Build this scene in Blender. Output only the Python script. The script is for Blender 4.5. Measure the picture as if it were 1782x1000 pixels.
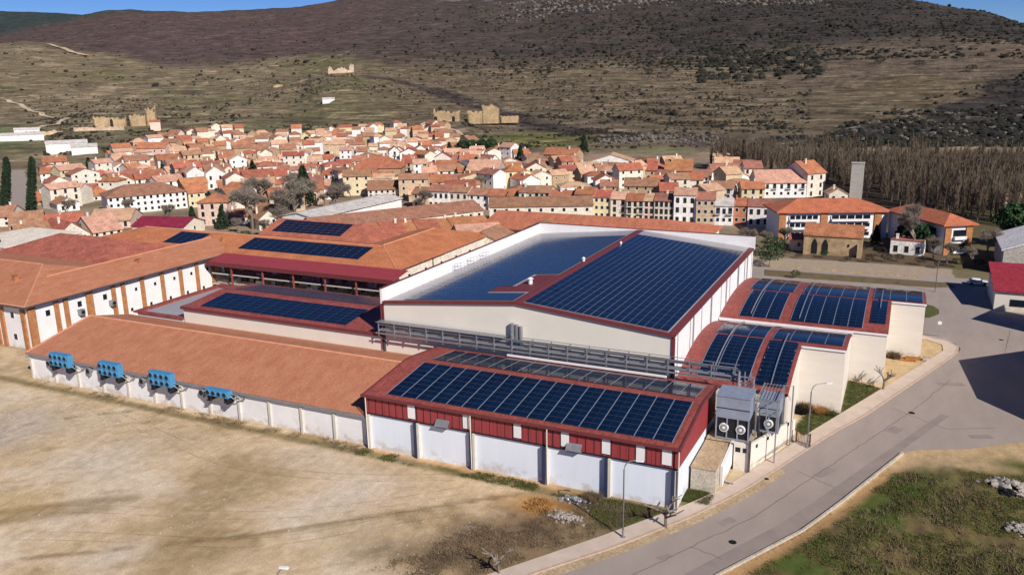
import bpy, bmesh, math, random
import numpy as np
from mathutils import Vector, Matrix
random.seed(11)
for o in list(bpy.data.objects): bpy.data.objects.remove(o)
S = bpy.context.scene
COL = S.collection
# ---------------------------------------------------------------- camera
CAMH = 48.0
FPX, YAW, PITCH, ROLL = 1452.155, -0.444497, 0.248830, -0.017679
cam = bpy.data.cameras.new('camera'); camo = bpy.data.objects.new('camera', cam); COL.objects.link(camo)
cam.sensor_width = 36.0; cam.lens = FPX/1782*36.0; cam.clip_start = 1.0; cam.clip_end = 20000.0
fw = Vector((math.sin(YAW)*math.cos(PITCH), math.cos(YAW)*math.cos(PITCH), -math.sin(PITCH)))
rt = Vector((math.cos(YAW), -math.sin(YAW), 0)); up = rt.cross(fw)
r2 = math.cos(ROLL)*rt + math.sin(ROLL)*up; u2 = -math.sin(ROLL)*rt + math.cos(ROLL)*up
camo.matrix_world = Matrix(((r2.x, u2.x, -fw.x, 0), (r2.y, u2.y, -fw.y, 0), (r2.z, u2.z, -fw.z, CAMH), (0, 0, 0, 1)))
S.camera = camo
# ---------------------------------------------------------------- sky, sun, exposure
SUN_EL = math.radians(35); SUN_AZ = math.atan2(.84, -.54)
w = bpy.data.worlds.new('World'); S.world = w; w.use_nodes = True
nt = w.node_tree; bg = nt.nodes['Background']
sky = nt.nodes.new('ShaderNodeTexSky'); sky.sky_type = 'NISHITA'; sky.sun_disc = False
sky.sun_elevation = SUN_EL; sky.sun_rotation = SUN_AZ; sky.altitude = 2500; sky.air_density = .8; sky.dust_density = 0.0; sky.ozone_density = 6.0
hsv = nt.nodes.new('ShaderNodeHueSaturation'); hsv.inputs['Saturation'].default_value = 1.15; hsv.inputs['Hue'].default_value = .512; nt.links.new(sky.outputs[0], hsv.inputs['Color']); nt.links.new(hsv.outputs[0], bg.inputs[0]); bg.inputs[1].default_value = 0.07
sl = bpy.data.lights.new('sun', 'SUN'); sl.energy = 4.6; sl.angle = math.radians(.5); sl.color = (1.0, .93, .84)
so = bpy.data.objects.new('sun', sl); COL.objects.link(so)
sd = Vector((math.cos(SUN_EL)*math.sin(SUN_AZ), math.cos(SUN_EL)*math.cos(SUN_AZ), math.sin(SUN_EL)))
so.rotation_euler = sd.to_track_quat('Z', 'Y').to_euler(); so.location = (60, -40, 200)
S.view_settings.view_transform = 'Standard'; S.view_settings.look = 'None'; S.view_settings.exposure = 0.22; S.view_settings.gamma = 1.0
try: S.cycles.max_bounces = 5; S.cycles.diffuse_bounces = 2; S.cycles.glossy_bounces = 3
except Exception: pass
# ---------------------------------------------------------------- helpers
def lin(r, g, b):
    f = lambda c: (c/255/12.92) if c/255 <= .04045 else ((c/255+.055)/1.055)**2.4
    return (f(r), f(g), f(b))
def mat(name, rgb, rough=.85, var=.12, scale=1.0, bump=0.0, spec=.3, metal=0.0, rgb2=None, stretch=(1, 1, 1), fine=None, objvar=0.0, emit=None, splash=False):
    m = bpy.data.materials.new(name); m.use_nodes = True; t = m.node_tree; n = t.nodes; L = t.links
    b = n['Principled BSDF']; b.inputs['Roughness'].default_value = rough; b.inputs['Metallic'].default_value = metal
    b.inputs['Specular IOR Level'].default_value = spec
    g = n.new('ShaderNodeNewGeometry'); mp = n.new('ShaderNodeMapping'); mp.inputs['Scale'].default_value = stretch
    L.new(g.outputs['Position'], mp.inputs['Vector'])
    no = n.new('ShaderNodeTexNoise'); no.inputs['Scale'].default_value = scale; no.inputs['Detail'].default_value = 6; no.inputs['Roughness'].default_value = .65
    L.new(mp.outputs[0], no.inputs['Vector'])
    c1 = lin(*rgb); c2 = lin(*rgb2) if rgb2 else tuple(x*(1-var*2) for x in c1)
    if rgb2 is None: c1 = tuple(min(.95, x*(1+var)) for x in c1)
    cr = n.new('ShaderNodeValToRGB'); cr.color_ramp.elements[0].position = .32; cr.color_ramp.elements[1].position = .68
    cr.color_ramp.elements[0].color = (*c2, 1); cr.color_ramp.elements[1].color = (*c1, 1)
    L.new(no.outputs['Fac'], cr.inputs[0]); out = cr.outputs[0]
    if fine:
        n2 = n.new('ShaderNodeTexNoise'); n2.inputs['Scale'].default_value = fine; n2.inputs['Detail'].default_value = 3
        L.new(g.outputs['Position'], n2.inputs['Vector'])
        mr = n.new('ShaderNodeMapRange'); mr.inputs['From Min'].default_value = .3; mr.inputs['From Max'].default_value = .7
        mr.inputs['To Min'].default_value = .72; mr.inputs['To Max'].default_value = 1.22
        L.new(n2.outputs['Fac'], mr.inputs[0])
        mx = n.new('ShaderNodeMix'); mx.data_type = 'RGBA'; mx.blend_type = 'MULTIPLY'; mx.inputs[0].default_value = 1
        L.new(out, mx.inputs[6]); L.new(mr.outputs[0], mx.inputs[7]); out = mx.outputs[2]
    if objvar:
        oi = n.new('ShaderNodeObjectInfo'); hs = n.new('ShaderNodeHueSaturation')
        a1 = n.new('ShaderNodeMapRange'); a1.inputs['To Min'].default_value = .5-objvar*.10; a1.inputs['To Max'].default_value = .5+objvar*.10
        a2 = n.new('ShaderNodeMapRange'); a2.inputs['To Min'].default_value = 1-objvar; a2.inputs['To Max'].default_value = 1+objvar
        mu = n.new('ShaderNodeMath'); mu.operation = 'MULTIPLY'; mu.inputs[1].default_value = 7.31
        fr = n.new('ShaderNodeMath'); fr.operation = 'FRACT'
        L.new(oi.outputs['Random'], a1.inputs[0]); L.new(oi.outputs['Random'], mu.inputs[0]); L.new(mu.outputs[0], fr.inputs[0]); L.new(fr.outputs[0], a2.inputs[0])
        L.new(a1.outputs[0], hs.inputs['Hue']); L.new(a2.outputs[0], hs.inputs['Value']); L.new(out, hs.inputs['Color']); out = hs.outputs[0]
    if splash:
        sx = n.new('ShaderNodeSeparateXYZ'); L.new(g.outputs['Position'], sx.inputs[0]); n3 = n.new('ShaderNodeTexNoise'); n3.inputs['Scale'].default_value = .9; n3.inputs['Detail'].default_value = 5; L.new(g.outputs['Position'], n3.inputs['Vector'])
        m1_ = n.new('ShaderNodeMapRange'); m1_.inputs['From Min'].default_value = .25; m1_.inputs['From Max'].default_value = .75; m1_.inputs['To Min'].default_value = -.5; m1_.inputs['To Max'].default_value = 2.2; L.new(n3.outputs['Fac'], m1_.inputs[0])
        sb = n.new('ShaderNodeMath'); sb.operation = 'SUBTRACT'; L.new(m1_.outputs[0], sb.inputs[0]); L.new(sx.outputs['Z'], sb.inputs[1])
        m2_ = n.new('ShaderNodeMapRange'); m2_.inputs['From Min'].default_value = 0; m2_.inputs['From Max'].default_value = 1.1; m2_.inputs['To Max'].default_value = .5; L.new(sb.outputs[0], m2_.inputs[0])
        mz = n.new('ShaderNodeMix'); mz.data_type = 'RGBA'; mz.inputs[7].default_value = (*lin(176, 154, 124), 1); L.new(m2_.outputs[0], mz.inputs[0]); L.new(out, mz.inputs[6]); out = mz.outputs[2]
    L.new(out, b.inputs['Base Color'])
    if bump:
        bp = n.new('ShaderNodeBump'); bp.inputs['Strength'].default_value = bump; bp.inputs['Distance'].default_value = .1
        L.new(no.outputs['Fac'], bp.inputs['Height']); L.new(bp.outputs[0], b.inputs['Normal'])
    return m
class MB:
    def __init__(s): s.v = []; s.f = []; s.m = []
    def face(s, pts, m=0):
        i = len(s.v); s.v += [tuple(p) for p in pts]; s.f.append(tuple(range(i, i+len(pts)))); s.m.append(m)
    def box(s, x0, x1, y0, y1, z0, z1, m=0):
        i = len(s.v); s.v += [(x, y, z) for z in (z0, z1) for x, y in ((x0, y0), (x1, y0), (x1, y1), (x0, y1))]
        for q in ((3, 2, 1, 0), (4, 5, 6, 7), (0, 1, 5, 4), (1, 2, 6, 5), (2, 3, 7, 6), (3, 0, 4, 7)):
            s.f.append(tuple(i+k for k in q)); s.m.append(m)
    def slab(s, pts, th, m=0, me=None):      # polygon pts = top face, extruded down by th
        n = len(pts); i = len(s.v); s.v += [tuple(p) for p in pts] + [(p[0], p[1], p[2]-th) for p in pts]
        s.f.append(tuple(range(i, i+n))); s.m.append(m); s.f.append(tuple(range(i+2*n-1, i+n-1, -1))); s.m.append(m if me is None else me)
        for k in range(n):
            j = (k+1) % n; s.f.append((i+k, i+n+k, i+n+j, i+j)); s.m.append(m if me is None else me)
    def prism(s, xy, z0, z1, m=0, mt=None):
        s.slab([(x, y, z1) for x, y in xy], z1-z0, m if mt is None else mt, m)
    def tube(s, pts, r, n=6, m=0, r1=None):
        rings = []; K = len(pts); r1 = r if r1 is None else r1
        for k, p in enumerate(pts):
            p = Vector(p); d = (Vector(pts[min(k+1, K-1)])-Vector(pts[max(k-1, 0)]))
            if d.length < 1e-6: d = Vector((0, 0, 1))
            d.normalize(); a = d.orthogonal().normalized()
            if abs(d.z) < .98: a = d.cross(Vector((0, 0, 1))).normalized()
            b = d.cross(a); rr = r+(r1-r)*k/max(1, K-1); i = len(s.v)
            s.v += [tuple(p+a*math.cos(2*math.pi*q/n)*rr+b*math.sin(2*math.pi*q/n)*rr) for q in range(n)]; rings.append(i)
        for k in range(K-1):
            for q in range(n):
                s.f.append((rings[k]+q, rings[k]+(q+1) % n, rings[k+1]+(q+1) % n, rings[k+1]+q)); s.m.append(m)
        s.f.append(tuple(rings[0]+q for q in range(n))[::-1]); s.m.append(m); s.f.append(tuple(rings[-1]+q for q in range(n))); s.m.append(m)
    def xf(s, ox, oy, oz, ang):
        c, q = math.cos(ang), math.sin(ang)
        s.v = [(ox+x*c-y*q, oy+x*q+y*c, oz+z) for x, y, z in s.v]; return s
    def mesh(s, name, mats):
        me = bpy.data.meshes.new(name); me.from_pydata(s.v, [], s.f)
        for m in (mats if isinstance(mats, (list, tuple)) else [mats]): me.materials.append(m)
        if any(s.m): me.polygons.foreach_set('material_index', s.m)
        me.update(); return me
    def build(s, name, mats, parent=None, smooth=False):
        o = bpy.data.objects.new(name, s.mesh(name, mats)); COL.objects.link(o)
        if smooth: o.data.polygons.foreach_set('use_smooth', [True]*len(o.data.polygons))
        if parent is not None:
            o.parent = parent; o.location = -WLOC(parent)
        return o
def WLOC(o):
    v = Vector((0, 0, 0))
    while o is not None: v += o.location; o = o.parent
    return v
def tag(o, label=None, cat=None, group=None, kind=None):
    if label: o['label'] = label
    if cat: o['category'] = cat
    if group: o['group'] = group
    if kind: o['kind'] = kind
    return o
def empty(name, loc, label, cat, group=None):
    o = bpy.data.objects.new(name, None); o.empty_display_size = .5; o.location = loc; COL.objects.link(o); return tag(o, label, cat, group)
def inst(me, name, parent, M4):                 # shared-mesh part placed at world matrix M4
    o = bpy.data.objects.new(name, me); COL.objects.link(o)
    if parent is not None:
        o.parent = parent; M4 = Matrix.Translation(-WLOC(parent)) @ M4
    o.matrix_basis = M4; return o
def npmesh(name, v, f, mats, mi=None, smooth=False, col=None):
    me = bpy.data.meshes.new(name); v = np.asarray(v, np.float32); f = np.asarray(f, np.int32); k = f.shape[1]
    me.vertices.add(len(v)); me.vertices.foreach_set('co', v.ravel())
    me.loops.add(f.size); me.loops.foreach_set('vertex_index', f.ravel())
    me.polygons.add(len(f)); me.polygons.foreach_set('loop_start', np.arange(0, f.size, k, dtype=np.int32)); me.polygons.foreach_set('loop_total', np.full(len(f), k, np.int32))
    for m in mats: me.materials.append(m)
    if mi is not None: me.polygons.foreach_set('material_index', np.asarray(mi, np.int32))
    me.polygons.foreach_set('use_smooth', np.full(len(f), bool(smooth)))
    me.update(calc_edges=True)
    if col is not None:
        a = me.color_attributes.new('tone', 'FLOAT_COLOR', 'POINT'); a.data.foreach_set('color', np.concatenate([col, np.ones((len(v), 1))], 1).astype(np.float32).ravel())
    o = bpy.data.objects.new(name, me); COL.objects.link(o); return o
# ---------------------------------------------------------------- materials
M = {}
M['white'] = mat('white_render', (232, 230, 230), .8, .04, .5, splash=True)
M['panelwhite'] = mat('white_precast', (225, 232, 242), .6, .03, .7, stretch=(1, 1, .15), splash=True)
M['cream'] = mat('cream_cladding', (222, 214, 202), .6, .03, .3, stretch=(1, 1, 6), splash=True)
M['hallwall'] = mat('grey_cream_panel', (226, 220, 208), .55, .025, .2)
M['redmetal'] = mat('red_sheet_metal', (152, 62, 66), .5, .05, .5, spec=.4)
M['redroof'] = mat('red_roof_sheet', (148, 78, 70), .6, .12, .4, spec=.3, fine=2)
M['redtrim'] = mat('red_trim', (116, 56, 58), .6, .08, 1, spec=.3)
M['tilebig'] = mat('brown_tile_roof', (188, 130, 100), .9, .10, .5, bump=.25, fine=6, rgb2=(172, 110, 80), stretch=(1.4, .7, 1))
M['tileedge'] = mat('tile_edge_mortar', (214, 152, 120), .9, .08, 1)
M['brick'] = mat('orange_brick', (176, 122, 82), .9, .15, 1.2, fine=8)
M['dark'] = mat('dark_opening', (34, 34, 38), .6, .1, 1)
M['glass'] = mat('window_glass', (28, 34, 42), .12, .1, 1, spec=.6)
M['greymetal'] = mat('galvanised_metal', (150, 152, 156), .45, .10, 1.5, metal=.4)
M['darkpipe'] = mat('dark_pipework', (92, 94, 100), .5, .15, 2, metal=.4)
M['steel'] = mat('bright_steel', (190, 192, 196), .3, .08, 2, metal=.7)
M['sheetgrey'] = mat('grey_roof_membrane', (165, 162, 164), .4, .06, .3, spec=.5)
M['navy'] = mat('navy_steel_column', (50, 58, 84), .5, .06, 1)
M['pilaster'] = mat('concrete_pilaster', (206, 200, 190), .8, .06, 1)
M['bluegrey'] = mat('blue_grey_steel', (150, 160, 178), .45, .08, 1, metal=.2)
M['blue'] = mat('blue_enamel', (74, 142, 186), .45, .08, 2, spec=.5)
M['fan'] = mat('white_plastic', (226, 228, 230), .5, .03, 2)
M['rubber'] = mat('black_rubber', (24, 24, 26), .7, .1, 2)
M['concrete'] = mat('concrete', (186, 176, 160), .9, .10, .6, fine=4)
M['ramp'] = mat('sandy_concrete', (182, 160, 128), .9, .12, .5, fine=3)
M['wood'] = mat('orange_wood', (176, 118, 68), .8, .15, 2)
M['rust'] = mat('rusty_iron', (110, 74, 60), .8, .2, 3)
M['bark'] = mat('grey_bark', (120, 108, 98), .9, .15, 2)
M['bark2'] = mat('brown_twigs', (122, 104, 90), .95, .3, .12, rgb2=(84, 72, 64), objvar=.3)
M['twig'] = mat('grey_twigs', (134, 124, 112), .95, .2, .4, objvar=.15)
M['conifer'] = mat('dark_conifer', (44, 60, 40), .9, .25, .6, objvar=.2)
M['pine'] = mat('green_pine', (52, 78, 46), .9, .25, .6, objvar=.2)
M['shrub'] = mat('shrub_dark', (46, 46, 38), .95, .3, .1, objvar=.15)
M['drybush'] = mat('dry_orange_bush', (178, 132, 78), .95, .2, 1.0)
M['scrub'] = mat('dry_scrub', (128, 110, 86), .95, .25, .6, rgb2=(92, 78, 62))
M['grass'] = mat('grass_blades', (84, 104, 46), .95, .3, .9, rgb2=(92, 78, 54))
M['grass2'] = mat('green_grass', (90, 100, 52), .95, .3, 1.2, rgb2=(78, 74, 42))
M['rock'] = mat('pale_rock', (160, 152, 144), .9, .12, 1.5)
M['stone'] = mat('ruin_stone', (178, 154, 120), .95, .16, .12, fine=.8)
M['metalroof'] = mat('pale_metal_roof', (196, 206, 214), .45, .05, .3, spec=.5)
M['slab'] = mat('grey_tower_concrete', (176, 172, 164), .9, .06, .5)
WALLC = dict(w=(236, 232, 228), c=(226, 216, 200), y=(218, 204, 166), s=(176, 152, 122), k=(222, 194, 178), b=(204, 180, 150), m=(206, 220, 208), g=(178, 172, 164), r=(190, 128, 98))
ROOFC = dict(o=(184, 118, 88), b=(164, 118, 96), r=(168, 102, 82), p=(206, 164, 136), g=(104, 104, 110), w=(214, 206, 200), m=(150, 44, 60))
WM = {k: mat('wall_'+n, WALLC[k], .9, .07, .3, fine=2.2, objvar=.07) for k, n in zip('wcyskbmgr', ('white_plaster', 'cream_plaster', 'yellow_plaster', 'rubble_stone', 'pink_plaster', 'beige_plaster', 'mint_plaster', 'grey_plaster', 'red_brick'))}
RM = {k: mat('roof_'+n, ROOFC[k], .9, .16, .45, fine=2.4, objvar=.16) for k, n in zip('obrpgwm', ('orange_tile', 'brown_tile', 'red_tile', 'pink_tile', 'slate', 'pale', 'plum_metal'))}
# solar glass: dark cells with faint grid
def solar_mat():
    m = bpy.data.materials.new('solar_cells'); m.use_nodes = True; t = m.node_tree; n = t.nodes; L = t.links; b = n['Principled BSDF']
    b.inputs['Roughness'].default_value = .13; b.inputs['Specular IOR Level'].default_value = .42
    oi = n.new('ShaderNodeNewGeometry'); cr = n.new('ShaderNodeValToRGB')
    cr.color_ramp.elements[0].color = (.002, .008, .026, 1); cr.color_ramp.elements[1].color = (.004, .014, .042, 1)
    L.new(oi.outputs['Random Per Island'], cr.inputs[0]); L.new(cr.outputs[0], b.inputs['Base Color']); return m
M['solar'] = solar_mat()
M['frame'] = mat('aluminium_frame', (72, 80, 98), .45, .05, 2, metal=.2)
M['rail'] = mat('mounting_rail', (150, 160, 178), .5, .05, 2, metal=.2)
# ---------- terrain: elevation table over bearing (deg) and distance (m), smoothed, with relief ----------
TAZ = [-66.57, -56.51, -54.47, -52.04, -49.51, -46.18, -42.0, -39.1, -36.87, -34.61, -30.39, -24.94, -19.12, -13.41, -6.18, -1.78, 1.11, 3.56, 5.96, 14.19]
TD = [150, 220, 300, 350, 400, 450, 500, 550, 600, 700, 850, 1000, 1150, 1300, 1500, 1800, 2200, 2700, 3400, 4500, 6000, 8000]
TZ = [[0.0, 0.0, 0.0, 0.0, 0.0, 0.0, 0.0, 8.0, 8.1, 9.0, 9.2, 9.3, 11.8, 15.2, 27.2, 46.9, 93.0, 134.7, 144.0, 244.8, 408.7, 413.3], [0.0, 0.0, 0.0, 0.0, 0.0, 0.0, 0.0, 0.8, 1.0, 2.4, 1.9, 2.3, 4.1, 7.0, 20.1, 44.7, 95.2, 147.5, 158.4, 273.0, 462.0, 430.5], [0.0, 0.0, 0.0, 0.0, 0.0, 0.0, 0.0, 0.1, 0.3, 1.8, 1.8, 1.8, 4.1, 7.5, 20.2, 48.5, 99.6, 159.7, 200.1, 301.8, 479.2, 432.5], [0.0, 0.0, 0.0, 0.0, 0.0, 0.0, 0.0, 0.0, 0.7, 4.3, 4.1, 5.2, 7.9, 11.6, 23.6, 52.2, 96.4, 139.9, 221.9, 326.5, 453.2, 388.8], [0.0, 0.0, 0.0, 0.0, 0.0, 0.0, 0.0, 0.0, 0.2, 4.5, 4.0, 5.9, 9.6, 14.4, 25.4, 50.8, 87.8, 150.6, 252.0, 380.1, 435.7, 342.5], [0.0, 0.0, 0.0, 0.0, 0.0, 0.0, 0.0, 0.0, 0.0, 3.6, 3.6, 5.0, 9.2, 14.6, 26.0, 49.0, 86.4, 154.9, 263.1, 375.0, 410.0, 340.9], [0.0, 0.0, 0.0, 0.0, 0.0, 0.0, 0.0, 0.0, 0.0, 2.0, 3.5, 7.7, 14.4, 22.6, 37.5, 60.0, 95.2, 170.4, 274.0, 387.7, 410.7, 337.4], [0.0, 0.0, 0.0, 0.0, 0.0, 0.0, 0.0, 0.0, 0.0, 1.1, 3.2, 10.1, 20.9, 33.5, 45.5, 67.6, 104.9, 181.2, 290.5, 401.8, 446.8, 334.2], [0.0, 0.0, 0.0, 0.0, 0.0, 0.0, 0.0, 0.0, 0.0, 0.7, 3.3, 18.8, 43.8, 58.9, 61.6, 80.2, 119.0, 197.2, 329.7, 407.1, 482.9, 331.2], [0.0, 0.0, 0.0, 0.0, 0.0, 0.0, 0.0, 0.0, 0.0, 0.3, 4.7, 19.2, 37.1, 50.7, 62.5, 83.7, 131.8, 218.2, 352.2, 439.7, 555.5, 428.0], [0.0, 0.0, 0.0, 0.0, 0.0, 0.0, 0.9, 1.2, 2.0, 4.6, 6.6, 14.4, 22.1, 33.9, 56.0, 88.7, 147.9, 238.2, 375.7, 470.7, 552.5, 521.8], [0.0, 0.0, 0.0, 0.0, 0.0, 0.0, 2.6, 2.3, 2.4, 1.9, 1.1, 5.4, 17.1, 31.8, 56.5, 95.2, 161.4, 254.8, 396.6, 490.1, 544.9, 510.9], [0.0, 0.0, 0.0, 0.0, 0.0, 1.7, 1.3, 0.5, 0.0, 0.0, 2.7, 13.1, 24.3, 39.7, 63.5, 105.6, 176.4, 279.2, 426.3, 521.4, 532.1, 494.9], [0.0, 0.0, 0.0, 0.0, 2.0, 1.1, 1.9, 1.0, 0.6, 0.9, 6.3, 17.1, 28.6, 42.6, 64.6, 108.4, 181.7, 287.7, 435.7, 507.2, 515.2, 475.0], [0.0, 0.0, 0.0, 0.0, 3.2, 1.7, 2.3, 1.1, 0.1, 0.1, 4.3, 18.4, 28.2, 41.6, 64.4, 109.1, 180.5, 258.5, 356.9, 377.6, 380.8, 348.3], [0.0, 0.0, 0.0, 0.0, 2.5, 1.9, 1.8, 1.4, 1.4, 2.2, 9.0, 19.1, 29.9, 41.6, 65.5, 109.1, 176.4, 242.9, 266.0, 284.6, 293.8, 282.3], [0.0, 0.0, 0.0, 0.0, 3.2, 2.5, 2.4, 2.3, 2.6, 3.5, 10.1, 20.0, 30.6, 42.0, 65.4, 106.1, 156.6, 208.8, 231.3, 249.8, 248.7, 223.9], [0.0, 0.0, 0.0, 0.0, 3.9, 3.2, 3.0, 2.9, 3.2, 3.9, 10.3, 19.8, 30.1, 42.6, 67.2, 105.5, 147.7, 185.4, 194.6, 216.9, 239.7, 213.8], [0.0, 0.0, 0.0, 0.0, 4.6, 3.9, 3.6, 3.5, 3.7, 4.4, 10.5, 19.6, 29.6, 43.1, 68.9, 98.8, 130.5, 130.1, 140.2, 184.9, 230.5, 203.5], [0.0, 0.0, 0.0, 0.0, 7.7, 6.9, 6.5, 5.6, 5.1, 4.4, 6.9, 12.4, 18.7, 28.1, 46.2, 69.3, 86.1, 88.0, 98.4, 137.1, 166.8, 166.5]]
def vnoise(x, y, seed=0):
    xi = np.floor(x).astype(np.int64); yi = np.floor(y).astype(np.int64)
    fx = x - xi; fy = y - yi
    fx = fx*fx*(3-2*fx); fy = fy*fy*(3-2*fy)
    def h(a, b):
        n = (a*374761393 + b*668265263 + seed*974634777) & 0x7fffffff
        n = ((n ^ (n >> 13))*1274126177) & 0x7fffffff
        return ((n ^ (n >> 16)) & 0xffff)/65535.0
    return (h(xi, yi)*(1-fx)+h(xi+1, yi)*fx)*(1-fy) + (h(xi, yi+1)*(1-fx)+h(xi+1, yi+1)*fx)*fy
def fbm(x, y, seed=0, o=4):
    s = 0; a = .5
    for i in range(o):
        s = s + a*(vnoise(x*2**i, y*2**i, seed+i)-.5); a *= .55
    return s
_A = np.array(TAZ); _L = np.log(np.array(TD, float)); _Z = np.array(TZ)
def _bil(az, l):
    az = np.clip(az, _A[0], _A[-1]); l = np.clip(l, _L[0], _L[-1])
    i = np.clip(np.searchsorted(_A, az)-1, 0, len(_A)-2); j = np.clip(np.searchsorted(_L, l)-1, 0, len(_L)-2)
    u = (az-_A[i])/(_A[i+1]-_A[i]); u = u*u*(3-2*u); v = (l-_L[j])/(_L[j+1]-_L[j])
    return (_Z[i, j]*(1-u)+_Z[i+1, j]*u)*(1-v) + (_Z[i, j+1]*(1-u)+_Z[i+1, j+1]*u)*v
def terrain_base(x, y):
    x = np.asarray(x, float); y = np.asarray(y, float)
    d = np.hypot(x, y)+1e-6; az = np.degrees(np.arctan2(x, y)); l = np.log(d)
    z = 0
    for da in (-.9, 0, .9):
        for dl in (-.05, -.02, .02, .05):
            z = z + _bil(az+da, l+dl)/12
    r = np.clip((d-420)/900, 0, 1)
    z = z + r*(fbm(x/260, y/260, 3)*16 + fbm(x/60, y/60, 9)*5)
    far = np.clip((d-1600)/1500, 0, 1)
    z = z + far*(fbm(x/700, y/500, 5)*46 + fbm(x/150, y/120, 15)*14)
    return z
def terrain_z(x, y):
    x = np.asarray(x, float); y = np.asarray(y, float); d = np.hypot(x, y); z = terrain_base(x, y)
    t = np.clip((d-560)/150, 0, 1)*np.clip((2300-d)/400, 0, 1)
    st = 4.6; q = z/st + 2.2*fbm(x/170, y/170, 21)
    fq = q-np.floor(q); s = np.clip((fq-.78)/.22, 0, 1)
    z = z + t*.8*st*(s - fq)
    g = np.clip((x - (-.0 + (y-74)*.44 - 11.5))/6, 0, 1)*np.clip((113-y)/7, 0, 1)*np.clip((y-20)/20, 0, 1)
    z = z + g*(.9+1.4*fbm(x/7, y/7, 31)+.5*fbm(x/1.3, y/1.3, 33))
    return np.where(d > 400, np.maximum(z, 0), z)
# ---------------------------------------------------------------- ground sheet
def seg_d(x, y, P):
    best = np.full(np.shape(x), 1e9)
    for (ax, ay), (bx, by) in zip(P[:-1], P[1:]):
        dx, dy = bx-ax, by-ay; t = np.clip(((x-ax)*dx+(y-ay)*dy)/(dx*dx+dy*dy), 0, 1)
        best = np.minimum(best, np.hypot(x-ax-t*dx, y-ay-t*dy))
    return best
def in_poly(x, y, P):
    c = np.zeros(np.shape(x), bool); n = len(P)
    for i in range(n):
        x1, y1 = P[i]; x2, y2 = P[i-1]
        if y1 == y2: continue
        c ^= ((y1 > y) != (y2 > y)) & (x < (x2-x1)*(y-y1)/(y2-y1)+x1)
    return c
KIN = [(-52, 40), (-33.3, 66.0), (-26.4, 75.8), (-19.5, 86.3), (-16.3, 92.3), (-8.6, 113.4), (-.7, 133.6), (8.2, 156.6), (8.9, 159.2), (8.0, 161.6), (5.6, 163.2), (2, 163.6)]
KOUT = [(-48, 40), (-30.6, 66.0), (-24.2, 74.5), (-18.2, 84.0), (-14.2, 92.0), (-11.2, 99.8), (-6.0, 113.5), (-2.3, 121.6), (4.6, 140.2), (10.6, 156.6), (11.2, 159.6), (10.6, 162.4), (8.3, 164.8), (5.4, 165.4), (2, 165.6)]
REDGE = [(-30, 42), (-22, 57), (-13.4, 74.1), (-6.8, 86.0), (-3.5, 94.3), (2.5, 110.4)]
ROCKR = [(-735, 1075), (-695, 1091), (-614, 1052), (-500, 941), (-426, 886), (-357, 797), (-260, 676), (-201, 593)]
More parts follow.
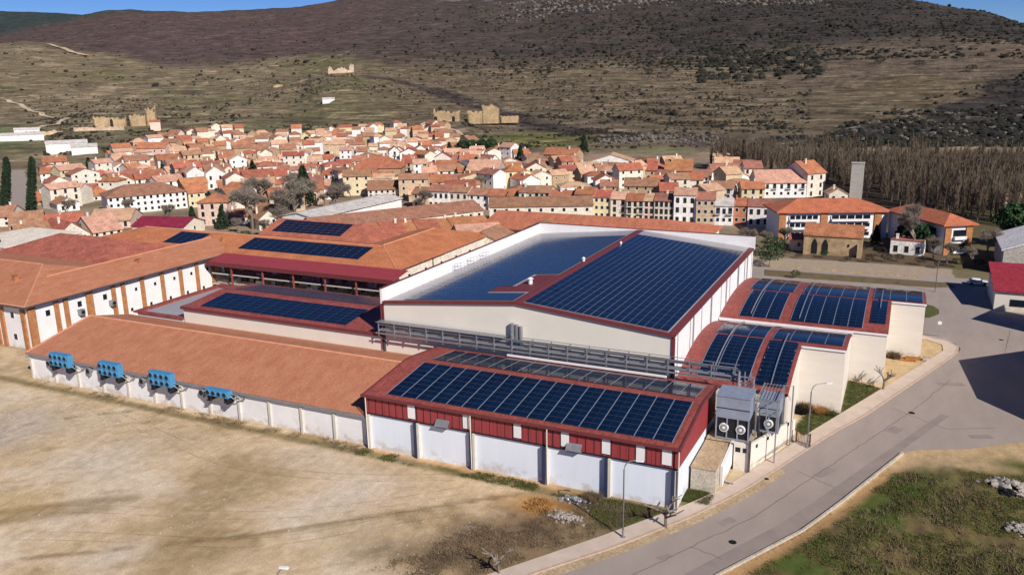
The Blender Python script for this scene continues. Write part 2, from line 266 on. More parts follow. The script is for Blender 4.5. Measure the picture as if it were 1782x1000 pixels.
def ground_colour(x, y):
    d = np.hypot(x, y); az = np.degrees(np.arctan2(x, y)); C = np.zeros(x.shape+(3,)); C[:] = lin(106, 92, 74)
    def mix(rgb, w):
        w = np.clip(w, 0, 1)[..., None]; C[:] = C*(1-w)+np.array(lin(*rgb))*w
    sm = lambda v, a, b: np.clip((v-a)/(b-a), 0, 1)**2*(3-2*np.clip((v-a)/(b-a), 0, 1))
    n1 = fbm(x/120, y/120, 40); n2 = fbm(x/35, y/35, 44); n3 = fbm(x/400, y/400, 48); n4 = fbm(x/9, y/9, 52)
    dn = d*(1+.25*n3+.06*n2)
    # middle slopes: tan, with olive and pale strips
    mix((108, 96, 78), sm(d, 500, 620)); mix((104, 92, 68), sm(n1, .05, .3)*.6*sm(d, 500, 620)); mix((84, 72, 62), sm(-n2, .1, .35)*.7*sm(d, 500, 620))
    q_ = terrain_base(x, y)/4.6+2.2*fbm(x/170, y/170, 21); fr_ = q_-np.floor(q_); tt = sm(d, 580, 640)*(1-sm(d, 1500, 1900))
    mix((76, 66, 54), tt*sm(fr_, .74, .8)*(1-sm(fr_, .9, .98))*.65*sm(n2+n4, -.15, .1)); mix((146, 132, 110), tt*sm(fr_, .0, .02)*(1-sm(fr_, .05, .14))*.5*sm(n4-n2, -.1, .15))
    # left valley: lighter ochre and green fields
    lv = sm(-az, 31, 38)*sm(d, 420, 560)*(1-sm(dn - 650*sm(-az, 46, 54), 2100, 2500))
    mix((124, 112, 88), lv*.8); mix((98, 98, 66), lv*sm(n1, .05, .25)*.6); mix((88, 76, 66), lv*sm(-n2, .08, .3)*.75); mix((170, 152, 126), lv*sm(n2-n1*.5, .18, .36)*.6)
    # high mountain
    hm = sm(dn - 430*sm(-az, 31, 40) - 650*sm(-az, 46, 54), 1500, 1900)
    mix((78, 69, 62), hm); mix((87, 73, 69), hm*sm(-az+12*n1, 28, 38)); mix((60, 56, 53), hm*sm(az+20*n1, -30, -10)); mix((76, 64, 58), hm*sm(n2, .02, .3)*.7); mix((46, 50, 50), hm*sm(n1, .1, .4)*.55)
    mix((120, 116, 108), sm(dn, 2450, 2700)*sm(n4+n2, .12, .35)*(1-sm(-az, 29, 33))*.8)
    mix((56, 66, 62), sm(d, 3600, 4200)*sm(-az, 36, 46))
    # dark rock spur right
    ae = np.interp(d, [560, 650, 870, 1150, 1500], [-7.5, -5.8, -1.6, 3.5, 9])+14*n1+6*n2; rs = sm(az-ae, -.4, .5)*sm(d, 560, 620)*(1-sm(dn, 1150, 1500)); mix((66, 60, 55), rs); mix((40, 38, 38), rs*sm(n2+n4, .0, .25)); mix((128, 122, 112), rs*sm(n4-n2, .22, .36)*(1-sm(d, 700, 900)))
    mr = sm(az, -12, -6)*sm(d, 1100, 1300)*(1-sm(d, 1500, 1700)); mix((96, 84, 74), mr*.6)
    rd = seg_d(x, y, ROCKR); mix((70, 62, 60), (1-sm(rd, 8, 34))*.85*sm(d, 560, 640)); mix((40, 36, 36), (1-sm(rd, 4, 30))*sm(n4, .0, .2)*sm(d, 560, 640))  # dark rock ridge line, with the slope's shadow painted into its colour
    cl = (1-sm(seg_d(x, y, [(-222, 628), (-184, 640), (-150, 640), (-117, 590)]), 15, 45)); mix((76, 68, 62), cl*.8); mix((150, 142, 130), cl*sm(n4, .12, .28)*.8); mix((34, 32, 32), cl*sm(-n4, .08, .25))
    # green meadows
    for (ax_, d0, ra, rd_, col, s) in ((-23.5, 640, 4.5, 80, (118, 120, 62), .95), (-16, 520, 3.2, 50, (84, 108, 54), 1), (-50, 560, 2.6, 40, (96, 110, 60), 1), (-48.5, 500, 3.4, 30, (84, 104, 62), 1), (-57, 900, 2.6, 140, (78, 112, 56), 1), (-39, 740, 4, 25, (96, 104, 66), .6)):
        mix(col, s*np.exp(-(((az-ax_)/ra)**2+((d-d0)/rd_)**2)**1.5)*(.8+n2))
    # town ground
    tw = 1-sm(dn, 470, 600); mix((158, 138, 116), tw*.9); mix((112, 102, 80), tw*sm(n2, .0, .25)*.8)
    rw = sm(az, -10, -4)*(1-sm(d, 480, 560)); mix((92, 78, 62), rw*.9); mix((72, 62, 52), rw*sm(d, 265, 300)); mix((98, 96, 62), rw*sm(n4, .05, .25)*.5*(1-sm(d, 262, 290)))
    # yard of pale dirt in front of the factory
    yd = (1-sm(y, 84.0, 87.5))*(x < -14); yd = np.where(x < -131, (1-sm(y, 93, 96))*1.0, yd)*(d < 260)
    m1 = fbm(x/14, y/11, 60); m2 = fbm(x/4, y/3, 64); m3 = fbm(x/30, y/8, 68); m4 = fbm(x/1.0, y/1.0, 72)
    mix((204, 180, 146), yd); mix((212, 194, 168), yd*sm(m1+.4*m3, .02, .18)*.9); mix((152, 130, 90), yd*sm(-m1+.5*m2, .03, .22)*.5); mix((138, 114, 78), yd*sm(m2-m1, .25, .45)*.5)
    for (px_, py_, ra, rb_, an_, col, s_) in ((-72, 67, 5.5, 8, .5, (146, 122, 84), .9), (-66, 57, 6, 6, .2, (140, 116, 76), .8), (-89, 76, 6, 4, .3, (166, 144, 112), .7), (-66, 79, 8, 4, .0, (206, 188, 168), .9), (-57, 73, 5, 7, -.4, (212, 198, 184), .9), (-92, 68, 6, 6, .4, (204, 190, 172), .9), (-82, 59, 4, 5, .3, (210, 194, 176), .9), (-114, 70, 7, 8, 0, (176, 170, 168), .7), (-92, 54, 6, 4, .2, (186, 158, 104), .8), (-72, 52, 3, 3, 0, (214, 200, 184), .9), (-50, 66, 5, 5, .4, (168, 144, 106), .7), (-104, 76, 4, 6, 0, (196, 178, 150), .7), (-56, 80.5, 7, 1.6, -.05, (164, 142, 102), .6)):
        u_ = (x-px_)*math.cos(an_)+(y-py_)*math.sin(an_)+3.5*m2+2.5*m1; v_ = -(x-px_)*math.sin(an_)+(y-py_)*math.cos(an_)+3.5*m3
        mix(tuple(.62*c_+.38*q_ for c_, q_ in zip(col, (198, 178, 148))), yd*s_*np.exp(-((u_/ra)**2+(v_/rb_)**2)**1.3)*(1+.5*m4))
    st_ = fbm((x*.8+y*.6)/6, (x*.6-y*.8)/.8, 76); mix((150, 124, 88), yd*sm(st_, .1, .28)*.35); mix((220, 206, 188), yd*sm(-st_, .12, .3)*.3)
    for tr in ([(-95, 50), (-87, 57), (-83, 60), (-80, 62)], [(-93, 49), (-85, 56), (-81, 59)]): mix((136, 112, 74), yd*(1-sm(seg_d(x, y, tr), .3, 1.6))*.6)
    tk = np.abs(np.mod(seg_d(x, y, [(-80, 48), (-60, 62), (-39.6, 80), (-36, 83)]), 40)); mix((126, 104, 72), yd*(1-sm(tk, .15, .7))*sm(m2, -.2, .1)*.7)
    # weedy strip by the wall, scrub at the kerb
    ws = yd*(1-sm(np.abs(y-83.1+(.6*m2)), .3, 1.5))*(y < 86); mix((110, 98, 58), ws*.75); mix((78, 84, 44), ws*sm(m4+m2, -.05, .3)*.8*sm(x, -66, -50)); mix((196, 150, 104), yd*(1-sm(np.abs(y-84.3), .2, .7))*.7*(x > -64))
    kd = seg_d(x, y, KIN); sc = yd*(1-sm(kd, 7, 13))*sm(y, 60, 66); mix((124, 104, 78), sc*.9); mix((90, 76, 60), sc*sm(m2, .0, .25)); mix((84, 92, 48), sc*np.exp(-(((x+25)/3.4)**2+((y-80.2)/2.6)**2))*1.3); mix((176, 128, 72), yd*np.exp(-(((x+35)/4)**2+((y-79.5)/2)**2)))
    # verge of the right embankment
    rg = (x > (np.interp(y, [p[1] for p in REDGE], [p[0] for p in REDGE])+.4))*(y < 124+(x-2)*.4)*(y > 20)*(d < 220)
    g1 = fbm(x/5, y/5, 80); g2 = fbm(x/1.2, y/1.2, 84)
    rr = seg_d(x, y, REDGE)
    mix((104, 94, 60), rg*1.0); mix((80, 98, 42), rg*sm(g1+.2*g2, -.05, .15)*.9*sm(-x+.1*(y-80), -9, 1)); mix((112, 92, 68), rg*sm(-g1+.4*g2, .05, .3)*.8); mix((186, 148, 104), rg*(1-sm(rr, 1.0, 2.6))*.9)
    mix((194, 166, 128), rg*sm(y-(x-4)*.35, 103, 108)*(x > 1.2)*.9); mix((88, 96, 46), rg*np.exp(-(((x-16)/3)**2+((y-112)/2.5)**2)))
    # lots between the east blocks and the pavement
    el = (x > -26)*(x < 10)*(y > 86)*(y < 165)*(seg_d(x, y, KIN) < 14)*(rg < .5)
    mix((196, 176, 142), el*1.0); mix((72, 82, 40), el*in_poly(x, y, [(-6, 135.8), (-.4, 134), (-5.2, 121), (-9.6, 111), (-11, 113), (-10, 121)])*(.9+g2)); mix((188, 160, 120), el*(y > 136)*.8); mix((82, 86, 48), el*(y < 91)*.8)
    pk = (x > -46)*(y > 197)*(y < 226)*(d < 240)*(x < 30); mix((172, 156, 136), pk*.9)
    bk = (x > 12)*(y > 185)*(d < 330); mix((104, 96, 66), bk*.8)
    return np.clip(C, 0, 1)
az_ = np.concatenate([np.arange(-180, -74, 3.0), np.arange(-74, 22, .16), np.arange(22, 181, 3.0)])
dd = np.concatenate([[1, 15, 30, 40], np.exp(np.arange(math.log(46), math.log(140), .0065)), np.exp(np.arange(math.log(140.5), math.log(8000), .0095))])
AZ, DD = np.meshgrid(np.radians(az_), dd)
GX = np.sin(AZ)*DD; GY = np.cos(AZ)*DD; GZ = terrain_z(GX, GY)
nr, nc = GX.shape; idx = np.arange(nr*nc).reshape(nr, nc)
F = np.stack([idx[:-1, :-1], idx[1:, :-1], idx[1:, 1:], idx[:-1, 1:]], -1).reshape(-1, 4)[:, ::-1]
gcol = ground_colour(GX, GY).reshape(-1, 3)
mg = bpy.data.materials.new('ground_soil'); mg.use_nodes = True; t = mg.node_tree; n = t.nodes; L = t.links; b = n['Principled BSDF']
b.inputs['Roughness'].default_value = .95; b.inputs['Specular IOR Level'].default_value = .12
at = n.new('ShaderNodeAttribute'); at.attribute_name = 'tone'; ge = n.new('ShaderNodeNewGeometry')
def gnoise(scale, det, stretch, lo, hi, a=.3, c=.7):
    mp = n.new('ShaderNodeMapping'); mp.inputs['Scale'].default_value = stretch; L.new(ge.outputs['Position'], mp.inputs[0])
    no = n.new('ShaderNodeTexNoise'); no.inputs['Scale'].default_value = scale; no.inputs['Detail'].default_value = det; no.inputs['Roughness'].default_value = .7; L.new(mp.outputs[0], no.inputs['Vector'])
    mr = n.new('ShaderNodeMapRange'); mr.inputs['From Min'].default_value = a; mr.inputs['From Max'].default_value = c; mr.inputs['To Min'].default_value = lo; mr.inputs['To Max'].default_value = hi
    L.new(no.outputs['Fac'], mr.inputs[0]); return mr.outputs[0], no
def mul(a, f):
    m = n.new('ShaderNodeMix'); m.data_type = 'RGBA'; m.blend_type = 'MULTIPLY'; m.inputs[0].default_value = 1; L.new(a, m.inputs[6]); L.new(f, m.inputs[7]); return m.outputs[2]
ca = n.new('ShaderNodeVectorMath'); ca.operation = 'LENGTH'; L.new(ge.outputs['Position'], ca.inputs[0])
def farblend(fn, fo, d0, d1):       # use fn near the town, fo out on the hills
    mr = n.new('ShaderNodeMapRange'); mr.inputs['From Min'].default_value = d0; mr.inputs['From Max'].default_value = d1; L.new(ca.outputs['Value'], mr.inputs[0])
    mx = n.new('ShaderNodeMix'); L.new(mr.outputs[0], mx.inputs[0]); L.new(fn, mx.inputs[2]); L.new(fo, mx.inputs[3]); return mx.outputs[0]
nearA, nn = gnoise(.7, 8, (1, 1, 1), .8, 1.17); nearB, _ = gnoise(5.0, 5, (1, 1, 1), .9, 1.08)
farA, fa_ = gnoise(.05, 9, (1, 1, 1), .62, 1.4); farB, _ = gnoise(.016, 12, (1, 1, 42), .5, 1.55); farC, _ = gnoise(.25, 4, (1, 1, 1), .7, 1.3)
o1 = mul(at.outputs['Color'], farblend(nearA, farA, 380, 520)); o1 = mul(o1, farblend(nearB, farB, 380, 520)); o1 = mul(o1, farblend(nearB, farC, 380, 520))
lineA, _ = gnoise(.022, 7, (1, 1, 26), 1.0, 1.75, .54, .62); lineB, _ = gnoise(.030, 7, (1, 1, 22), .42, 1.0, .37, .46)
one = n.new('ShaderNodeValue'); one.outputs[0].default_value = 1.0
o1 = mul(o1, farblend(one.outputs[0], lineA, 480, 620)); o1 = mul(o1, farblend(one.outputs[0], lineB, 480, 620))
def streak(scale, ang, sy, lo, hi, a, c):
    mp = n.new('ShaderNodeMapping'); mp.inputs['Rotation'].default_value = (0, 0, ang); mp.inputs['Scale'].default_value = (1, sy, 1); L.new(ge.outputs['Position'], mp.inputs[0])
    no = n.new('ShaderNodeTexNoise'); no.inputs['Scale'].default_value = scale; no.inputs['Detail'].default_value = 7; no.inputs['Roughness'].default_value = .65; no.inputs['Distortion'].default_value = .4; L.new(mp.outputs[0], no.inputs['Vector'])
    mr_ = n.new('ShaderNodeMapRange'); mr_.inputs['From Min'].default_value = a; mr_.inputs['From Max'].default_value = c; mr_.inputs['To Min'].default_value = lo; mr_.inputs['To Max'].default_value = hi; L.new(no.outputs['Fac'], mr_.inputs[0]); return mr_.outputs[0]
o1 = mul(o1, farblend(streak(1.1, .6, .22, .95, 1.04, .4, .62), one.outputs[0], 150, 230)); o1 = mul(o1, farblend(streak(.6, -.5, .3, .94, 1.05, .42, .6), one.outputs[0], 150, 230)); o1 = mul(o1, farblend(streak(7, .2, .8, .86, 1.06, .36, .5), one.outputs[0], 150, 230))
L.new(o1, b.inputs['Base Color'])
bp = n.new('ShaderNodeBump'); bp.inputs['Strength'].default_value = .5; bp.inputs['Distance'].default_value = .08; L.new(nn.outputs['Fac'], bp.inputs['Height'])
bp2 = n.new('ShaderNodeBump'); bp2.inputs['Strength'].default_value = .9; bp2.inputs['Distance'].default_value = 5.0; L.new(fa_.outputs['Fac'], bp2.inputs['Height'])
mr = n.new('ShaderNodeMapRange'); mr.inputs['From Min'].default_value = 400; mr.inputs['From Max'].default_value = 650; L.new(ca.outputs['Value'], mr.inputs[0])
mxn = n.new('ShaderNodeMix'); mxn.data_type = 'VECTOR'; L.new(mr.outputs[0], mxn.inputs[0]); L.new(bp.outputs[0], mxn.inputs[4]); L.new(bp2.outputs[0], mxn.inputs[5]); L.new(mxn.outputs[1], b.inputs['Normal'])
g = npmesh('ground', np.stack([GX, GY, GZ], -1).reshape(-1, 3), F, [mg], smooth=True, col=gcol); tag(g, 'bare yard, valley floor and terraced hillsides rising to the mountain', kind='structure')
# ---------------------------------------------------------------- roads and pavements
def asphalt():
    return mat('asphalt', (164, 151, 142), .92, .08, .3, bump=.1, spec=.2, rgb2=(151, 139, 131), stretch=(1, .3, 1))
M['asphalt'] = asphalt(); M['asphalt2'] = mat('asphalt_patch', (146, 134, 127), .92, .07, .4, spec=.2)
M['paving'] = mat('pavement_tiles', (200, 182, 166), .9, .06, .6); M['kerb'] = mat('kerb_stone', (186, 164, 146), .9, .1, 1.2)
M['dirtroad'] = mat('dirt_track', (190, 172, 146), .95, .1, .3)
def strip(A, B, z, th=.0, m=0, mb=None):
    mb = mb or MB(); n_ = min(len(A), len(B))
    for i in range(n_-1): mb.slab([(A[i][0], A[i][1], z), (B[i][0], B[i][1], z), (B[i+1][0], B[i+1][1], z), (A[i+1][0], A[i+1][1], z)], .3, m)
    return mb
def resamp(P, k):
    P = [np.array(p, float) for p in P]; L_ = [0]
    for a, c in zip(P[:-1], P[1:]): L_.append(L_[-1]+np.hypot(*(c-a)))
    ts = np.linspace(0, L_[-1], k); return [(float(np.interp(q, L_, [p[0] for p in P])), float(np.interp(q, L_, [p[1] for p in P]))) for q in ts]
road = MB()
poly_road = [(-48, 40)] + KOUT[1:] + [(2, 172), (5.5, 178.7), (5.7, 188.8), (1, 193.5), (-30, 200), (-60, 200), (-60, 215), (-31, 216), (16, 217), (40, 222), (60, 150), (40, 128), (17.1, 120.5), (10.7, 115.5), (4.6, 112.5), (2.7, 110.6)] + REDGE[::-1][1:]
bmr = bmesh.new(); bmr.faces.new([bmr.verts.new((x, y, .03)) for x, y in poly_road]); bmesh.ops.triangulate(bmr, faces=bmr.faces[:], ngon_method='EAR_CLIP')
mer = bpy.data.meshes.new('road'); bmr.normal_update()
for f_ in bmr.faces:
    if f_.normal.z < 0: f_.normal_flip()
bmr.to_mesh(mer); mer.materials.append(M['asphalt']); ro = bpy.data.objects.new('road', mer); COL.objects.link(ro); tag(ro, 'pale asphalt street curving past the factory', kind='structure')
pa = resamp([(-16.0, 72.9), (-7.2, 88.1), (-.6, 104.1), (7.4, 126.5)], 12); pb = resamp([(-13.7, 74.1), (-7.1, 86.0), (-3.8, 94.3), (2.3, 110.4)], 12)
o = strip(resamp([(-18.5, 69), (-9.3, 86.1), (-6.3, 93.0), (-.6, 107.1), (7.4, 126.5)], 14), resamp([(-16.2, 70), (-7.2, 86.0), (-3.9, 94.3), (2.1, 110.4), (8.4, 126.0)], 14), .036).build('road_patch', M['asphalt2']); tag(o, 'darker resurfaced asphalt band along the right road edge', kind='structure')
n_ = 40; KI = resamp(KIN, n_); KO = resamp(KOUT, n_)
pv = MB(); kb = MB()
for i in range(n_-1):
    a, c, d_, e = KI[i], KO[i], KO[i+1], KI[i+1]; q = .86
    mc = (a[0]+(c[0]-a[0])*q, a[1]+(c[1]-a[1])*q); md = (e[0]+(d_[0]-e[0])*q, e[1]+(d_[1]-e[1])*q)
    pv.slab([(a[0], a[1], .13), (mc[0], mc[1], .13), (md[0], md[1], .13), (e[0], e[1], .13)], .2)
    kb.slab([(mc[0], mc[1], .15), (c[0], c[1], .15), (d_[0], d_[1], .15), (md[0], md[1], .15)], .22)
pvo = pv.build('pavement', M['paving']); tag(pvo, 'pale tiled pavement beside the factory', kind='structure')
ko = kb.build('kerb', M['kerb']); tag(ko, 'stone kerb between pavement and road', kind='structure')
o = strip(resamp([(a[0]+.02, a[1]) for a in KOUT[:6]], 12), resamp([(a[0]+1.1-.012*i, a[1]-.7) for i, a in enumerate(KOUT[:6])], 12), .036).build('gutter_sand', M['ramp']); tag(o, 'sandy strip in the road gutter', kind='structure')
o = MB()
RE = resamp(REDGE, 24)
for i in range(23):
    a, c = Vector((*RE[i], 0)), Vector((*RE[i+1], 0)); d_ = (c-a).normalized(); nn_ = Vector((d_.y, -d_.x, 0))
    o.slab([tuple(a+nn_*.02+Vector((0, 0, .28))), tuple(a+nn_*.27+Vector((0, 0, .28))), tuple(c+nn_*.27+Vector((0, 0, .28))), tuple(c+nn_*.02+Vector((0, 0, .28)))], .4)
o = o.build('edge_kerb', M['concrete']); tag(o, 'low pale concrete edging along the right side of the road', kind='structure')
def tmat():
    m = mat('tyre_marks', (160, 136, 102), .95, .1, 1.2); t_ = m.node_tree; b_ = t_.nodes['Principled BSDF']; g_ = t_.nodes.new('ShaderNodeNewGeometry'); no_ = t_.nodes.new('ShaderNodeTexNoise'); no_.inputs['Scale'].default_value = .3; no_.inputs['Detail'].default_value = 8
    t_.links.new(g_.outputs['Position'], no_.inputs['Vector']); r_ = t_.nodes.new('ShaderNodeMapRange'); r_.inputs['From Min'].default_value = .35; r_.inputs['From Max'].default_value = .65; r_.inputs['To Max'].default_value = .24; t_.links.new(no_.outputs['Fac'], r_.inputs[0]); t_.links.new(r_.outputs[0], b_.inputs['Alpha']); return m
M['tyre'] = tmat()
tm = MB()
for P_ in ([(-46, 82), (-55, 77), (-66, 74.5), (-80, 74), (-96, 77), (-112, 81)], [(-44, 80), (-52, 73), (-62, 66), (-74, 60), (-90, 55)], [(-40, 76), (-48, 69), (-58, 62), (-70, 56), (-84, 51)]):
    for off_ in (-.85, .85):
        P2 = P_
        for _ in range(3): P2 = [P2[0]]+[q for a, c in zip(P2[:-1], P2[1:]) for q in ((a[0]*.75+c[0]*.25, a[1]*.75+c[1]*.25), (a[0]*.25+c[0]*.75, a[1]*.25+c[1]*.75))]+[P2[-1]]
        Q = resamp(P2, 60); Q = [(a+1.2*math.sin(i*.11+P_[0][0]), c+.5*math.sin(i*.17)) for i, (a, c) in enumerate(Q)]
        for i in range(59):
            a, c = Vector((*Q[i], 0)), Vector((*Q[i+1], 0)); d_ = (c-a).normalized(); n2_ = Vector((-d_.y, d_.x, 0)); z_ = Vector((0, 0, .035+.002*off_))
            tm.face([tuple(a+n2_*(off_-.12)+z_), tuple(c+n2_*(off_-.12)+z_), tuple(c+n2_*(off_+.12)+z_), tuple(a+n2_*(off_+.12)+z_)])
o = tm.build('tyre_tracks', M['tyre']); tag(o, 'faint curved tyre tracks across the dirt yard', kind='structure')
pt = MB()
for (x, y, w_, h_, a_) in ((-14.6, 84.5, 2.2, 1.1, 1.0), (-6, 101, 3.4, 1.2, 1.1), (1.5, 118, 2.4, 1.6, 1.15), (9, 140, 4, 1.4, .3), (-19, 75, 1.6, .8, .9), (12, 120, 3, 1.2, .4)):
    c_, s_ = math.cos(a_), math.sin(a_); pt.face([(x+u*c_-v*s_, y+u*s_+v*c_, .036) for u, v in ((-w_/2, -h_/2), (w_/2, -h_/2), (w_/2, h_/2), (-w_/2, h_/2))])
o = pt.build('road_patch', M['asphalt2']); tag(o, 'small darker asphalt repairs in the street', kind='structure')
ck = MB()
for P_ in (resamp([(-22.5, 68), (-12.2, 86.5), (-8, 97), (-2, 112), (4, 127), (9, 142)], 90), resamp([(-17, 78), (-13.5, 77)], 12), resamp([(-9, 100), (-4.6, 97.5)], 12), resamp([(1, 126), (8, 121), (14, 124)], 24), resamp([(12, 150), (18, 160), (20, 175)], 30)):
    Q = [(a+random.gauss(0, .06), c+random.gauss(0, .06)) for a, c in P_]
    for a, c in zip(Q[:-1], Q[1:]):
        d_ = Vector((c[0]-a[0], c[1]-a[1], 0)).normalized()*.035; ck.face([(a[0]-d_.y, a[1]+d_.x, .041), (a[0]+d_.y, a[1]-d_.x, .041), (c[0]+d_.y, c[1]-d_.x, .041), (c[0]-d_.y, c[1]+d_.x, .041)])
M['tar'] = mat('tar_seam', (96, 88, 84), .8, .1, 2)
o = ck.build('road_cracks', M['tar']); tag(o, 'tarred seams and cracks in the street', kind='structure')
def drape(name, P, wd, label, m='dirtroad', k=60, zo=.5):
    Q = resamp(P, k); v = []; f = []
    for i, (x, y) in enumerate(Q):
        a = np.array(Q[max(0, i-1)]); c = np.array(Q[min(k-1, i+1)]); t_ = (c-a)/np.hypot(*(c-a)); nx, ny = -t_[1], t_[0]; ww = wd*(.8+.4*random.random())
        for s_ in (-.5, 0, .5):
            xx, yy = x+nx*ww*s_, y+ny*ww*s_; v.append((xx, yy, float(terrain_z(xx, yy))+zo))
    for i in range(k-1):
        for s_ in (0, 1): f.append((i*3+s_, i*3+s_+1, i*3+s_+4, i*3+s_+3))
    f = [q[::-1] for q in f]
    o = npmesh(name, v, f, [M[m]]); tag(o, label, kind='structure')
drape('dirt_track', [(-1330, 890), (-1210, 846), (-1087, 783), (-883, 671), (-830, 609), (-807, 573)], 7, 'pale dirt track crossing the left valley', zo=.9)
drape('dirt_track', [(-384, 666), (-321, 594), (-286, 564), (-250, 524)], 4.5, 'pale path running down from the ruined church', zo=.6)
drape('dirt_track', [(-2098, 1566), (-2002, 1534), (-1900, 1480), (-1797, 1435)], 14, 'pale cutting at the foot of the purple mountain', zo=2.5)
drape('avenue', [(-455, 308), (-400, 270), (-340, 229), (-286, 192)], 9, 'grey avenue lined with evergreens at the far left', 'asphalt', 30, .08)
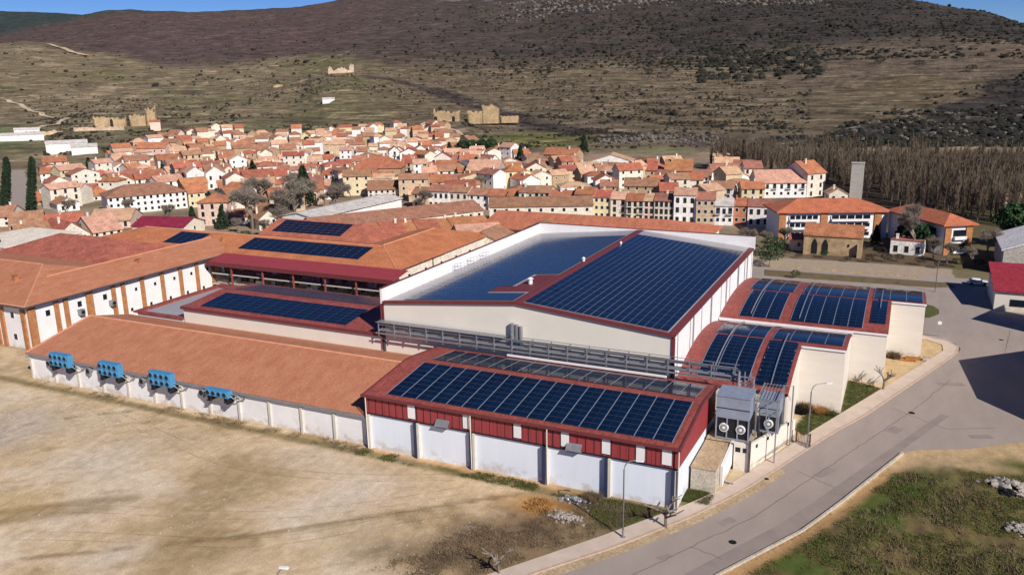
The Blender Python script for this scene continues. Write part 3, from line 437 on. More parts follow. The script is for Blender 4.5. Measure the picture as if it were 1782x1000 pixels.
HAND = [(-165.1,267.5,0,0.15,6.3,9,5.6,'g',1.8,'b','b',2,2,'beige house with brown roof at the left end of the street row'),
(-158.4,269.8,0,0.11,8.5,9,6.5,'g',1.8,'w','b',2,4,'long white house with brown roof and small upper windows'),
(-150.6,271.1,0,0.11,7.7,9,6.4,'g',1.8,'c','b',2,3,'cream house beside the long white brown-roofed house'),
(-142.8,272.3,0,0.16,7.6,9,5.5,'g',1.8,'w','b',2,3,'white low house with dark brown roof in the street row'),
(-134.7,272.2,0,0.19,7.4,9,5.5,'g',1.8,'c','r',2,3,'pale house with red-brown roof and tall windows'),
(-127.2,269.6,0,0.1,4.4,9,6.2,'g',1.8,'k','o',2,2,'pinkish house with orange roof left of the mint house'),
(-120.5,266.2,0,0.15,5.5,9,8,'g',1.8,'m','b',3,2,'mint-tinted white three-storey row house'),
(-115,267.1,0,0.14,5.6,9,8.1,'g',1.8,'b','b',3,3,'beige row house with dark balconies beside the mint house'),
(-107.3,266.8,0,0.16,8.8,9,6.8,'g',1.8,'w','r',3,4,'wide bluish white row house with white balconies'),
(-98.9,266.1,0,0.13,6.6,9,8.3,'g',1.8,'c','o',3,3,'cream-yellow row house with orange roof and brown balconies'),
(-92.8,267,0,0.16,5.7,9,7.5,'g',1.8,'y','r',3,3,'yellow row house with dark wooden windows'),
(-86.9,266.9,0,0.13,5.5,9,7.2,'g',1.8,'c','p',3,2,'pale yellow row house with blank end bays'),
(-81,266.4,0,0.21,5.7,9,6.9,'g',1.8,'y','r',3,3,'light yellow row house with maroon roof and glazed balconies'),
(-76.5,267.2,0,0.14,3.4,9,7,'g',1.8,'k','p',3,2,'narrow pinkish row house'),
(-71.5,267.3,0,0.11,6.4,9,7.2,'g',1.8,'c','b',3,4,'cream row house with tall dark window bays'),
(-64.6,267.3,0,0.17,7,9,9.4,'g',1.8,'w','p',3,3,'tallest white row house with round-headed door'),
(-57.9,267.6,0,0.21,6,9,8.2,'g',1.8,'b','b',3,3,'beige patchy row house right of the tallest white one'),
(-52.2,268.8,0,0.19,5.7,9,6.3,'g',1.8,'w','w',2,3,'low white row house with long balcony'),
(-47.4,270.7,0,0.17,4.5,9,6.3,'g',1.8,'r','o',2,2,'brick-fronted row house with white base'),
(-41.8,271.1,0,0.15,6.7,9,6.3,'g',1.8,'w','b',2,3,'white row house at the right end of the street row'),
(-166.7,410.5,0.5,-0.08,18.6,10,6.7,'g',3,'s','r',2,5,'stone and brick house with deep red roof and wide eaves'),
(-129,383.3,0.3,0.24,22.6,13,6.6,'G',3.5,'w','p',3,7,'largest white villa above the row, with pink stepped roof'),
(-104.1,361.8,0.4,0.04,12.2,12,5.6,'h',4,'b','o',2,4,'beige house with bright orange hipped roof right of the white villa'),
(-89.6,357.3,0.6,0.2,11.7,12,6.4,'g',4,'b','o',2,3,'house with orange roof above a red painted yard'),
(-78,350.7,0.5,0.22,7.8,10,4.8,'g',2.5,'w','b',2,2,'white house with brown roof below the wood'),
(-70.4,363.3,0.8,0.43,12.3,10,5.8,'g',2.5,'w','b',2,5,'white house with row of dark windows near the wood'),
(-60.6,372.8,1.4,0.36,7.6,9,5.9,'g',2.5,'c','b',2,3,'cream house at the edge of the poplar wood'),
(-43.7,336,0.1,0.37,18.8,14,6,'g',4,'w','p',2,7,'long white house with long pinkish roof and dormers'),
(-31.8,342.8,0.1,0.87,9.1,14,9.3,'g',4,'c','o',3,2,'tall cream house with orange roof at the village edge'),
(-22.6,331.8,0,0.29,6.8,8,3,'G',2,'c','p',1,2,'small cream gabled shed left of the concrete tower'),
(-64.7,322.4,0,0.01,10.3,9,4.8,'g',2,'w','b',2,3,'white house with brown roof just above the row'),
(-52,321.9,0,0.34,8.5,9,5.2,'g',2,'y','o',2,3,'yellow-fronted house above the right end of the row'),
(-94.3,318,0,0.22,13.5,10,5,'g',2.5,'s','b',2,4,'long stone house with brown roof above the row'),
(-81.5,311.7,0,0.33,6.9,10,4.4,'g',2.5,'s','o',2,2,'stone house with orange roof above the row'),
(-108.1,319.4,0,0.33,6.9,9,4.1,'g',2,'s','b',2,2,'small stone house below the white villa'),
(-173.8,335.3,0,0.17,14.7,14,6.7,'g',4,'g','p',3,6,'tall grey house with many small windows'),
(-166.1,347.4,0,0.3,10.4,12,5.8,'g',3,'w','o',2,2,'white house with orange roof beside the tall grey house'),
(-200.4,350.5,0,0.32,12.1,11,6,'g',2.5,'w','r',2,3,'white house with red roof next to the dark barn'),
(-196.7,355.2,0,0.02,8.5,9,6.1,'G',2,'g','g',1,1,'dark slate barn with grey roof'),
(-195.5,313.1,0,0.3,11.7,9,3.5,'g',3,'k','r',1,2,'low house with red roof behind the stone church'),
(-226.9,329.3,0,0.39,23.6,16,6.5,'h',5,'s','o',1,5,'old stone church with broad ochre hipped roof'),
(-193.2,286.1,0,0.56,13.8,10,3.7,'g',3,'c','b',2,6,'cream house with small windows below the stone church'),
(-260.2,226.2,0,1.03,28.2,15,6.4,'h',3.5,'w','b',3,12,'long white institution of three storeys with bent brown roof'),
(-250.4,242,0,1.11,8.1,12,5.8,'g',3,'y','o',2,3,'yellowish annexe right of the white institution'),
(-212.9,211.1,0,0.49,9.9,10,7.8,'h',2.5,'k','r',3,3,'pink and grey villa with red hipped roof'),
(-215.2,189.5,0,0.25,18.3,12,3.2,'g',2,'c','m',1,6,'low cream hall with plum coloured metal roof'),
(-419.2,371,0.4,0.44,17.6,10,8.3,'g',3,'k','o',2,4,'broad pink house with orange roof at far left of the old town'),
(-386.8,279.5,0.1,0.84,9.7,10,4.5,'g',2.5,'w','r',2,3,'white house with red roof beside the tree lined avenue'),
(-438.6,320.3,0.4,0.94,12.1,10,4.5,'g',2.5,'k','r',2,3,'pink house with red roof above the white one'),
(-370.2,280.5,0.1,0.92,8.1,9,5,'G',2,'w','p',2,2,'white gabled house with pale roof'),
(-324.3,269.1,0,0.73,10,10,4.2,'G',3,'c','o',2,2,'cream gabled house with orange roof behind the institution'),
(-316.6,278.1,0,0.96,12.9,9,4.7,'g',2.5,'w','r',2,4,'white house with red-brown roof behind the institution'),
(-295.7,284.6,0,1.2,10.3,10,6.2,'G',3,'w','b',2,3,'bright white gabled house with brown roof'),
(-284.6,286.1,0,0.78,8.4,10,7.2,'G',3,'w','p',2,2,'tall white blank gable above the bare tree'),
(-315.8,224.6,0,0.57,11.9,12,1.8,'g',3,'s','o',1,3,'low farm building with orange roof by the avenue'),
(-313.4,235.5,0,0.75,8.3,10,2.3,'g',2,'k','r',1,3,'low pink shed with red roof'),
(-306.5,242.8,0,1.19,8.7,12,1.9,'h',3.5,'c','r',1,2,'low building with deep red hipped roof'),
(-219.3,139.6,0,0.91,11,16,4.6,'g',4,'c','b',2,6,'cream house with broad brown roof at the left edge'),
(-224.8,154.9,0,1.13,8.9,14,4.3,'g',4,'c','b',2,4,'cream house with brown roof and white dormers'),
(-221.6,164.1,0,1.34,10,13,4.3,'G',4,'c','r',2,3,'cream gabled house with red-brown roof near the hipped wing'),
(-219.9,174.7,0,1.3,8.8,13,4.2,'g',4,'c','p',2,4,'cream house with pinkish roof near the plum hall'),
(-255.5,173.2,0,0.87,9.5,12,4,'g',3.5,'c','b',2,4,'cream house with sagging brown roof behind the dormer house'),
(-240.8,176.2,0,0.94,10.8,12,3.6,'g',3.5,'b','o',2,4,'beige house with dull orange roof beside the tall garden'),
(-283.2,183.5,0,0.55,5.7,12,3.5,'g',3,'c','b',2,2,'cream house cut by the left edge below the avenue'),
(-243.3,194.7,0,0.52,13.3,12,2.7,'g',3,'k','p',1,4,'low pink house with pale pink roof left of the plum hall'),
(-205.6,215.5,0,0.76,5.6,9,2.7,'g',2,'w','b',1,2,'low white house behind the bare tree'),
(-188.7,211.1,0,1.03,6.5,10,3.8,'G',2.5,'c','b',2,2,'cream barn gable left of the long tiled terrace'),
(-189.7,216.5,0,1.35,7.5,9,4.9,'G',2.5,'c','b',2,2,'tall cream gable behind the solar roof')]
RAND = [(-222.3,422.9,0.7,-0.5,6.5,6.7,5.1,'g',1.6,'w','o',2,2),
(-469.8,526.8,1,0.81,11,6,5.4,'h',2.2,'c','p',2,3),
(-193.9,427.5,0.9,0.66,6.1,7.1,5.3,'G',2.1,'k','o',2,1),
(-217.6,385.2,0,0.57,7.6,7.3,5.7,'g',2.1,'s','b',2,2),
(-216.8,396.3,0.1,0.81,9.7,7.6,5.7,'g',1.8,'b','r',2,3),
(-283.6,322,0,2.33,11.7,8.1,5.4,'g',2.5,'k','b',2,3),
(-105.3,378.9,1.1,0.53,7.7,6.5,5.8,'g',2.3,'w','r',2,2),
(-424.7,455.5,0.8,2.57,9.1,8.2,5.6,'g',2.4,'w','p',2,2),
(-442.2,369.2,0.4,1.44,6.3,7.1,2.9,'g',2.2,'k','b',1,1),
(-221.2,251.9,0,0.64,7.7,9.5,5.1,'g',1.7,'b','o',2,2),
(-210.1,389.9,0,0.66,10,6.9,5.3,'h',1.8,'s','b',2,3),
(-394.7,404,0.5,0.82,6.8,8.5,7.7,'g',2.3,'s','o',3,2),
(-181.2,381.4,0,0.69,10.9,6.8,5.5,'G',2.2,'c','p',2,3),
(-490.2,478.7,1.1,2.58,7,6.1,2.6,'g',1.7,'b','o',1,2),
(-236.9,352.5,0,0.41,11,7.4,2.7,'g',2.4,'s','b',1,3),
(-295.7,415.8,0,0.47,6.8,7.6,5.5,'g',2.4,'w','b',2,2),
(-252.6,322.8,0,-0.67,7.8,8.9,7.7,'h',1.9,'c','r',3,2),
(-285.5,455.7,0.2,0.61,7.3,6.1,8.2,'g',2,'w','p',3,2),
(-389.9,435.4,0,0.77,10.1,8.2,5.2,'g',2.4,'c','b',2,3),
(-166.6,383.7,0.1,0.83,10.5,8.3,5.2,'G',2.2,'c','p',2,3),
(-353.7,403.7,0.1,0.59,9.9,7.5,5.7,'G',1.6,'s','p',2,3),
(-231,305.4,0,-0.52,12.7,8.9,7.8,'h',1.6,'c','b',3,3),
(-285.2,357.9,0,0.55,7.7,6.4,5.6,'g',2.4,'w','p',2,2),
(-125.1,361.4,0,0.73,6.4,7.1,5.6,'g',2.6,'c','b',2,1),
(-291.7,394.4,0,0.45,6.9,7.6,8.1,'g',1.5,'w','p',3,2),
(-250.7,371.6,0,0.47,7.8,7.7,2.7,'G',2.1,'c','b',1,2),
(-347.1,391.2,0,0.69,6.7,6.1,5.7,'G',2.1,'c','b',2,2),
(-363.7,423,0.1,0.81,10.1,6.1,8,'g',2.3,'w','p',3,3),
(-273.1,281.6,0,0.79,9.1,7.9,2.7,'g',1.9,'w','o',1,2),
(-242.9,280.6,0,-0.32,7,8.4,5.4,'g',1.6,'c','o',2,2),
(-241.3,250.1,0,0.89,7.9,7.8,5.4,'g',1.8,'b','b',2,2),
(-79.1,338.9,0.2,0.26,8.5,8.5,5.4,'g',2.3,'c','o',2,2),
(-223.5,235.2,0,1.12,9.2,7.9,7.6,'g',1.6,'c','o',3,2),
(-217.6,236.7,0,-0.09,7,7.2,5,'G',2.4,'b','o',2,2),
(-260.4,297.9,0,0.7,10.9,8.5,5.5,'g',2.5,'c','o',2,3),
(-366.8,516,0,0.58,7.2,8.4,3.3,'g',2.1,'c','r',1,2),
(-281,504,0.4,0.54,6.6,6.8,7.8,'g',2,'y','b',3,2),
(-361.5,335.9,0.2,1.14,7.3,7.8,5.3,'G',1.4,'c','p',2,2),
(-239.8,321.5,0,2.12,7.9,9.3,5.3,'g',2.5,'s','r',2,2),
(-250,276.2,0,0.9,12.6,8.6,8,'g',2.6,'w','r',3,3),
(-281.2,428.1,0,0.59,8.4,6.5,2.9,'g',1.8,'c','p',1,2),
(-338.8,261.7,0,1.27,12.4,7.6,8,'G',2.1,'c','b',3,3),
(-264.8,357.4,0,-0.33,8.6,7.4,3,'G',1.6,'s','b',1,2),
(-139.8,307.4,0,0.7,8.2,7.9,3,'h',1.9,'w','b',1,2),
(-337.6,282.8,0,0.25,12.4,9.7,5.1,'h',2.5,'b','b',2,3),
(-460.7,402.8,0.5,1.29,7.4,7.6,5.2,'g',2.1,'s','b',2,2),
(-277.1,321.8,0,0.73,8.5,8.3,5.3,'g',1.5,'c','b',2,2),
(-395.7,336.7,0.2,0.31,8,8.3,5,'h',1.6,'w','b',2,2),
(-422.4,577.1,0,0.46,9.9,7.9,3,'g',1.8,'w','b',1,3),
(-345.4,356.6,0.1,2.29,9.5,7.9,2.9,'g',1.5,'b','o',1,2),
(-207.5,243,0,0.83,12.7,7.2,5.6,'g',2.5,'b','o',2,3),
(-154.5,352,0,0.87,7.2,8.6,2.9,'g',2,'s','p',1,2),
(-156.3,364.6,0,0.92,10.2,6,5,'G',1.9,'s','p',2,3),
(-110.9,357.3,0.3,-0.4,6.5,6.7,8.1,'G',1.9,'b','p',3,2),
(-245.5,406.5,0.1,-0.47,10.5,8.2,5.8,'g',2.5,'w','b',2,3),
(-209,289.2,0,0.56,11.5,7.2,8.2,'g',2.2,'y','b',3,3),
(-406.1,446.5,0.2,0.74,9.9,7,2.6,'g',1.5,'b','b',1,3),
(-183.2,368.4,0,0.85,8.3,8.3,5,'g',2.3,'w','b',2,2),
(-318.8,345.2,0,0.9,9.2,8.1,5.6,'G',1.8,'s','o',2,2),
(-207.2,428.9,1.1,-0.29,8.8,7.9,7.7,'g',2.1,'w','p',3,2),
(-228.7,361.9,0,0.53,8,8.4,5.1,'g',2.1,'c','r',2,2),
(-292.3,305.4,0,-0.16,8.5,7.8,5.5,'G',1.5,'b','r',2,2),
(-343.5,328.5,0.1,1.17,10.2,9.5,5.4,'g',1.4,'k','r',2,3),
(-336.3,398.6,0,0.76,9.4,8.5,7.6,'g',2.6,'s','b',3,2),
(-369.1,525.8,0,-0.44,6.7,7.3,5.1,'g',2.1,'c','r',2,2),
(-371.2,308.5,0.1,1.21,8.5,7.9,5.3,'G',1.7,'w','p',2,2),
(-265.6,440.3,0.2,0.76,6.6,7.7,7.6,'g',2.3,'c','o',3,2),
(-519.6,514.7,3.7,2.65,6.4,7.9,5.1,'g',1.6,'w','p',2,1),
(-192.3,419.1,0.7,0.63,8.4,6.2,5.7,'g',2,'w','o',2,2),
(-164.4,375.5,0.1,-0.38,8.3,6.7,5.2,'G',2.6,'w','b',2,2),
(-400.2,616.3,0,0.3,7.6,8.2,3,'g',1.7,'c','b',1,2),
(-208.9,340.1,0,0.59,6.7,6.5,8.3,'g',1.7,'w','p',3,2),
(-386,584.5,0,0.38,9,6.7,5.6,'g',2.1,'y','p',2,2),
(-195.4,374.9,0,0.61,9.1,7.6,5.4,'g',1.9,'w','b',2,2),
(-189.2,307.2,0,2.04,7,9.8,3,'g',2.5,'k','p',1,2),
(-247.9,352.1,0,0.41,8.5,7.2,2.5,'g',2.3,'c','o',1,2),
(-385.4,426.2,0.2,-0.29,9.8,7,5.7,'G',2.4,'w','b',2,3),
(-176,300.8,0,0.57,10.7,9.5,5.5,'g',2.6,'c','o',2,3),
(-368.3,316.6,0.1,1.15,12.3,7.5,7.8,'g',2.5,'c','b',3,3),
(-126.7,346.2,0,0.75,7.1,7.8,5.7,'g',2.4,'s','p',2,2),
(-438.4,490.3,0.5,0.8,7.7,6.7,5.3,'g',2.3,'s','b',2,2),
(-374.8,518.8,0,0.6,8.8,7.8,2.9,'g',2.3,'w','b',1,2),
(-234.5,381.5,0,-0.44,10.2,7.2,8.3,'g',1.7,'c','o',3,3),
(-361.2,600.1,3.7,0.54,9.3,8,5,'G',2.5,'c','b',2,2),
(-450.3,596.8,0.5,2.16,8,7.1,5.3,'g',2,'w','p',2,2),
(-363.6,350.2,0.2,1.12,10.6,7.4,7.8,'g',2.1,'b','b',3,3),
(-330.3,456.3,0,0.46,9.4,6.1,3,'g',2.4,'s','p',1,2),
(-213.7,439.4,1.4,2.15,9.3,6.3,5.1,'h',2.4,'s','b',2,2),
(-421.9,353.6,0.5,1.13,10.8,7.1,7.6,'g',1.4,'c','p',3,3),
(-395.5,383.6,0.5,1.09,6.1,7.8,5.1,'g',2.2,'b','p',2,1),
(-254.7,272,0,2.49,8.8,8.2,8.2,'g',2.3,'c','b',3,2),
(-216.5,447.9,1.5,0.55,7.3,7.6,3.3,'G',1.9,'k','b',1,2),
(-161.1,299.6,0,0.62,8.8,7.4,5.1,'g',1.6,'c','b',2,2),
(-318.5,255.7,0,0.27,8,8.8,5.7,'h',1.8,'c','o',2,2),
(-248.7,421.7,0.2,0.45,10.3,8.2,5.2,'G',2.1,'c','p',2,3),
(-430.4,356.5,0.5,1.24,10.7,6.2,5.8,'g',1.9,'c','o',2,3),
(-450.7,528.5,0,0.66,9.5,7.9,8,'g',1.6,'c','b',3,2),
(-413.8,347.3,0.4,2.77,10.2,7.8,5.5,'G',2.2,'c','p',2,3),
(-107,345.1,0.1,0.76,11.1,6.9,7.9,'g',2.4,'c','o',3,3),
(-168.3,318,0,0.6,12.8,8.5,5.6,'G',1.8,'y','o',2,4),
(-370.6,466.5,0,-0.49,11,6.6,7.7,'g',1.7,'b','b',3,3),
(-454.1,412.4,0.5,1.05,9.3,7.3,5.1,'g',1.5,'c','p',2,2),
(-257.9,361.8,0,-0.44,8,6.5,2.9,'g',1.6,'w','o',1,2),
(-452,450.3,0.9,2.53,7.6,7.3,5.5,'G',2.1,'s','o',2,2),
(-422.5,464.9,0.9,0.74,10.9,8.5,5.4,'g',1.8,'s','b',2,3),
(-305.2,309.3,0,0.97,12.9,7.7,5.5,'g',2.3,'b','b',2,4),
(-228.2,422.6,0.6,0.48,8.1,7.6,5.3,'g',1.5,'c','p',2,2),
(-212.6,258,0,0.52,11,7.3,5.3,'G',1.4,'k','b',2,3),
(-405.5,437.7,0.3,0.83,10.1,7.3,5.5,'g',2.6,'w','b',2,3),
(-290.2,283.9,0,2.51,11.6,7.5,8.3,'g',2.5,'w','p',3,3),
(-217.7,295.7,0,0.63,8.9,7.8,7.9,'G',2.3,'c','b',3,2),
(-340.9,588.1,1.9,0.71,6.6,7.1,8.2,'g',2,'b','b',3,2),
(-424.4,552.3,0.5,0.33,11,7.4,3.3,'h',1.5,'w','p',1,3),
(-319.7,297.9,0,1.21,10.6,7.7,5.7,'g',2.2,'c','p',2,3),
(-214.5,281.5,0,2.21,10.5,10,3,'g',1.5,'w','r',1,3),
(-250,404.8,0,2.05,11.1,7.5,7.8,'g',1.8,'b','b',3,3),
(-268.5,395.2,0,0.54,10.6,6.1,2.9,'g',1.8,'s','o',1,3),
(-482,508.9,2.7,1.03,9.5,6.2,5.2,'g',1.9,'b','b',2,2),
(-296.7,271.4,0,1.25,12.4,8.8,5,'g',2.2,'w','p',2,3),
(-427.1,442.4,0.6,0.88,8.6,6.2,5.5,'G',1.5,'w','p',2,2),
(-323.1,253.1,0,1.16,11.3,8.4,2.9,'g',1.7,'c','o',1,3),
(-504.5,506.9,3.7,0.95,7.7,8.6,5.6,'h',1.6,'c','p',2,2),
(-333.4,275.6,0,1.44,10.1,7.9,5.1,'g',1.7,'b','b',2,3),
(-236,259.8,0,0.74,12.9,9,7.6,'g',1.7,'b','p',3,4),
(-259.7,396.3,0,0.63,6.2,6.7,8.1,'G',2.5,'w','b',3,1),
(-309.9,351.3,0,0.85,10.9,7.4,2.9,'g',2.6,'c','p',1,3),
(-93.9,342.8,0.3,-0.48,7.4,7.5,5.3,'g',2.6,'s','b',2,2),
(-381,455.4,0,-0.41,6.9,6.9,5.1,'g',1.6,'b','p',2,2),
(-304.7,405.6,0,2.04,8.9,7.5,2.7,'g',2,'w','p',1,2),
(-314.8,369.8,0,0.73,7.3,6.5,5.1,'g',2.1,'w','p',2,2),
(-408.6,466.7,0.4,-0.42,10,8,7.6,'g',1.8,'c','b',3,3),
(-258.2,475.6,0.6,-0.46,10.8,7.6,7.6,'G',2.4,'y','b',3,3),
(-274.1,341.6,0,0.57,7.5,7.4,3,'g',2.2,'b','o',1,2),
(-378.4,375.8,0.3,0.87,7.3,7.5,5.6,'h',2.1,'c','b',2,2),
(-304.9,336,0,0.97,7.5,7.5,5.6,'g',1.6,'b','p',2,2),
(-448.2,579.2,0.6,0.67,7.4,8,5,'g',1.6,'w','b',2,2),
(-404.6,347.5,0.3,0.05,6.9,8.4,7.9,'h',1.6,'c','p',3,2),
(-81.2,410.3,1.9,0.19,9.8,8.2,5.4,'g',2,'w','p',2,3),
(-334.8,444.4,0,0.51,10.2,6.2,7.7,'h',2.5,'w','p',3,3),
(-500.5,448.3,2.9,1.2,10.6,8.2,5.3,'g',1.8,'w','p',2,3),
(-353.1,386.5,0.1,2.2,11,8.5,2.8,'h',1.7,'c','r',1,3),
(-331.4,415.9,0,0.78,7.7,6.3,5.1,'g',1.6,'c','b',2,2),
(-319.6,448.2,0,2,10.7,7.5,3.1,'G',2.6,'c','r',1,3),
(-242.2,298.5,0,0.69,11.2,8.2,2.9,'g',1.6,'y','o',1,3),
(-422.3,562.5,0.3,0.38,9,7.6,5.6,'g',1.7,'c','o',2,2),
(-352.7,453,0,0.47,8.1,6.2,5.8,'g',1.9,'b','p',2,2),
(-226.3,433.6,0.9,0.7,7.9,8,5.2,'g',2.1,'w','p',2,2),
(-247.5,391.9,0,0.51,10.2,6.2,7.9,'G',2.3,'w','r',3,3),
(-414.6,362.9,0.4,1.31,10.4,7.9,2.9,'g',2.5,'s','p',1,3),
(-220.6,354.9,0,0.45,6.3,7.4,5.2,'G',1.7,'s','p',2,1),
(-120.7,356.6,0.1,-0.45,9.7,8.5,5.4,'g',1.8,'c','p',2,3),
(-157.1,335.1,0,0.82,6.4,7.3,2.6,'g',1.9,'s','b',1,2),
(-334.9,522.7,0.5,2.02,7.8,6.6,5,'G',1.5,'w','b',2,2),
(-324.3,395.1,0,0.41,11.1,8.6,5.4,'g',2.2,'w','p',2,3),
(-408.3,402.8,0.4,2.53,8.5,8.3,5.6,'G',2.5,'w','b',2,2),
(-401.2,296.5,0.2,2.88,11.2,7.3,3.1,'h',2.4,'b','p',1,3),
(-318,481.5,0,-0.51,9.2,7.7,5.2,'g',1.4,'c','o',2,2),
(-324,489.9,0,2.2,6.8,7.6,7.6,'g',1.8,'c','p',3,2),
(-347,496.9,0,0.64,7.8,7.9,8,'g',2.6,'s','b',3,2),
(-143.2,332.8,0,0.77,9.1,6.5,5.7,'G',1.9,'c','p',2,2),
(-353.3,323.9,0.2,1.06,11.9,7.5,7.9,'g',2.5,'c','r',3,3),
(-360.2,271.8,0,1.44,12.9,7.1,8.2,'g',2,'y','p',3,4),
(-328.6,329,0,1,8.9,7.6,5.1,'g',1.9,'s','b',2,2),
(-228.1,273.8,0,2.1,10.5,9.9,2.7,'g',2.2,'s','o',1,3),
(-301.9,466.2,0,0.44,10.1,7.5,5.3,'h',2.2,'w','p',2,3),
(-490.6,425.4,1.4,1.16,9,6.8,5.4,'h',2.6,'b','p',2,2),
(-150.2,342.6,0,0.55,9,7.5,7.6,'G',2.4,'c','r',3,2),
(-349.7,567.4,0.7,0.56,7.6,7.8,7.8,'g',2.3,'b','o',3,2),
(-363.1,358.4,0.2,1.07,7.1,7.6,2.8,'g',2.6,'k','b',1,2),
(-218.6,348.6,0,0.37,7.1,6.3,7.6,'g',1.6,'b','r',3,2),
(-471.9,492,0.5,1.03,7.9,8,8.3,'g',1.5,'w','r',3,2),
(-136.3,404.8,1,-0.4,8.8,6.8,5.3,'h',1.5,'c','p',2,2),
(-315.9,509.1,0.5,0.42,7.4,7.7,5.2,'G',1.5,'w','r',2,2),
(-153,381.9,0.3,-0.32,7.8,6.4,5.6,'G',1.6,'c','o',2,2),
(-297.5,311.3,0,2.66,8.3,7.2,5.7,'g',2.4,'c','o',2,2),
(-331.5,309,0,1.06,10.2,7.7,8.1,'g',1.6,'w','b',3,3),
(-159.3,288.8,0,0.53,12.1,9.8,5.4,'g',2.3,'y','r',2,3),
(-398.5,515.7,0,0.52,8,6.5,5.7,'g',2.4,'w','p',2,2),
(-300.9,344.8,0,-0.26,6.6,7.7,2.8,'g',2.5,'s','r',1,2),
(-259.2,436.1,0.2,0.56,7.5,6.5,5.1,'g',2,'b','b',2,2),
(-221.4,265.3,0,0.62,7.7,7.8,5.4,'g',1.6,'k','b',2,2),
(-444.4,630.3,0.6,0.45,9.9,7.6,5.3,'g',1.7,'w','p',2,3),
(-430.5,584,0,0.57,10.9,7.1,8.2,'g',1.7,'y','r',3,3),
(-344.6,532.9,0.3,0.41,6.9,6.1,5.1,'h',2.4,'w','o',2,2),
(-184.7,307.1,0,0.4,7.7,7,3.3,'g',2,'w','o',1,2),
(-292.3,216.4,0,1.17,7.8,9.5,3,'G',2.1,'w','b',1,2),
(-270.4,414,0,0.46,9.4,7.6,5.2,'g',1.8,'c','b',2,2),
(-371,503.3,0,0.45,7.9,7.3,5.6,'G',1.4,'c','p',2,2),
(-451.4,377.3,0.4,1.11,11,7.5,7.6,'g',2.2,'w','o',3,3),
(-372.6,414.5,0.2,0.83,10.7,6.3,5.7,'g',2.2,'k','b',2,3),
(-229.4,296.1,0,0.63,8,8,2.5,'g',2.4,'s','p',1,2),
(-491.9,486.1,2,1.08,8.3,6.9,8.3,'g',2.5,'c','b',3,2),
(-263,286.3,0,-0.26,7,9.4,5.4,'g',1.7,'c','p',2,2),
(-463.3,469.5,0.8,1.01,8.3,7.4,5.1,'h',2,'b','p',2,2),
(-468.5,514,0.9,0.7,6.9,7.4,5.7,'G',2.4,'s','p',2,2),
(-358.1,305.8,0.1,1.32,8.1,8.7,5.6,'g',1.9,'c','o',2,2),
(-454.9,384.7,0.4,1.21,6.7,7.3,3,'h',2.6,'c','p',1,2),
(-268.4,330.4,0,0.52,8.4,7.2,5.5,'g',1.8,'c','o',2,2),
(-270.1,447.8,0.2,-0.49,8.6,8.1,7.8,'h',2.2,'w','b',3,2),
(-391.1,318.3,0.2,1.35,7.7,9.3,3.1,'h',1.4,'c','b',1,2),
(-331.5,299.6,0,0.11,8,7.4,5.5,'h',2.4,'w','b',2,2),
(-215.3,381.4,0,2.01,8.2,8.2,7.6,'g',2.5,'c','r',3,2),
(-254.1,454.9,0.5,0.59,7.8,6.5,5.6,'g',2.3,'y','b',2,2),
(-458,518.8,0.3,0.81,8.8,6.8,5.4,'g',1.6,'w','b',2,2),
(-442.4,463.7,1,0.88,7.7,7.4,3.2,'h',1.8,'w','o',1,2),
(-413.4,482.7,0.3,0.59,7.9,6,7.9,'g',1.9,'w','p',3,2),
(-80.3,323.5,0,0.58,8,8.7,7.5,'g',1.8,'c','b',3,2),
(-206.1,305.1,0,0.59,9.2,8.3,5.5,'g',1.5,'w','p',2,2),
(-390.5,552.8,0,0.41,11,6.8,2.9,'g',1.8,'w','b',1,3),
(-123.5,322.2,0,0.57,12.4,9.2,2.9,'h',1.5,'w','p',1,3),
(-340.5,579.8,1.4,0.61,7.2,6.4,8.2,'g',1.4,'b','r',3,2),
(-446.7,499.9,0.5,2.29,7.8,6.4,2.9,'h',2.5,'c','o',1,2),
(-432.7,401.6,0.5,1.06,11.1,8.2,5.7,'h',2.2,'w','p',2,3),
(-142.9,322.7,0,2.44,12.5,7.9,5.8,'g',2.1,'w','o',2,3),
(-305.7,486.5,0.2,-0.62,6.1,6.6,5.4,'h',1.8,'c','r',2,1),
(-264.7,426.9,0,0.53,9.9,7.7,5,'h',2.4,'c','b',2,3),
(-290.1,371,0,0.56,11,6.5,5.4,'g',2.1,'w','o',2,3),
(-251,415.8,0.1,2.13,9.9,6.3,8.3,'g',2,'c','b',3,3),
(-417,543,0.4,0.59,7.1,7.9,3.3,'g',1.8,'c','b',1,2),
(-316,357.1,0,0.65,10.1,8.4,5.3,'g',1.8,'w','p',2,3),
(-261.7,345.7,0,2.09,7.3,6.7,3.3,'g',2.1,'c','o',1,2),
(-354.8,579.3,2.1,0.49,6.7,7.9,5.3,'g',2.2,'y','p',2,2),
(-396.1,396.3,0.5,0.83,9.1,8.5,5.2,'g',2,'y','b',2,2),
(-310.9,317.5,0,0.84,8,8.4,5.2,'g',1.7,'b','r',2,2),
(-483.6,516.8,3.5,0.87,6.5,6.5,7.7,'g',2.3,'y','r',3,2),
(-263.2,367.2,0,0.61,7.2,6.7,5.5,'g',2.5,'k','b',2,2),
(-179.9,328,0,0.54,8.1,10,3.1,'g',2,'b','b',1,2),
(-378.9,441.7,0,0.71,9.5,7.8,5.3,'g',1.9,'s','p',2,2),
(-438.4,421.3,0.5,1.06,7.3,6.1,5.6,'g',1.8,'s','p',2,2),
(-213,358.9,0,0.59,11.1,6.5,3.1,'h',1.9,'c','b',1,3),
(-385.3,363.8,0.3,1.09,9.7,7.1,2.6,'g',1.7,'b','r',1,3),
(-408.7,536.4,0.2,0.5,8.1,6.8,5.3,'g',2.2,'k','o',2,2),
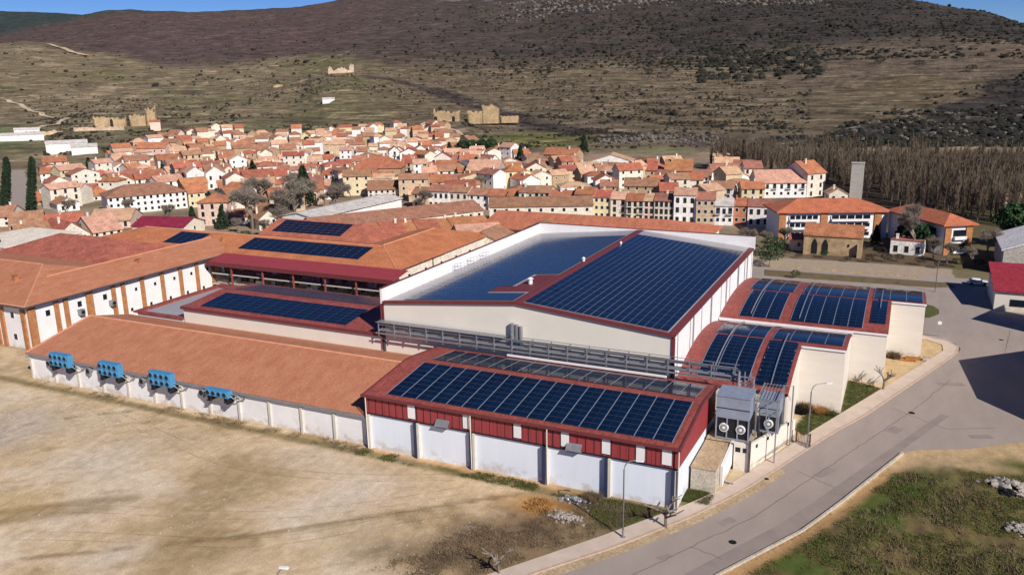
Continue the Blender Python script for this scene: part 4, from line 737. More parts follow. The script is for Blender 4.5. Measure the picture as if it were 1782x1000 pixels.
(-356.4,569,0.8,0.57,6.6,8.3,8,'h',1.5,'b','o',3,2),
(-402.3,428.6,0.3,0.79,10.3,6.5,5.3,'g',2.5,'w','o',2,3),
(-376.3,361,0.2,2.66,7,8.4,2.9,'g',1.8,'c','p',1,2),
(-299.5,449.6,0,0.45,10.6,6.4,7.6,'h',1.4,'w','p',3,3),
(-173.5,282.3,0,0.46,10,7.7,3,'g',2.5,'b','p',1,3),
(-210.1,325.4,0,0.48,12.7,7.6,2.5,'G',2.1,'y','b',1,3),
(-409.9,458.3,0.4,0.57,8.7,7.3,7.8,'g',1.5,'w','b',3,2),
(-407.3,566.8,0,0.54,6.6,7.4,7.8,'g',1.8,'w','b',3,2),
(-373,535.1,0,0.53,9.1,8.2,2.7,'g',2.1,'c','b',1,2),
(-198.7,386.4,0,-0.33,9.9,6.1,5.7,'g',2.5,'w','b',2,3),
(-410.5,384.3,0.4,1.14,10.6,7.4,5.7,'g',2.3,'k','p',2,3),
(-146,369.9,0.1,0.86,6.1,6.2,8.1,'g',2,'s','r',3,1),
(-295.3,524.7,0.7,0.59,7.4,8.2,2.6,'g',2.1,'w','p',1,2),
(-224.8,317.2,0,0.52,10.7,9,5.5,'g',1.5,'w','b',2,3),
(-327.7,344.3,0,0.96,9.1,8,5.4,'g',1.8,'w','p',2,2),
(-435.2,561.3,0.5,2.29,9.4,6.7,5.6,'G',2.1,'b','p',2,2),
(-339.2,426.7,0,2.3,6.4,6.8,8.3,'G',2.3,'w','r',3,2),
(-277.5,266.7,0,1.05,10.9,7.3,5.3,'g',2,'s','o',2,3),
(-373.7,593,1.7,1.97,7.1,6.7,5.4,'h',1.8,'w','r',2,2),
(-283.2,452.5,0.1,2.02,7.6,7.1,5.1,'h',2.3,'s','o',2,2),
(-436.4,635.2,0.4,-0.53,8.3,6.1,5.5,'g',1.6,'y','p',2,2),
(-313.5,332,0,0.89,8.7,8.4,8.2,'G',2.3,'w','p',3,2),
(-184.7,341,0,0.66,7.5,7,5.1,'g',1.9,'b','o',2,2),
(-235.8,309.1,0,0.57,10.3,8,5.7,'g',1.5,'w','o',2,3),
(-420.8,413.3,0.5,1.11,7.7,7.2,2.7,'h',1.4,'w','b',1,2),
(-181.2,289,0,0.45,11.9,7.7,7.9,'g',1.6,'b','b',3,3),
(-512.8,499.9,3.8,2.67,6,8.3,5.7,'g',2,'c','b',2,1),
(-312.2,373.9,0,-0.36,7.7,6.3,2.6,'G',2.5,'b','p',1,2),
(-223.2,371.1,0,0.52,8.6,6.3,2.6,'g',2.6,'c','r',1,2),
(-382.4,406.9,0.4,0.94,6.3,6.7,5.7,'h',1.8,'c','o',2,1),
(-216.6,410.9,0.4,0.53,7,7.1,5.6,'g',1.7,'b','p',2,2),
(-350.4,441.1,0,0.5,10.4,6,8.2,'g',1.7,'w','p',3,3),
(-304.3,278.3,0,1.12,12.3,8,3,'g',2.1,'c','o',1,3),
(-274.2,308.7,0,0.76,8.8,9.9,8.3,'h',1.9,'c','o',3,2),
(-367.6,493.6,0,0.54,6.9,8.2,7.7,'g',2.2,'c','r',3,2),
(-344.5,377.7,0,0.75,10.8,7.9,3.1,'h',2.1,'w','b',1,3),
(-66.4,381.6,1.8,0.21,8.5,8.3,5.6,'g',1.9,'w','b',2,2),
(-245.3,270.6,0,-0.2,10.3,7.4,5.5,'G',2.4,'s','o',2,3),
(-227.7,284.3,0,0.6,7.3,9.8,5.3,'g',2.4,'s','b',2,2),
(-271.2,455.2,0.2,0.53,10.9,6.9,5.6,'g',1.5,'w','r',2,3),
(-193.8,341,0,0.51,11,7.6,5.3,'g',2.4,'w','b',2,3),
(-187.8,407.1,0.3,0.38,8.8,6.3,2.9,'g',1.7,'w','b',1,2),
(-324,533,0.8,0.47,7.9,8,5.7,'g',2.1,'w','b',2,2),
(-260.6,402.2,0,0.58,6.1,6.4,7.6,'G',2.3,'c','r',3,1),
(-506.2,461.7,3.4,1.23,6.6,6.6,5.4,'g',1.9,'c','b',2,2),
(-372.7,299,0.1,1.25,8.3,9.4,8.1,'g',1.6,'c','p',3,2),
(-241.6,343.3,0,0.54,6.2,6.2,2.5,'g',2.2,'c','p',1,1),
(-421,639.7,1,-0.53,8.7,8,7.7,'h',2.4,'c','r',3,2),
(-347,257.5,0,1.27,11.1,9.4,2.6,'h',2,'c','p',1,3),
(-300.9,360.3,0,0.66,11.1,7.2,8,'g',1.7,'c','r',3,3),
(-380.2,323.1,0.2,2.68,11.5,8.1,5.4,'g',2.6,'c','b',2,3),
(-133.9,366.1,0.1,0.56,11.1,8.6,5.6,'g',2.3,'c','p',2,3),
(-276.4,373.9,0,0.58,10.5,6.7,3,'g',2,'k','r',1,3),
(-354.8,536.2,0,0.46,10,7.9,3,'g',2.3,'c','p',1,3),
(-162.2,316.2,0,-0.44,10.8,7.7,7.6,'g',1.9,'w','b',3,3),
(-306.2,535.5,1,0.6,11.2,7.5,7.6,'g',1.7,'c','b',3,3),
(-315.5,528.9,0.9,0.57,9.4,6.4,5.1,'g',1.8,'c','r',2,2),
(-321.9,369.5,0,0.63,9.4,8.5,2.8,'g',1.5,'w','o',1,2),
(-428.9,417,0.6,1.07,10,7.8,5.5,'g',1.4,'s','r',2,3),
(-197.1,366.2,0,0.75,7.5,6.5,7.6,'g',2.5,'w','o',3,2),
(-75.1,389,1.8,0.27,11.1,8.5,5.8,'g',2,'b','p',2,3),
(-357.3,286.8,0,1.47,12.1,9.1,2.9,'g',2.4,'c','p',1,3),
(-272.7,387.5,0,0.51,9.3,8.4,5.6,'h',1.9,'s','b',2,2),
(-410.8,419.9,0.5,1.01,7.3,7.2,5.2,'g',2.4,'w','b',2,2),
(-433.9,379,0.3,1.11,8.3,6.5,3,'g',1.9,'w','b',1,2),
(-333.4,576.5,1.1,0.62,10.3,6.7,5.2,'g',1.8,'s','b',2,3),
(-511.5,526.2,3.7,2.5,7.7,8.5,8.1,'g',2.4,'c','p',3,2),
(-499,524.6,3.8,2.54,6.5,8.4,7.6,'G',1.9,'c','p',3,2),
(-232.9,242.5,0,-0.13,9.5,7.1,8.1,'g',1.6,'w','o',3,2),
(-473.9,451.7,0.9,1.19,8.9,8.4,5,'g',2.5,'c','r',2,2),
(-238.3,377.4,0,0.5,7.5,7.7,5.7,'g',2.2,'s','o',2,2),
(-294.4,295.1,0,1.01,8.1,7.8,2.9,'g',2.5,'s','p',1,2),
(-131.3,411.6,1.1,0.53,6.6,8.6,2.6,'g',1.5,'b','r',1,2),
(-418.2,504.4,0.1,0.73,7.9,7.3,2.6,'g',2.6,'c','b',1,2),
(-366.7,379.8,0.3,0.75,8,6.8,5.6,'g',2.1,'c','b',2,2),
(-301.5,374.4,0,2.1,8.5,7.4,8.1,'g',1.9,'w','p',3,2),
(-439.3,529,0.1,0.61,8.3,7.7,5.6,'h',2.2,'c','r',2,2),
(-279.5,295.2,0,0.76,7.2,7.6,5.5,'g',1.6,'b','r',2,2),
(-364.2,452.7,0,0.54,10.5,7.4,5.3,'g',2.1,'w','p',2,3),
(-187.8,358.9,0,0.52,6.6,7.3,7.7,'g',1.9,'y','b',3,2),
(-331.5,324.7,0,2.53,7.3,8,2.5,'g',2.3,'y','b',1,2),
(-454.8,485.9,0.7,0.97,9.7,7.2,7.7,'h',2,'k','b',3,3),
(-280.6,465,0.3,0.47,9.7,6.1,5.2,'g',2.3,'w','p',2,3),
(-408.6,295.7,0.2,1.14,9.2,8.3,5,'G',1.4,'b','b',2,2),
(-253.8,309.9,0,-0.36,11.9,7.7,2.8,'h',2.5,'w','o',1,3),
(-59.2,333,0.1,0.23,10.6,6.7,5.1,'h',1.6,'b','b',2,3),
(-351.6,419.7,0,0.66,9.5,7.8,7.6,'G',1.8,'c','p',3,2),
(-269,477.5,0.4,0.51,7.2,6.6,7.5,'G',1.9,'b','p',3,2),
(-70.8,312.6,0,-0.68,10.1,8.5,5.2,'G',1.8,'b','p',2,3),
(-151.9,390.8,0.5,0.73,8.6,6.6,5.6,'g',2.3,'c','b',2,2),
(-168.9,359.5,0,0.86,8.6,7.7,5.2,'g',2,'w','p',2,2),
(-440.2,593.3,0,2.05,7.5,6.9,5.4,'g',2.4,'s','p',2,2),
(-95.6,391.6,1.6,0.36,8.2,6.6,5,'g',1.4,'c','o',2,2),
(-445.4,555.2,0.6,2.05,10.3,6.3,2.9,'g',2.5,'y','b',1,3),
(-407.6,635.5,2.7,0.47,7.9,6.9,2.9,'g',2.5,'w','p',1,2),
(-361.4,404.1,0.2,0.62,7.8,8.1,5.5,'h',2.2,'c','b',2,2),
(-428,485.6,0.5,2.14,8.2,7.8,5.7,'g',2.5,'w','b',2,2),
(-260.2,332.5,0,-0.41,6.4,7.7,5.1,'G',2.6,'y','b',2,2),
(-320.6,544.2,0.9,0.72,6.9,7.4,3.3,'h',2.3,'c','b',1,2),
(-328.4,475.1,0,0.52,6.2,6.7,3.1,'g',1.7,'c','p',1,1),
(-334.5,362.8,0,0.68,8.2,7.8,8.2,'h',1.4,'s','o',3,2),
(-497.3,472.1,2.1,1.05,8.7,7.9,2.6,'g',1.5,'c','b',1,2),
(-67.6,351.9,0.5,-0.75,10.9,6.8,5.3,'g',1.6,'w','o',2,3),
(-386.6,353.6,0.3,2.83,7.2,7.4,5.6,'g',1.5,'w','b',2,2),
(-178.4,404.3,0.3,0.82,8.3,7.3,5.6,'g',1.7,'k','b',2,2),
(-214.9,313.3,0,0.44,12,8.5,5.1,'g',1.6,'k','o',2,3),
(-399.1,331.8,0.2,1.35,7.2,8.4,5.5,'g',2.5,'w','p',2,2),
(-320.5,243.6,0,1.02,7.2,9.3,2.8,'g',2,'w','b',1,2),
(-377.7,393.1,0.4,2.52,8.8,7.5,5.7,'h',2.1,'y','p',2,2),
(-483.8,502.4,2.1,2.38,9.5,8.2,5.7,'h',2,'c','b',2,2),
(-289.1,429.3,0,0.54,7.3,6.6,5.3,'h',1.7,'w','b',2,2),
(-89.2,329.8,0.1,0.53,8.4,9.2,5.7,'g',1.6,'s','o',2,2),
(-362,387.6,0.2,0.83,10.2,7.8,8.3,'g',1.6,'s','b',3,3),
(-436.1,450.7,0.8,2.6,6.9,6.9,7.8,'g',2.4,'c','p',3,2),
(-375,621.7,4,0.39,8.1,7.1,5.3,'G',1.6,'k','b',2,2),
(-509.6,473.4,3.7,0.04,10.4,6.6,5.6,'g',2.6,'k','b',2,3),
(-341.6,270.1,0,1.19,8.2,9.7,5.5,'g',2.2,'w','o',2,2),
(-110.7,334.1,0,2.03,9.7,8.6,5.1,'g',2.4,'w','r',2,3),
(-272.5,356,0,0.45,7.5,6.3,3.1,'g',1.8,'w','b',1,2),
(-289.6,335.8,0,2.31,6.2,7.7,5.7,'g',1.7,'c','b',2,1),
(-210.1,401.6,0.2,0.65,8.3,7.9,3.1,'g',2.5,'c','b',1,2),
(-259.2,313.1,0,0.68,7.2,9.6,3.1,'g',1.5,'c','r',1,2),
(-200.6,238.5,0,2.24,12,7.1,3.1,'h',2.6,'s','b',1,3),
(-468.4,484.5,0.5,1.14,7.5,7.8,3,'g',2.6,'b','o',1,2),
(-436.6,388.5,0.4,1.15,9.6,6.6,5.4,'g',1.5,'k','b',2,2),
(-436.3,472.8,1,0.88,8.8,8,5.4,'g',2,'w','p',2,2),
(-96.4,375.7,1.3,0.6,8.5,7.9,7.5,'g',2.1,'s','p',3,2),
(-286,440.2,0,0.48,9.5,7.1,5.6,'g',2,'c','p',2,2),
(-327.4,286.4,0,0.26,8.9,9,5.5,'g',1.7,'w','o',2,2),
(-138.2,400.5,0.8,0.72,6.6,6.7,3.1,'g',2.4,'b','p',1,2),
(-309.6,431.2,0,0.66,9.6,6.3,8.1,'g',1.6,'k','b',3,3),
(-447.9,425.6,0.6,1.06,9.1,6.6,5.7,'g',2.4,'b','o',2,2),
(-370.5,333.4,0.2,0.94,11.2,7,3,'g',2.6,'c','r',1,3),
(-344.2,595.9,2.4,-0.48,7.5,6.2,8,'g',2.2,'s','b',3,2),
(-137.6,340.4,0,0.81,7.9,7.5,5.4,'g',1.8,'s','p',2,2),
(-333.8,570.7,0.9,2.22,7.9,7.5,2.9,'g',2.4,'s','b',1,2),
(-453.6,569.4,0.7,0.6,9,7,3,'g',2.1,'w','p',1,2),
(-445.9,409.8,0.5,0.26,10.9,7.5,8.2,'g',2.1,'s','b',3,3),
(-461.9,559.4,0.8,0.64,8.3,6.1,7.9,'g',2.6,'c','o',3,2),
(-140.1,357.4,0,0.76,8.3,6.4,5.6,'g',1.8,'b','r',2,2),
(-150.7,337.5,0,2.42,8.7,6.8,5.8,'g',2.1,'y','p',2,2),
(-483.7,471.3,1,1.04,6.2,6,5.3,'g',1.4,'c','p',2,1),
(-213.2,266.3,0,0.83,7.4,8.4,5.2,'g',2,'s','r',2,2),
(-126,369.9,0.2,-0.22,10.5,8.4,5,'g',2.5,'s','b',2,3),
(-438.3,643.5,0.5,0.58,10.8,7.1,5.4,'h',2.4,'c','o',2,3),
(-354.8,483.4,0,0.45,7.5,8.4,5,'g',1.7,'w','p',2,2),
(-403.7,408.9,0.4,1.11,10.8,8.4,5.1,'g',2.5,'k','p',2,3),
(-238.4,424.8,0.4,0.66,10.1,7.7,5.1,'g',1.9,'k','p',2,3),
(-418.4,536.4,0.4,0.59,6.2,6.9,5,'g',1.5,'w','p',2,1),
(-349.4,474.6,0,0.61,8.9,8.3,5.1,'g',1.6,'w','b',2,2),
(-254.4,428,0.2,0.33,7.5,7.4,5.7,'g',2.2,'w','b',2,2),
(-347.4,582.6,2.4,0.56,10.3,7.6,5.1,'G',2.2,'c','o',2,3),
(-111.1,388,1.1,2.2,11.1,6.9,5.7,'g',2.2,'s','b',2,3),
(-150.9,322.8,0,0.66,9.3,8.1,8.3,'h',2.2,'y','o',3,2),
(-250.1,390.2,0,2.15,7.1,8.1,2.7,'g',1.7,'w','p',1,2),
(-476.1,436.4,0.9,1.03,6.2,6.2,5,'g',1.5,'s','o',2,1),
(-251.9,442,0.4,0.57,9.5,8.1,5.5,'h',2,'w','r',2,2),
(-318,490.3,0,0.45,7.5,7.8,2.8,'g',2.4,'s','r',1,2),
(-265,321.1,0,0.55,8.3,9.4,5.4,'g',1.5,'w','b',2,2),
(-210.1,428,1,2.25,7.7,7.8,5.8,'g',1.6,'c','b',2,2),
(-340.8,253.4,0,2.76,10,8.4,5.7,'g',2.4,'c','r',2,3),
(-232,454.4,1.3,2.22,10.3,6.4,2.8,'g',1.9,'b','b',1,3),
(-369.8,592.5,2.3,-0.47,7.3,8.4,5.7,'h',1.4,'w','p',2,2),
(-447.6,385.6,0.4,1.13,9.4,6.5,5.2,'g',2.2,'w','b',2,2),
(-276.8,397.8,0,0.36,10.4,7.6,5.4,'h',1.5,'k','p',2,3),
(-328.7,492.7,0,0.55,7.7,8.3,5.4,'g',2.3,'k','p',2,2),
(-309,294.2,0,1.05,12.6,8.8,8.2,'g',2.1,'b','o',3,3),
(-472.6,466.4,0.8,1.08,9.4,7,3,'h',2.3,'c','r',1,2),
(-408.3,586,0,0.42,6.7,7.2,5.4,'g',2.4,'w','p',2,2),
(-505,491.7,3.9,0.06,7.2,8.3,5.6,'g',2.4,'s','b',2,2),
(-307.2,528.1,0.9,0.58,6.3,7.3,5.5,'g',2.2,'y','r',2,1),
(-351.1,363.4,0.1,0.89,8.9,7.4,5.2,'g',2,'c','r',2,2),
(-348.5,304.1,0,1.13,9.2,8.8,5.7,'h',1.6,'k','p',2,2),
(-330.5,359.2,0,2.48,7,6.6,5.3,'h',2.2,'c','b',2,2),
(-332.2,543.5,0.7,0.52,9.1,7.1,5.7,'g',2.4,'c','p',2,2),
(-306.2,228.3,0,0.31,7.3,9.2,5.8,'g',2.4,'c','p',2,2),
(-509.1,500.8,3.7,0.93,9.1,6.2,5.2,'h',2.2,'w','b',2,2),
(-353.3,591.1,3.4,-0.44,10.5,6.8,8,'g',2.6,'c','b',3,3),
(-355.4,352.9,0.1,1.1,6.9,6.9,2.8,'g',1.7,'w','b',1,2),
(-249.5,293.7,0,0.69,9.2,7.4,2.9,'h',2.1,'w','p',1,2),
(-324.8,431,0,0.57,9.5,6.1,7.9,'g',1.6,'b','p',3,2),
(-165.9,307,0,0.61,12.2,8,2.7,'g',2,'b','o',1,3),
(-284.1,493.2,0.5,0.66,8.6,8.6,5.5,'h',2.4,'c','r',2,2),
(-316.8,384.1,0,0.7,10.2,8.4,2.6,'g',2,'c','o',1,3),
(-316.5,520.3,0.7,0.6,7.7,7.3,5.1,'g',2.2,'s','p',2,2),
(-151.5,375.6,0.2,0.79,7.3,7.5,8,'g',1.5,'b','p',3,2),
(-68.7,341.7,0.3,-0.87,10.1,7.2,8,'G',2.3,'b','p',3,3),
(-379.8,338.4,0.2,1.22,10.9,8.2,5.3,'G',2.3,'c','b',2,3),
(-438.3,627.4,0.4,-0.39,6.3,8.1,5.6,'g',2.3,'w','o',2,1),
(-500.1,465.5,2.5,2.8,8.8,6.1,5.8,'h',2.3,'c','b',2,2),
(-121.4,341.9,0,0.59,8.1,7.3,5.3,'h',1.6,'w','r',2,2),
(-393.7,606.4,0,0.39,7,7.8,2.9,'g',1.4,'c','r',1,2),
(-301.2,222.6,0,1.38,11.9,7.6,7.9,'g',1.7,'c','p',3,3),
(-198.6,330.8,0,0.55,6.5,7.2,5.5,'g',2.5,'b','p',2,2),
(-483.3,459.7,1,1.17,10.8,8.1,5.5,'g',2.5,'y','r',2,3),
(-375.9,399.5,0.4,0.97,10.5,7,2.6,'g',2.6,'y','r',1,3),
(-340.8,492.2,0,-0.54,7.3,7.2,8.2,'h',2,'w','p',3,2),
(-283.8,476.3,0.4,2.02,8,6.3,5.4,'G',2.4,'b','p',2,2)]
# ---------------------------------------------------------------- factory complex
def panel_mesh(w_=2.16, h_=1.06, sub=2):
    mb = MB(); mb.box(-w_/2, w_/2, -h_/2, h_/2, 0, .035, 1)
    k = .025
    for i in range(sub):
        x0 = -w_/2+k+(w_-k)*i/sub; mb.box(x0, x0+(w_-k)/sub-k, -h_/2+k, h_/2-k, .036, .042, 0)
    return mb.mesh('solar_panel', [M['solar'], M['frame']])
PANEL = panel_mesh()
PV = np.array([v.co[:] for v in PANEL.vertices]); PF = [list(p.vertices) for p in PANEL.polygons]; PMI = [p.material_index for p in PANEL.polygons]
def panels(parent, mats4):
    mats4 = sorted(mats4, key=lambda m: (m.translation-Vector((0, 0, CAMH))).length)
    for m in mats4[:100]: inst(PANEL, 'solar_panel', parent, m)
    rest = mats4[100:]
    if rest:
        V_ = []; F_ = []
        for k, m in enumerate(rest):
            R3 = np.array(m)[:3, :3]; V_.append(PV@R3.T+np.array(m.translation)[None]-np.array(WLOC(parent))); F_.append(np.array(PF)+len(PV)*k)
        o = npmesh('solar_panel', np.concatenate(V_), np.concatenate(F_), [M['solar'], M['frame']], PMI*len(rest)); o.parent = parent; o['kind'] = 'stuff'
def grid_on(x0, x1, zf, y0, y1, axis='x', px_=2.26, py_=1.13, off=.09, skip=None, rot=False):
    """lattice of panels on a roof: long side along X, rows follow the surface z = zf(x, y)"""
    nx = max(1, int(round((x1-x0)/px_))); out = []
    ny = max(1, int(round((y1-y0)/py_)))
    for i in range(nx):
        for j in range(ny):
            x = x0+(i+.5)*(x1-x0)/nx; y = y0+(j+.5)*(y1-y0)/ny
            if skip and skip(x, y): continue
            e = .3; dx = Vector((2*e, 0, zf(x+e, y)-zf(x-e, y))).normalized(); dy = Vector((0, 2*e, zf(x, y+e)-zf(x, y-e))).normalized()
            jx = random.gauss(0, .0007); jy = random.gauss(0, .0007)
            dx = (dx+Vector((0, 0, jx))).normalized(); dy = (dy+Vector((0, 0, jy))).normalized(); nz = dx.cross(dy).normalized(); dy = nz.cross(dx)
            sx = (x1-x0)/nx/px_; sy = (y1-y0)/ny/py_
            if rot: dx, dy, sx, sy = dy, -dx, (y1-y0)/ny/2.26, (x1-x0)/nx/1.13
            out.append(Matrix(((dx.x*sx, dy.x*sy, nz.x, x+nz.x*off), (dx.y*sx, dy.y*sy, nz.y, y+nz.y*off), (dx.z*sx, dy.z*sy, nz.z, zf(x, y)+nz.z*off), (0, 0, 0, 1))))
    return out
def rails(parent, x0, x1, zf, ys, px_=2.26, m='rail', w_=.035):
    nx = max(1, int(round((x1-x0)/px_)))
    for i in range(nx+1):
        x = x0+(x1-x0)*i/nx; mb = MB(); surf(mb, lambda a, b: zf(x, b)+.145, x-w_, x+w_, ys, .03); mb.build('mounting_rail', M[m], parent)
def surf(mb, zf, x0, x1, ys, th=.25, m=0, me=None):
    for a, c in zip(ys[:-1], ys[1:]):
        mb.slab([(x0, a, zf(x0, a)), (x1, a, zf(x1, a)), (x1, c, zf(x1, c)), (x0, c, zf(x0, c))], th, m, me)
def lsp(a, c, k): return [a+(c-a)*i/(k-1) for i in range(k)]
# ---- front red building
FB = empty('factory_building', (-41.3, 85, 0), 'front red and white factory block with barrel roof full of solar panels', 'building', 'factory blocks')
def zfb(x, y): return float(np.interp(y, [84.4, 94.8, 96.0, 97.2, 104.6], [7.5, 8.86, 8.95, 8.87, 8.05]))
mb = MB(); X0, X1, Y0, Y1 = -62.2, -20.3, 85.0, 104.2
ys = lsp(Y0, Y1, 15); side = [(Y0, 0)]+[(Y1, 0)]+[(y, zfb(0, y)-.25) for y in ys[::-1]]
mb.face([(X1, y, z) for y, z in side]); mb.face([(X0, y, z) for y, z in side][::-1])
mb.face([(X0, Y0, 0), (X1, Y0, 0), (X1, Y0, 7.3), (X0, Y0, 7.3)]); mb.face([(X1, Y1, 0), (X0, Y1, 0), (X0, Y1, 7.8), (X1, Y1, 7.8)])
mb.build('wall', M['panelwhite'], FB)
mb = MB(); z0 = 5.05
ns = 84
for i in range(ns):      # ribbed red cladding, front and right gable
    xa = X0+(X1-X0)*i/ns; xb = X0+(X1-X0)*(i+1)/ns; dy = .11 if i % 2 else .14
    mb.box(xa, xb, Y0-dy, Y0-.005, z0, 7.45)
for i in range(40):
    x = X0+1.05*(i+.5)
    if x < X1: mb.box(x-.035, x+.035, Y0-.155, Y0-.1401, z0, 7.4, 1)  # raised dark strips paint in the shade of the cladding grooves
mb.box(X0-.12, X1+.14, Y0-.26, Y0-.02, z0-.14, z0-.01, 1)
for i in range(86):
    ya = Y0+(Y1-Y0)*i/86; yb = Y0+(Y1-Y0)*(i+1)/86; dx = .10 if i % 2 else .12; zt = min(zfb(0, ya), zfb(0, yb))-.26; zb = z0-.05*(ya-Y0)
    mb.box(X1+.005, X1+dx, ya, yb, zb, zt)
    if X0: mb.box(X0-dx, X0-.005, ya, yb, zb+.6, zt)
mb.build('cladding', [M['redmetal'], M['dark']], FB)
mb = MB(); surf(mb, zfb, X0-.35, X1+.35, lsp(Y0-.45, Y1+.3, 22), .22, 0, 1); rf = mb.build('roof', [M['redroof'], M['redtrim']], FB)
mb = MB()
for xx in (X0-.37, X1+.15):
    yy = lsp(Y0-.5, Y1+.3, 16)
    for a, c in zip(yy[:-1], yy[1:]): mb.slab([(xx, a, zfb(0, a)+.12), (xx+.25, a, zfb(0, a)+.12), (xx+.25, c, zfb(0, c)+.12), (xx, c, zfb(0, c)+.12)], .35)
mb.box(X0-.4, X1+.4, Y0-.62, Y0-.46, 7.35, 7.72); mb.build('verge_trim', M['redtrim'], FB)
mb = MB()
for i in range(140):
    x = X0+.2+(X1-X0-.4)*i/139; yy = lsp(Y0-.3, Y1, 9)
for x in lsp(X0+.5, X1-.5, 40):
    yy = lsp(Y0-.3, Y1+.1, 10)
    for a, c in zip(yy[:-1], yy[1:]): mb.slab([(x-.04, a, zfb(0, a)+.05), (x+.04, a, zfb(0, a)+.05), (x+.04, c, zfb(0, c)+.05), (x-.04, c, zfb(0, c)+.05)], .06)
mb.build('roof_seam', M['redroof'], rf)
rails(FB, -59.3, -21.2, zfb, lsp(85.6, 95.4, 6)); rails(FB, -58.9, -21.3, zfb, lsp(97.0, 103.3, 5))
panels(FB, grid_on(-59.3, -21.2, zfb, 85.7, 95.3) + grid_on(-58.9, -21.3, zfb, 97.1, 103.2, py_=1.05))
for x in (-62.0, -54.4, -46.3, -36.4, -28.5, -20.62):
    mb = MB(); k_ = .1 if x < -60 else .3; mb.box(x+.1, x+.42, Y0-.4, Y0-.005, 0, z0-.16, 0); mb.box(x-k_, x+.098, Y0-.5, Y0-.005, 0, z0-.16, 1); mb.build('pilaster', [M['pilaster'], M['navy']], FB)
for xa, xb in ((-55.6, -54.5), (-47.5, -46.6), (-40.5, -39.5), (-34.3, -33.3), (-29.2, -28.2), (-25.1, -24.1), (-22.1, -21.0)):
    mb = MB(); mb.box(xa, xb, Y0-.24, Y0-.165, 5.35, 7.35, 0); mb.box(xa-.06, xb+.06, Y0-.21, Y0-.164, 5.29, 7.41, 1); mb.build('window_strip', [M['white'], M['darkpipe']], FB)
for x in (-46.3, -36.0, -20.1, -61.9):
    mb = MB(); mb.tube([(x, Y0-.55, 7.4), (x, Y0-.5, .1)], .07, 6); mb.build('downpipe', M['cream'], FB)
for x in (-50.4, -32.6):
    mb = MB(); mb.slab([(x-.95, Y0-.85, 5.25), (x+.95, Y0-.85, 5.25), (x+.95, Y0-.17, 5.95), (x-.95, Y0-.17, 5.95)], .08); mb.box(x-.95, x-.87, Y0-.85, Y0-.17, 5.1, 5.16); mb.box(x+.87, x+.95, Y0-.85, Y0-.17, 5.1, 5.16); mb.box(x-.8, x+.8, Y0-.7, Y0-.17, 5.0, 5.12, 1); mb.build('vent_hood', [M['greymetal'], M['dark']], FB)
mb = MB()      # dish on the gable
for k in range(12):
    for r_ in range(4):
        a0, a1 = 2*math.pi*k/12, 2*math.pi*(k+1)/12; ra, rb = .8*r_/4, .8*(r_+1)/4
        P = lambda a, r: (X1+1.0+.35*r*r-.3*math.sin(a)*r*.3, 102.0+math.cos(a)*r, 5.6+math.sin(a)*r)
        mb.face([P(a0, ra), P(a1, ra), P(a1, rb), P(a0, rb)])
mb.tube([(X1+.1, 102, 5.2), (X1+1.0, 102, 5.6)], .05, 5); mb.build('satellite_dish', M['fan'], FB)
# ---- brown roofed store
BB = empty('factory_building', (-96, 85.3, 0), 'long low factory store with plain brown tiled roof and white bays', 'building', 'factory blocks')
bx0, bx1 = -130.3, -62.4
mb = MB(); mb.face([(bx0, 85.3, 0), (bx1, 85.3, 0), (bx1, 85.3, 4.5), (bx0, 85.3, 4.5)])
for x, fl in ((bx0, 1), (bx1, 0)):
    P = [(x, 85.3, 0), (x, 105.8, 0), (x, 105.8, 4.9), (x, 97.7, 7.2), (x, 85.3, 4.5)]; mb.face(P[::-1] if not fl else P)
mb.face([(bx1, 105.8, 0), (bx0, 105.8, 0), (bx0, 105.8, 4.9), (bx1, 105.8, 4.9)]); mb.build('wall', M['white'], BB)
mb = MB(); mb.slab([(bx0-.3, 84.9, 4.58), (bx1, 84.9, 4.58), (bx1, 97.7, 7.5), (bx0-.3, 97.7, 7.5)], .2); mb.slab([(bx0-.3, 97.71, 7.5), (bx1, 97.71, 7.5), (bx1, 105.9, 5.6), (bx0-.3, 105.9, 5.6)], .2)
rf = mb.build('roof', M['tilebig'], BB)
mb = MB(); mb.tube([(bx0-.3, 97.7, 7.52), (bx1, 97.7, 7.52)], .16, 6); mb.slab([(bx0-.45, 84.9, 4.68), (bx0-.1, 84.9, 4.68), (bx0-.1, 97.7, 7.6), (bx0-.45, 97.7, 7.6)], .2); mb.build('ridge_tiles', M['tileedge'], rf)
mb = MB(); mb.box(bx0-.2, bx1, 84.72, 84.88, 4.2, 4.5); mb.build('gutter', M['greymetal'], BB)
for i in range(12):
    x = bx0+.25+i*(bx1-bx0-.5)/11.9; mb = MB(); mb.box(x-.2, x+.2, 85.05, 85.295, 0, 4.4); mb.build('pilaster', M['pilaster'], BB)
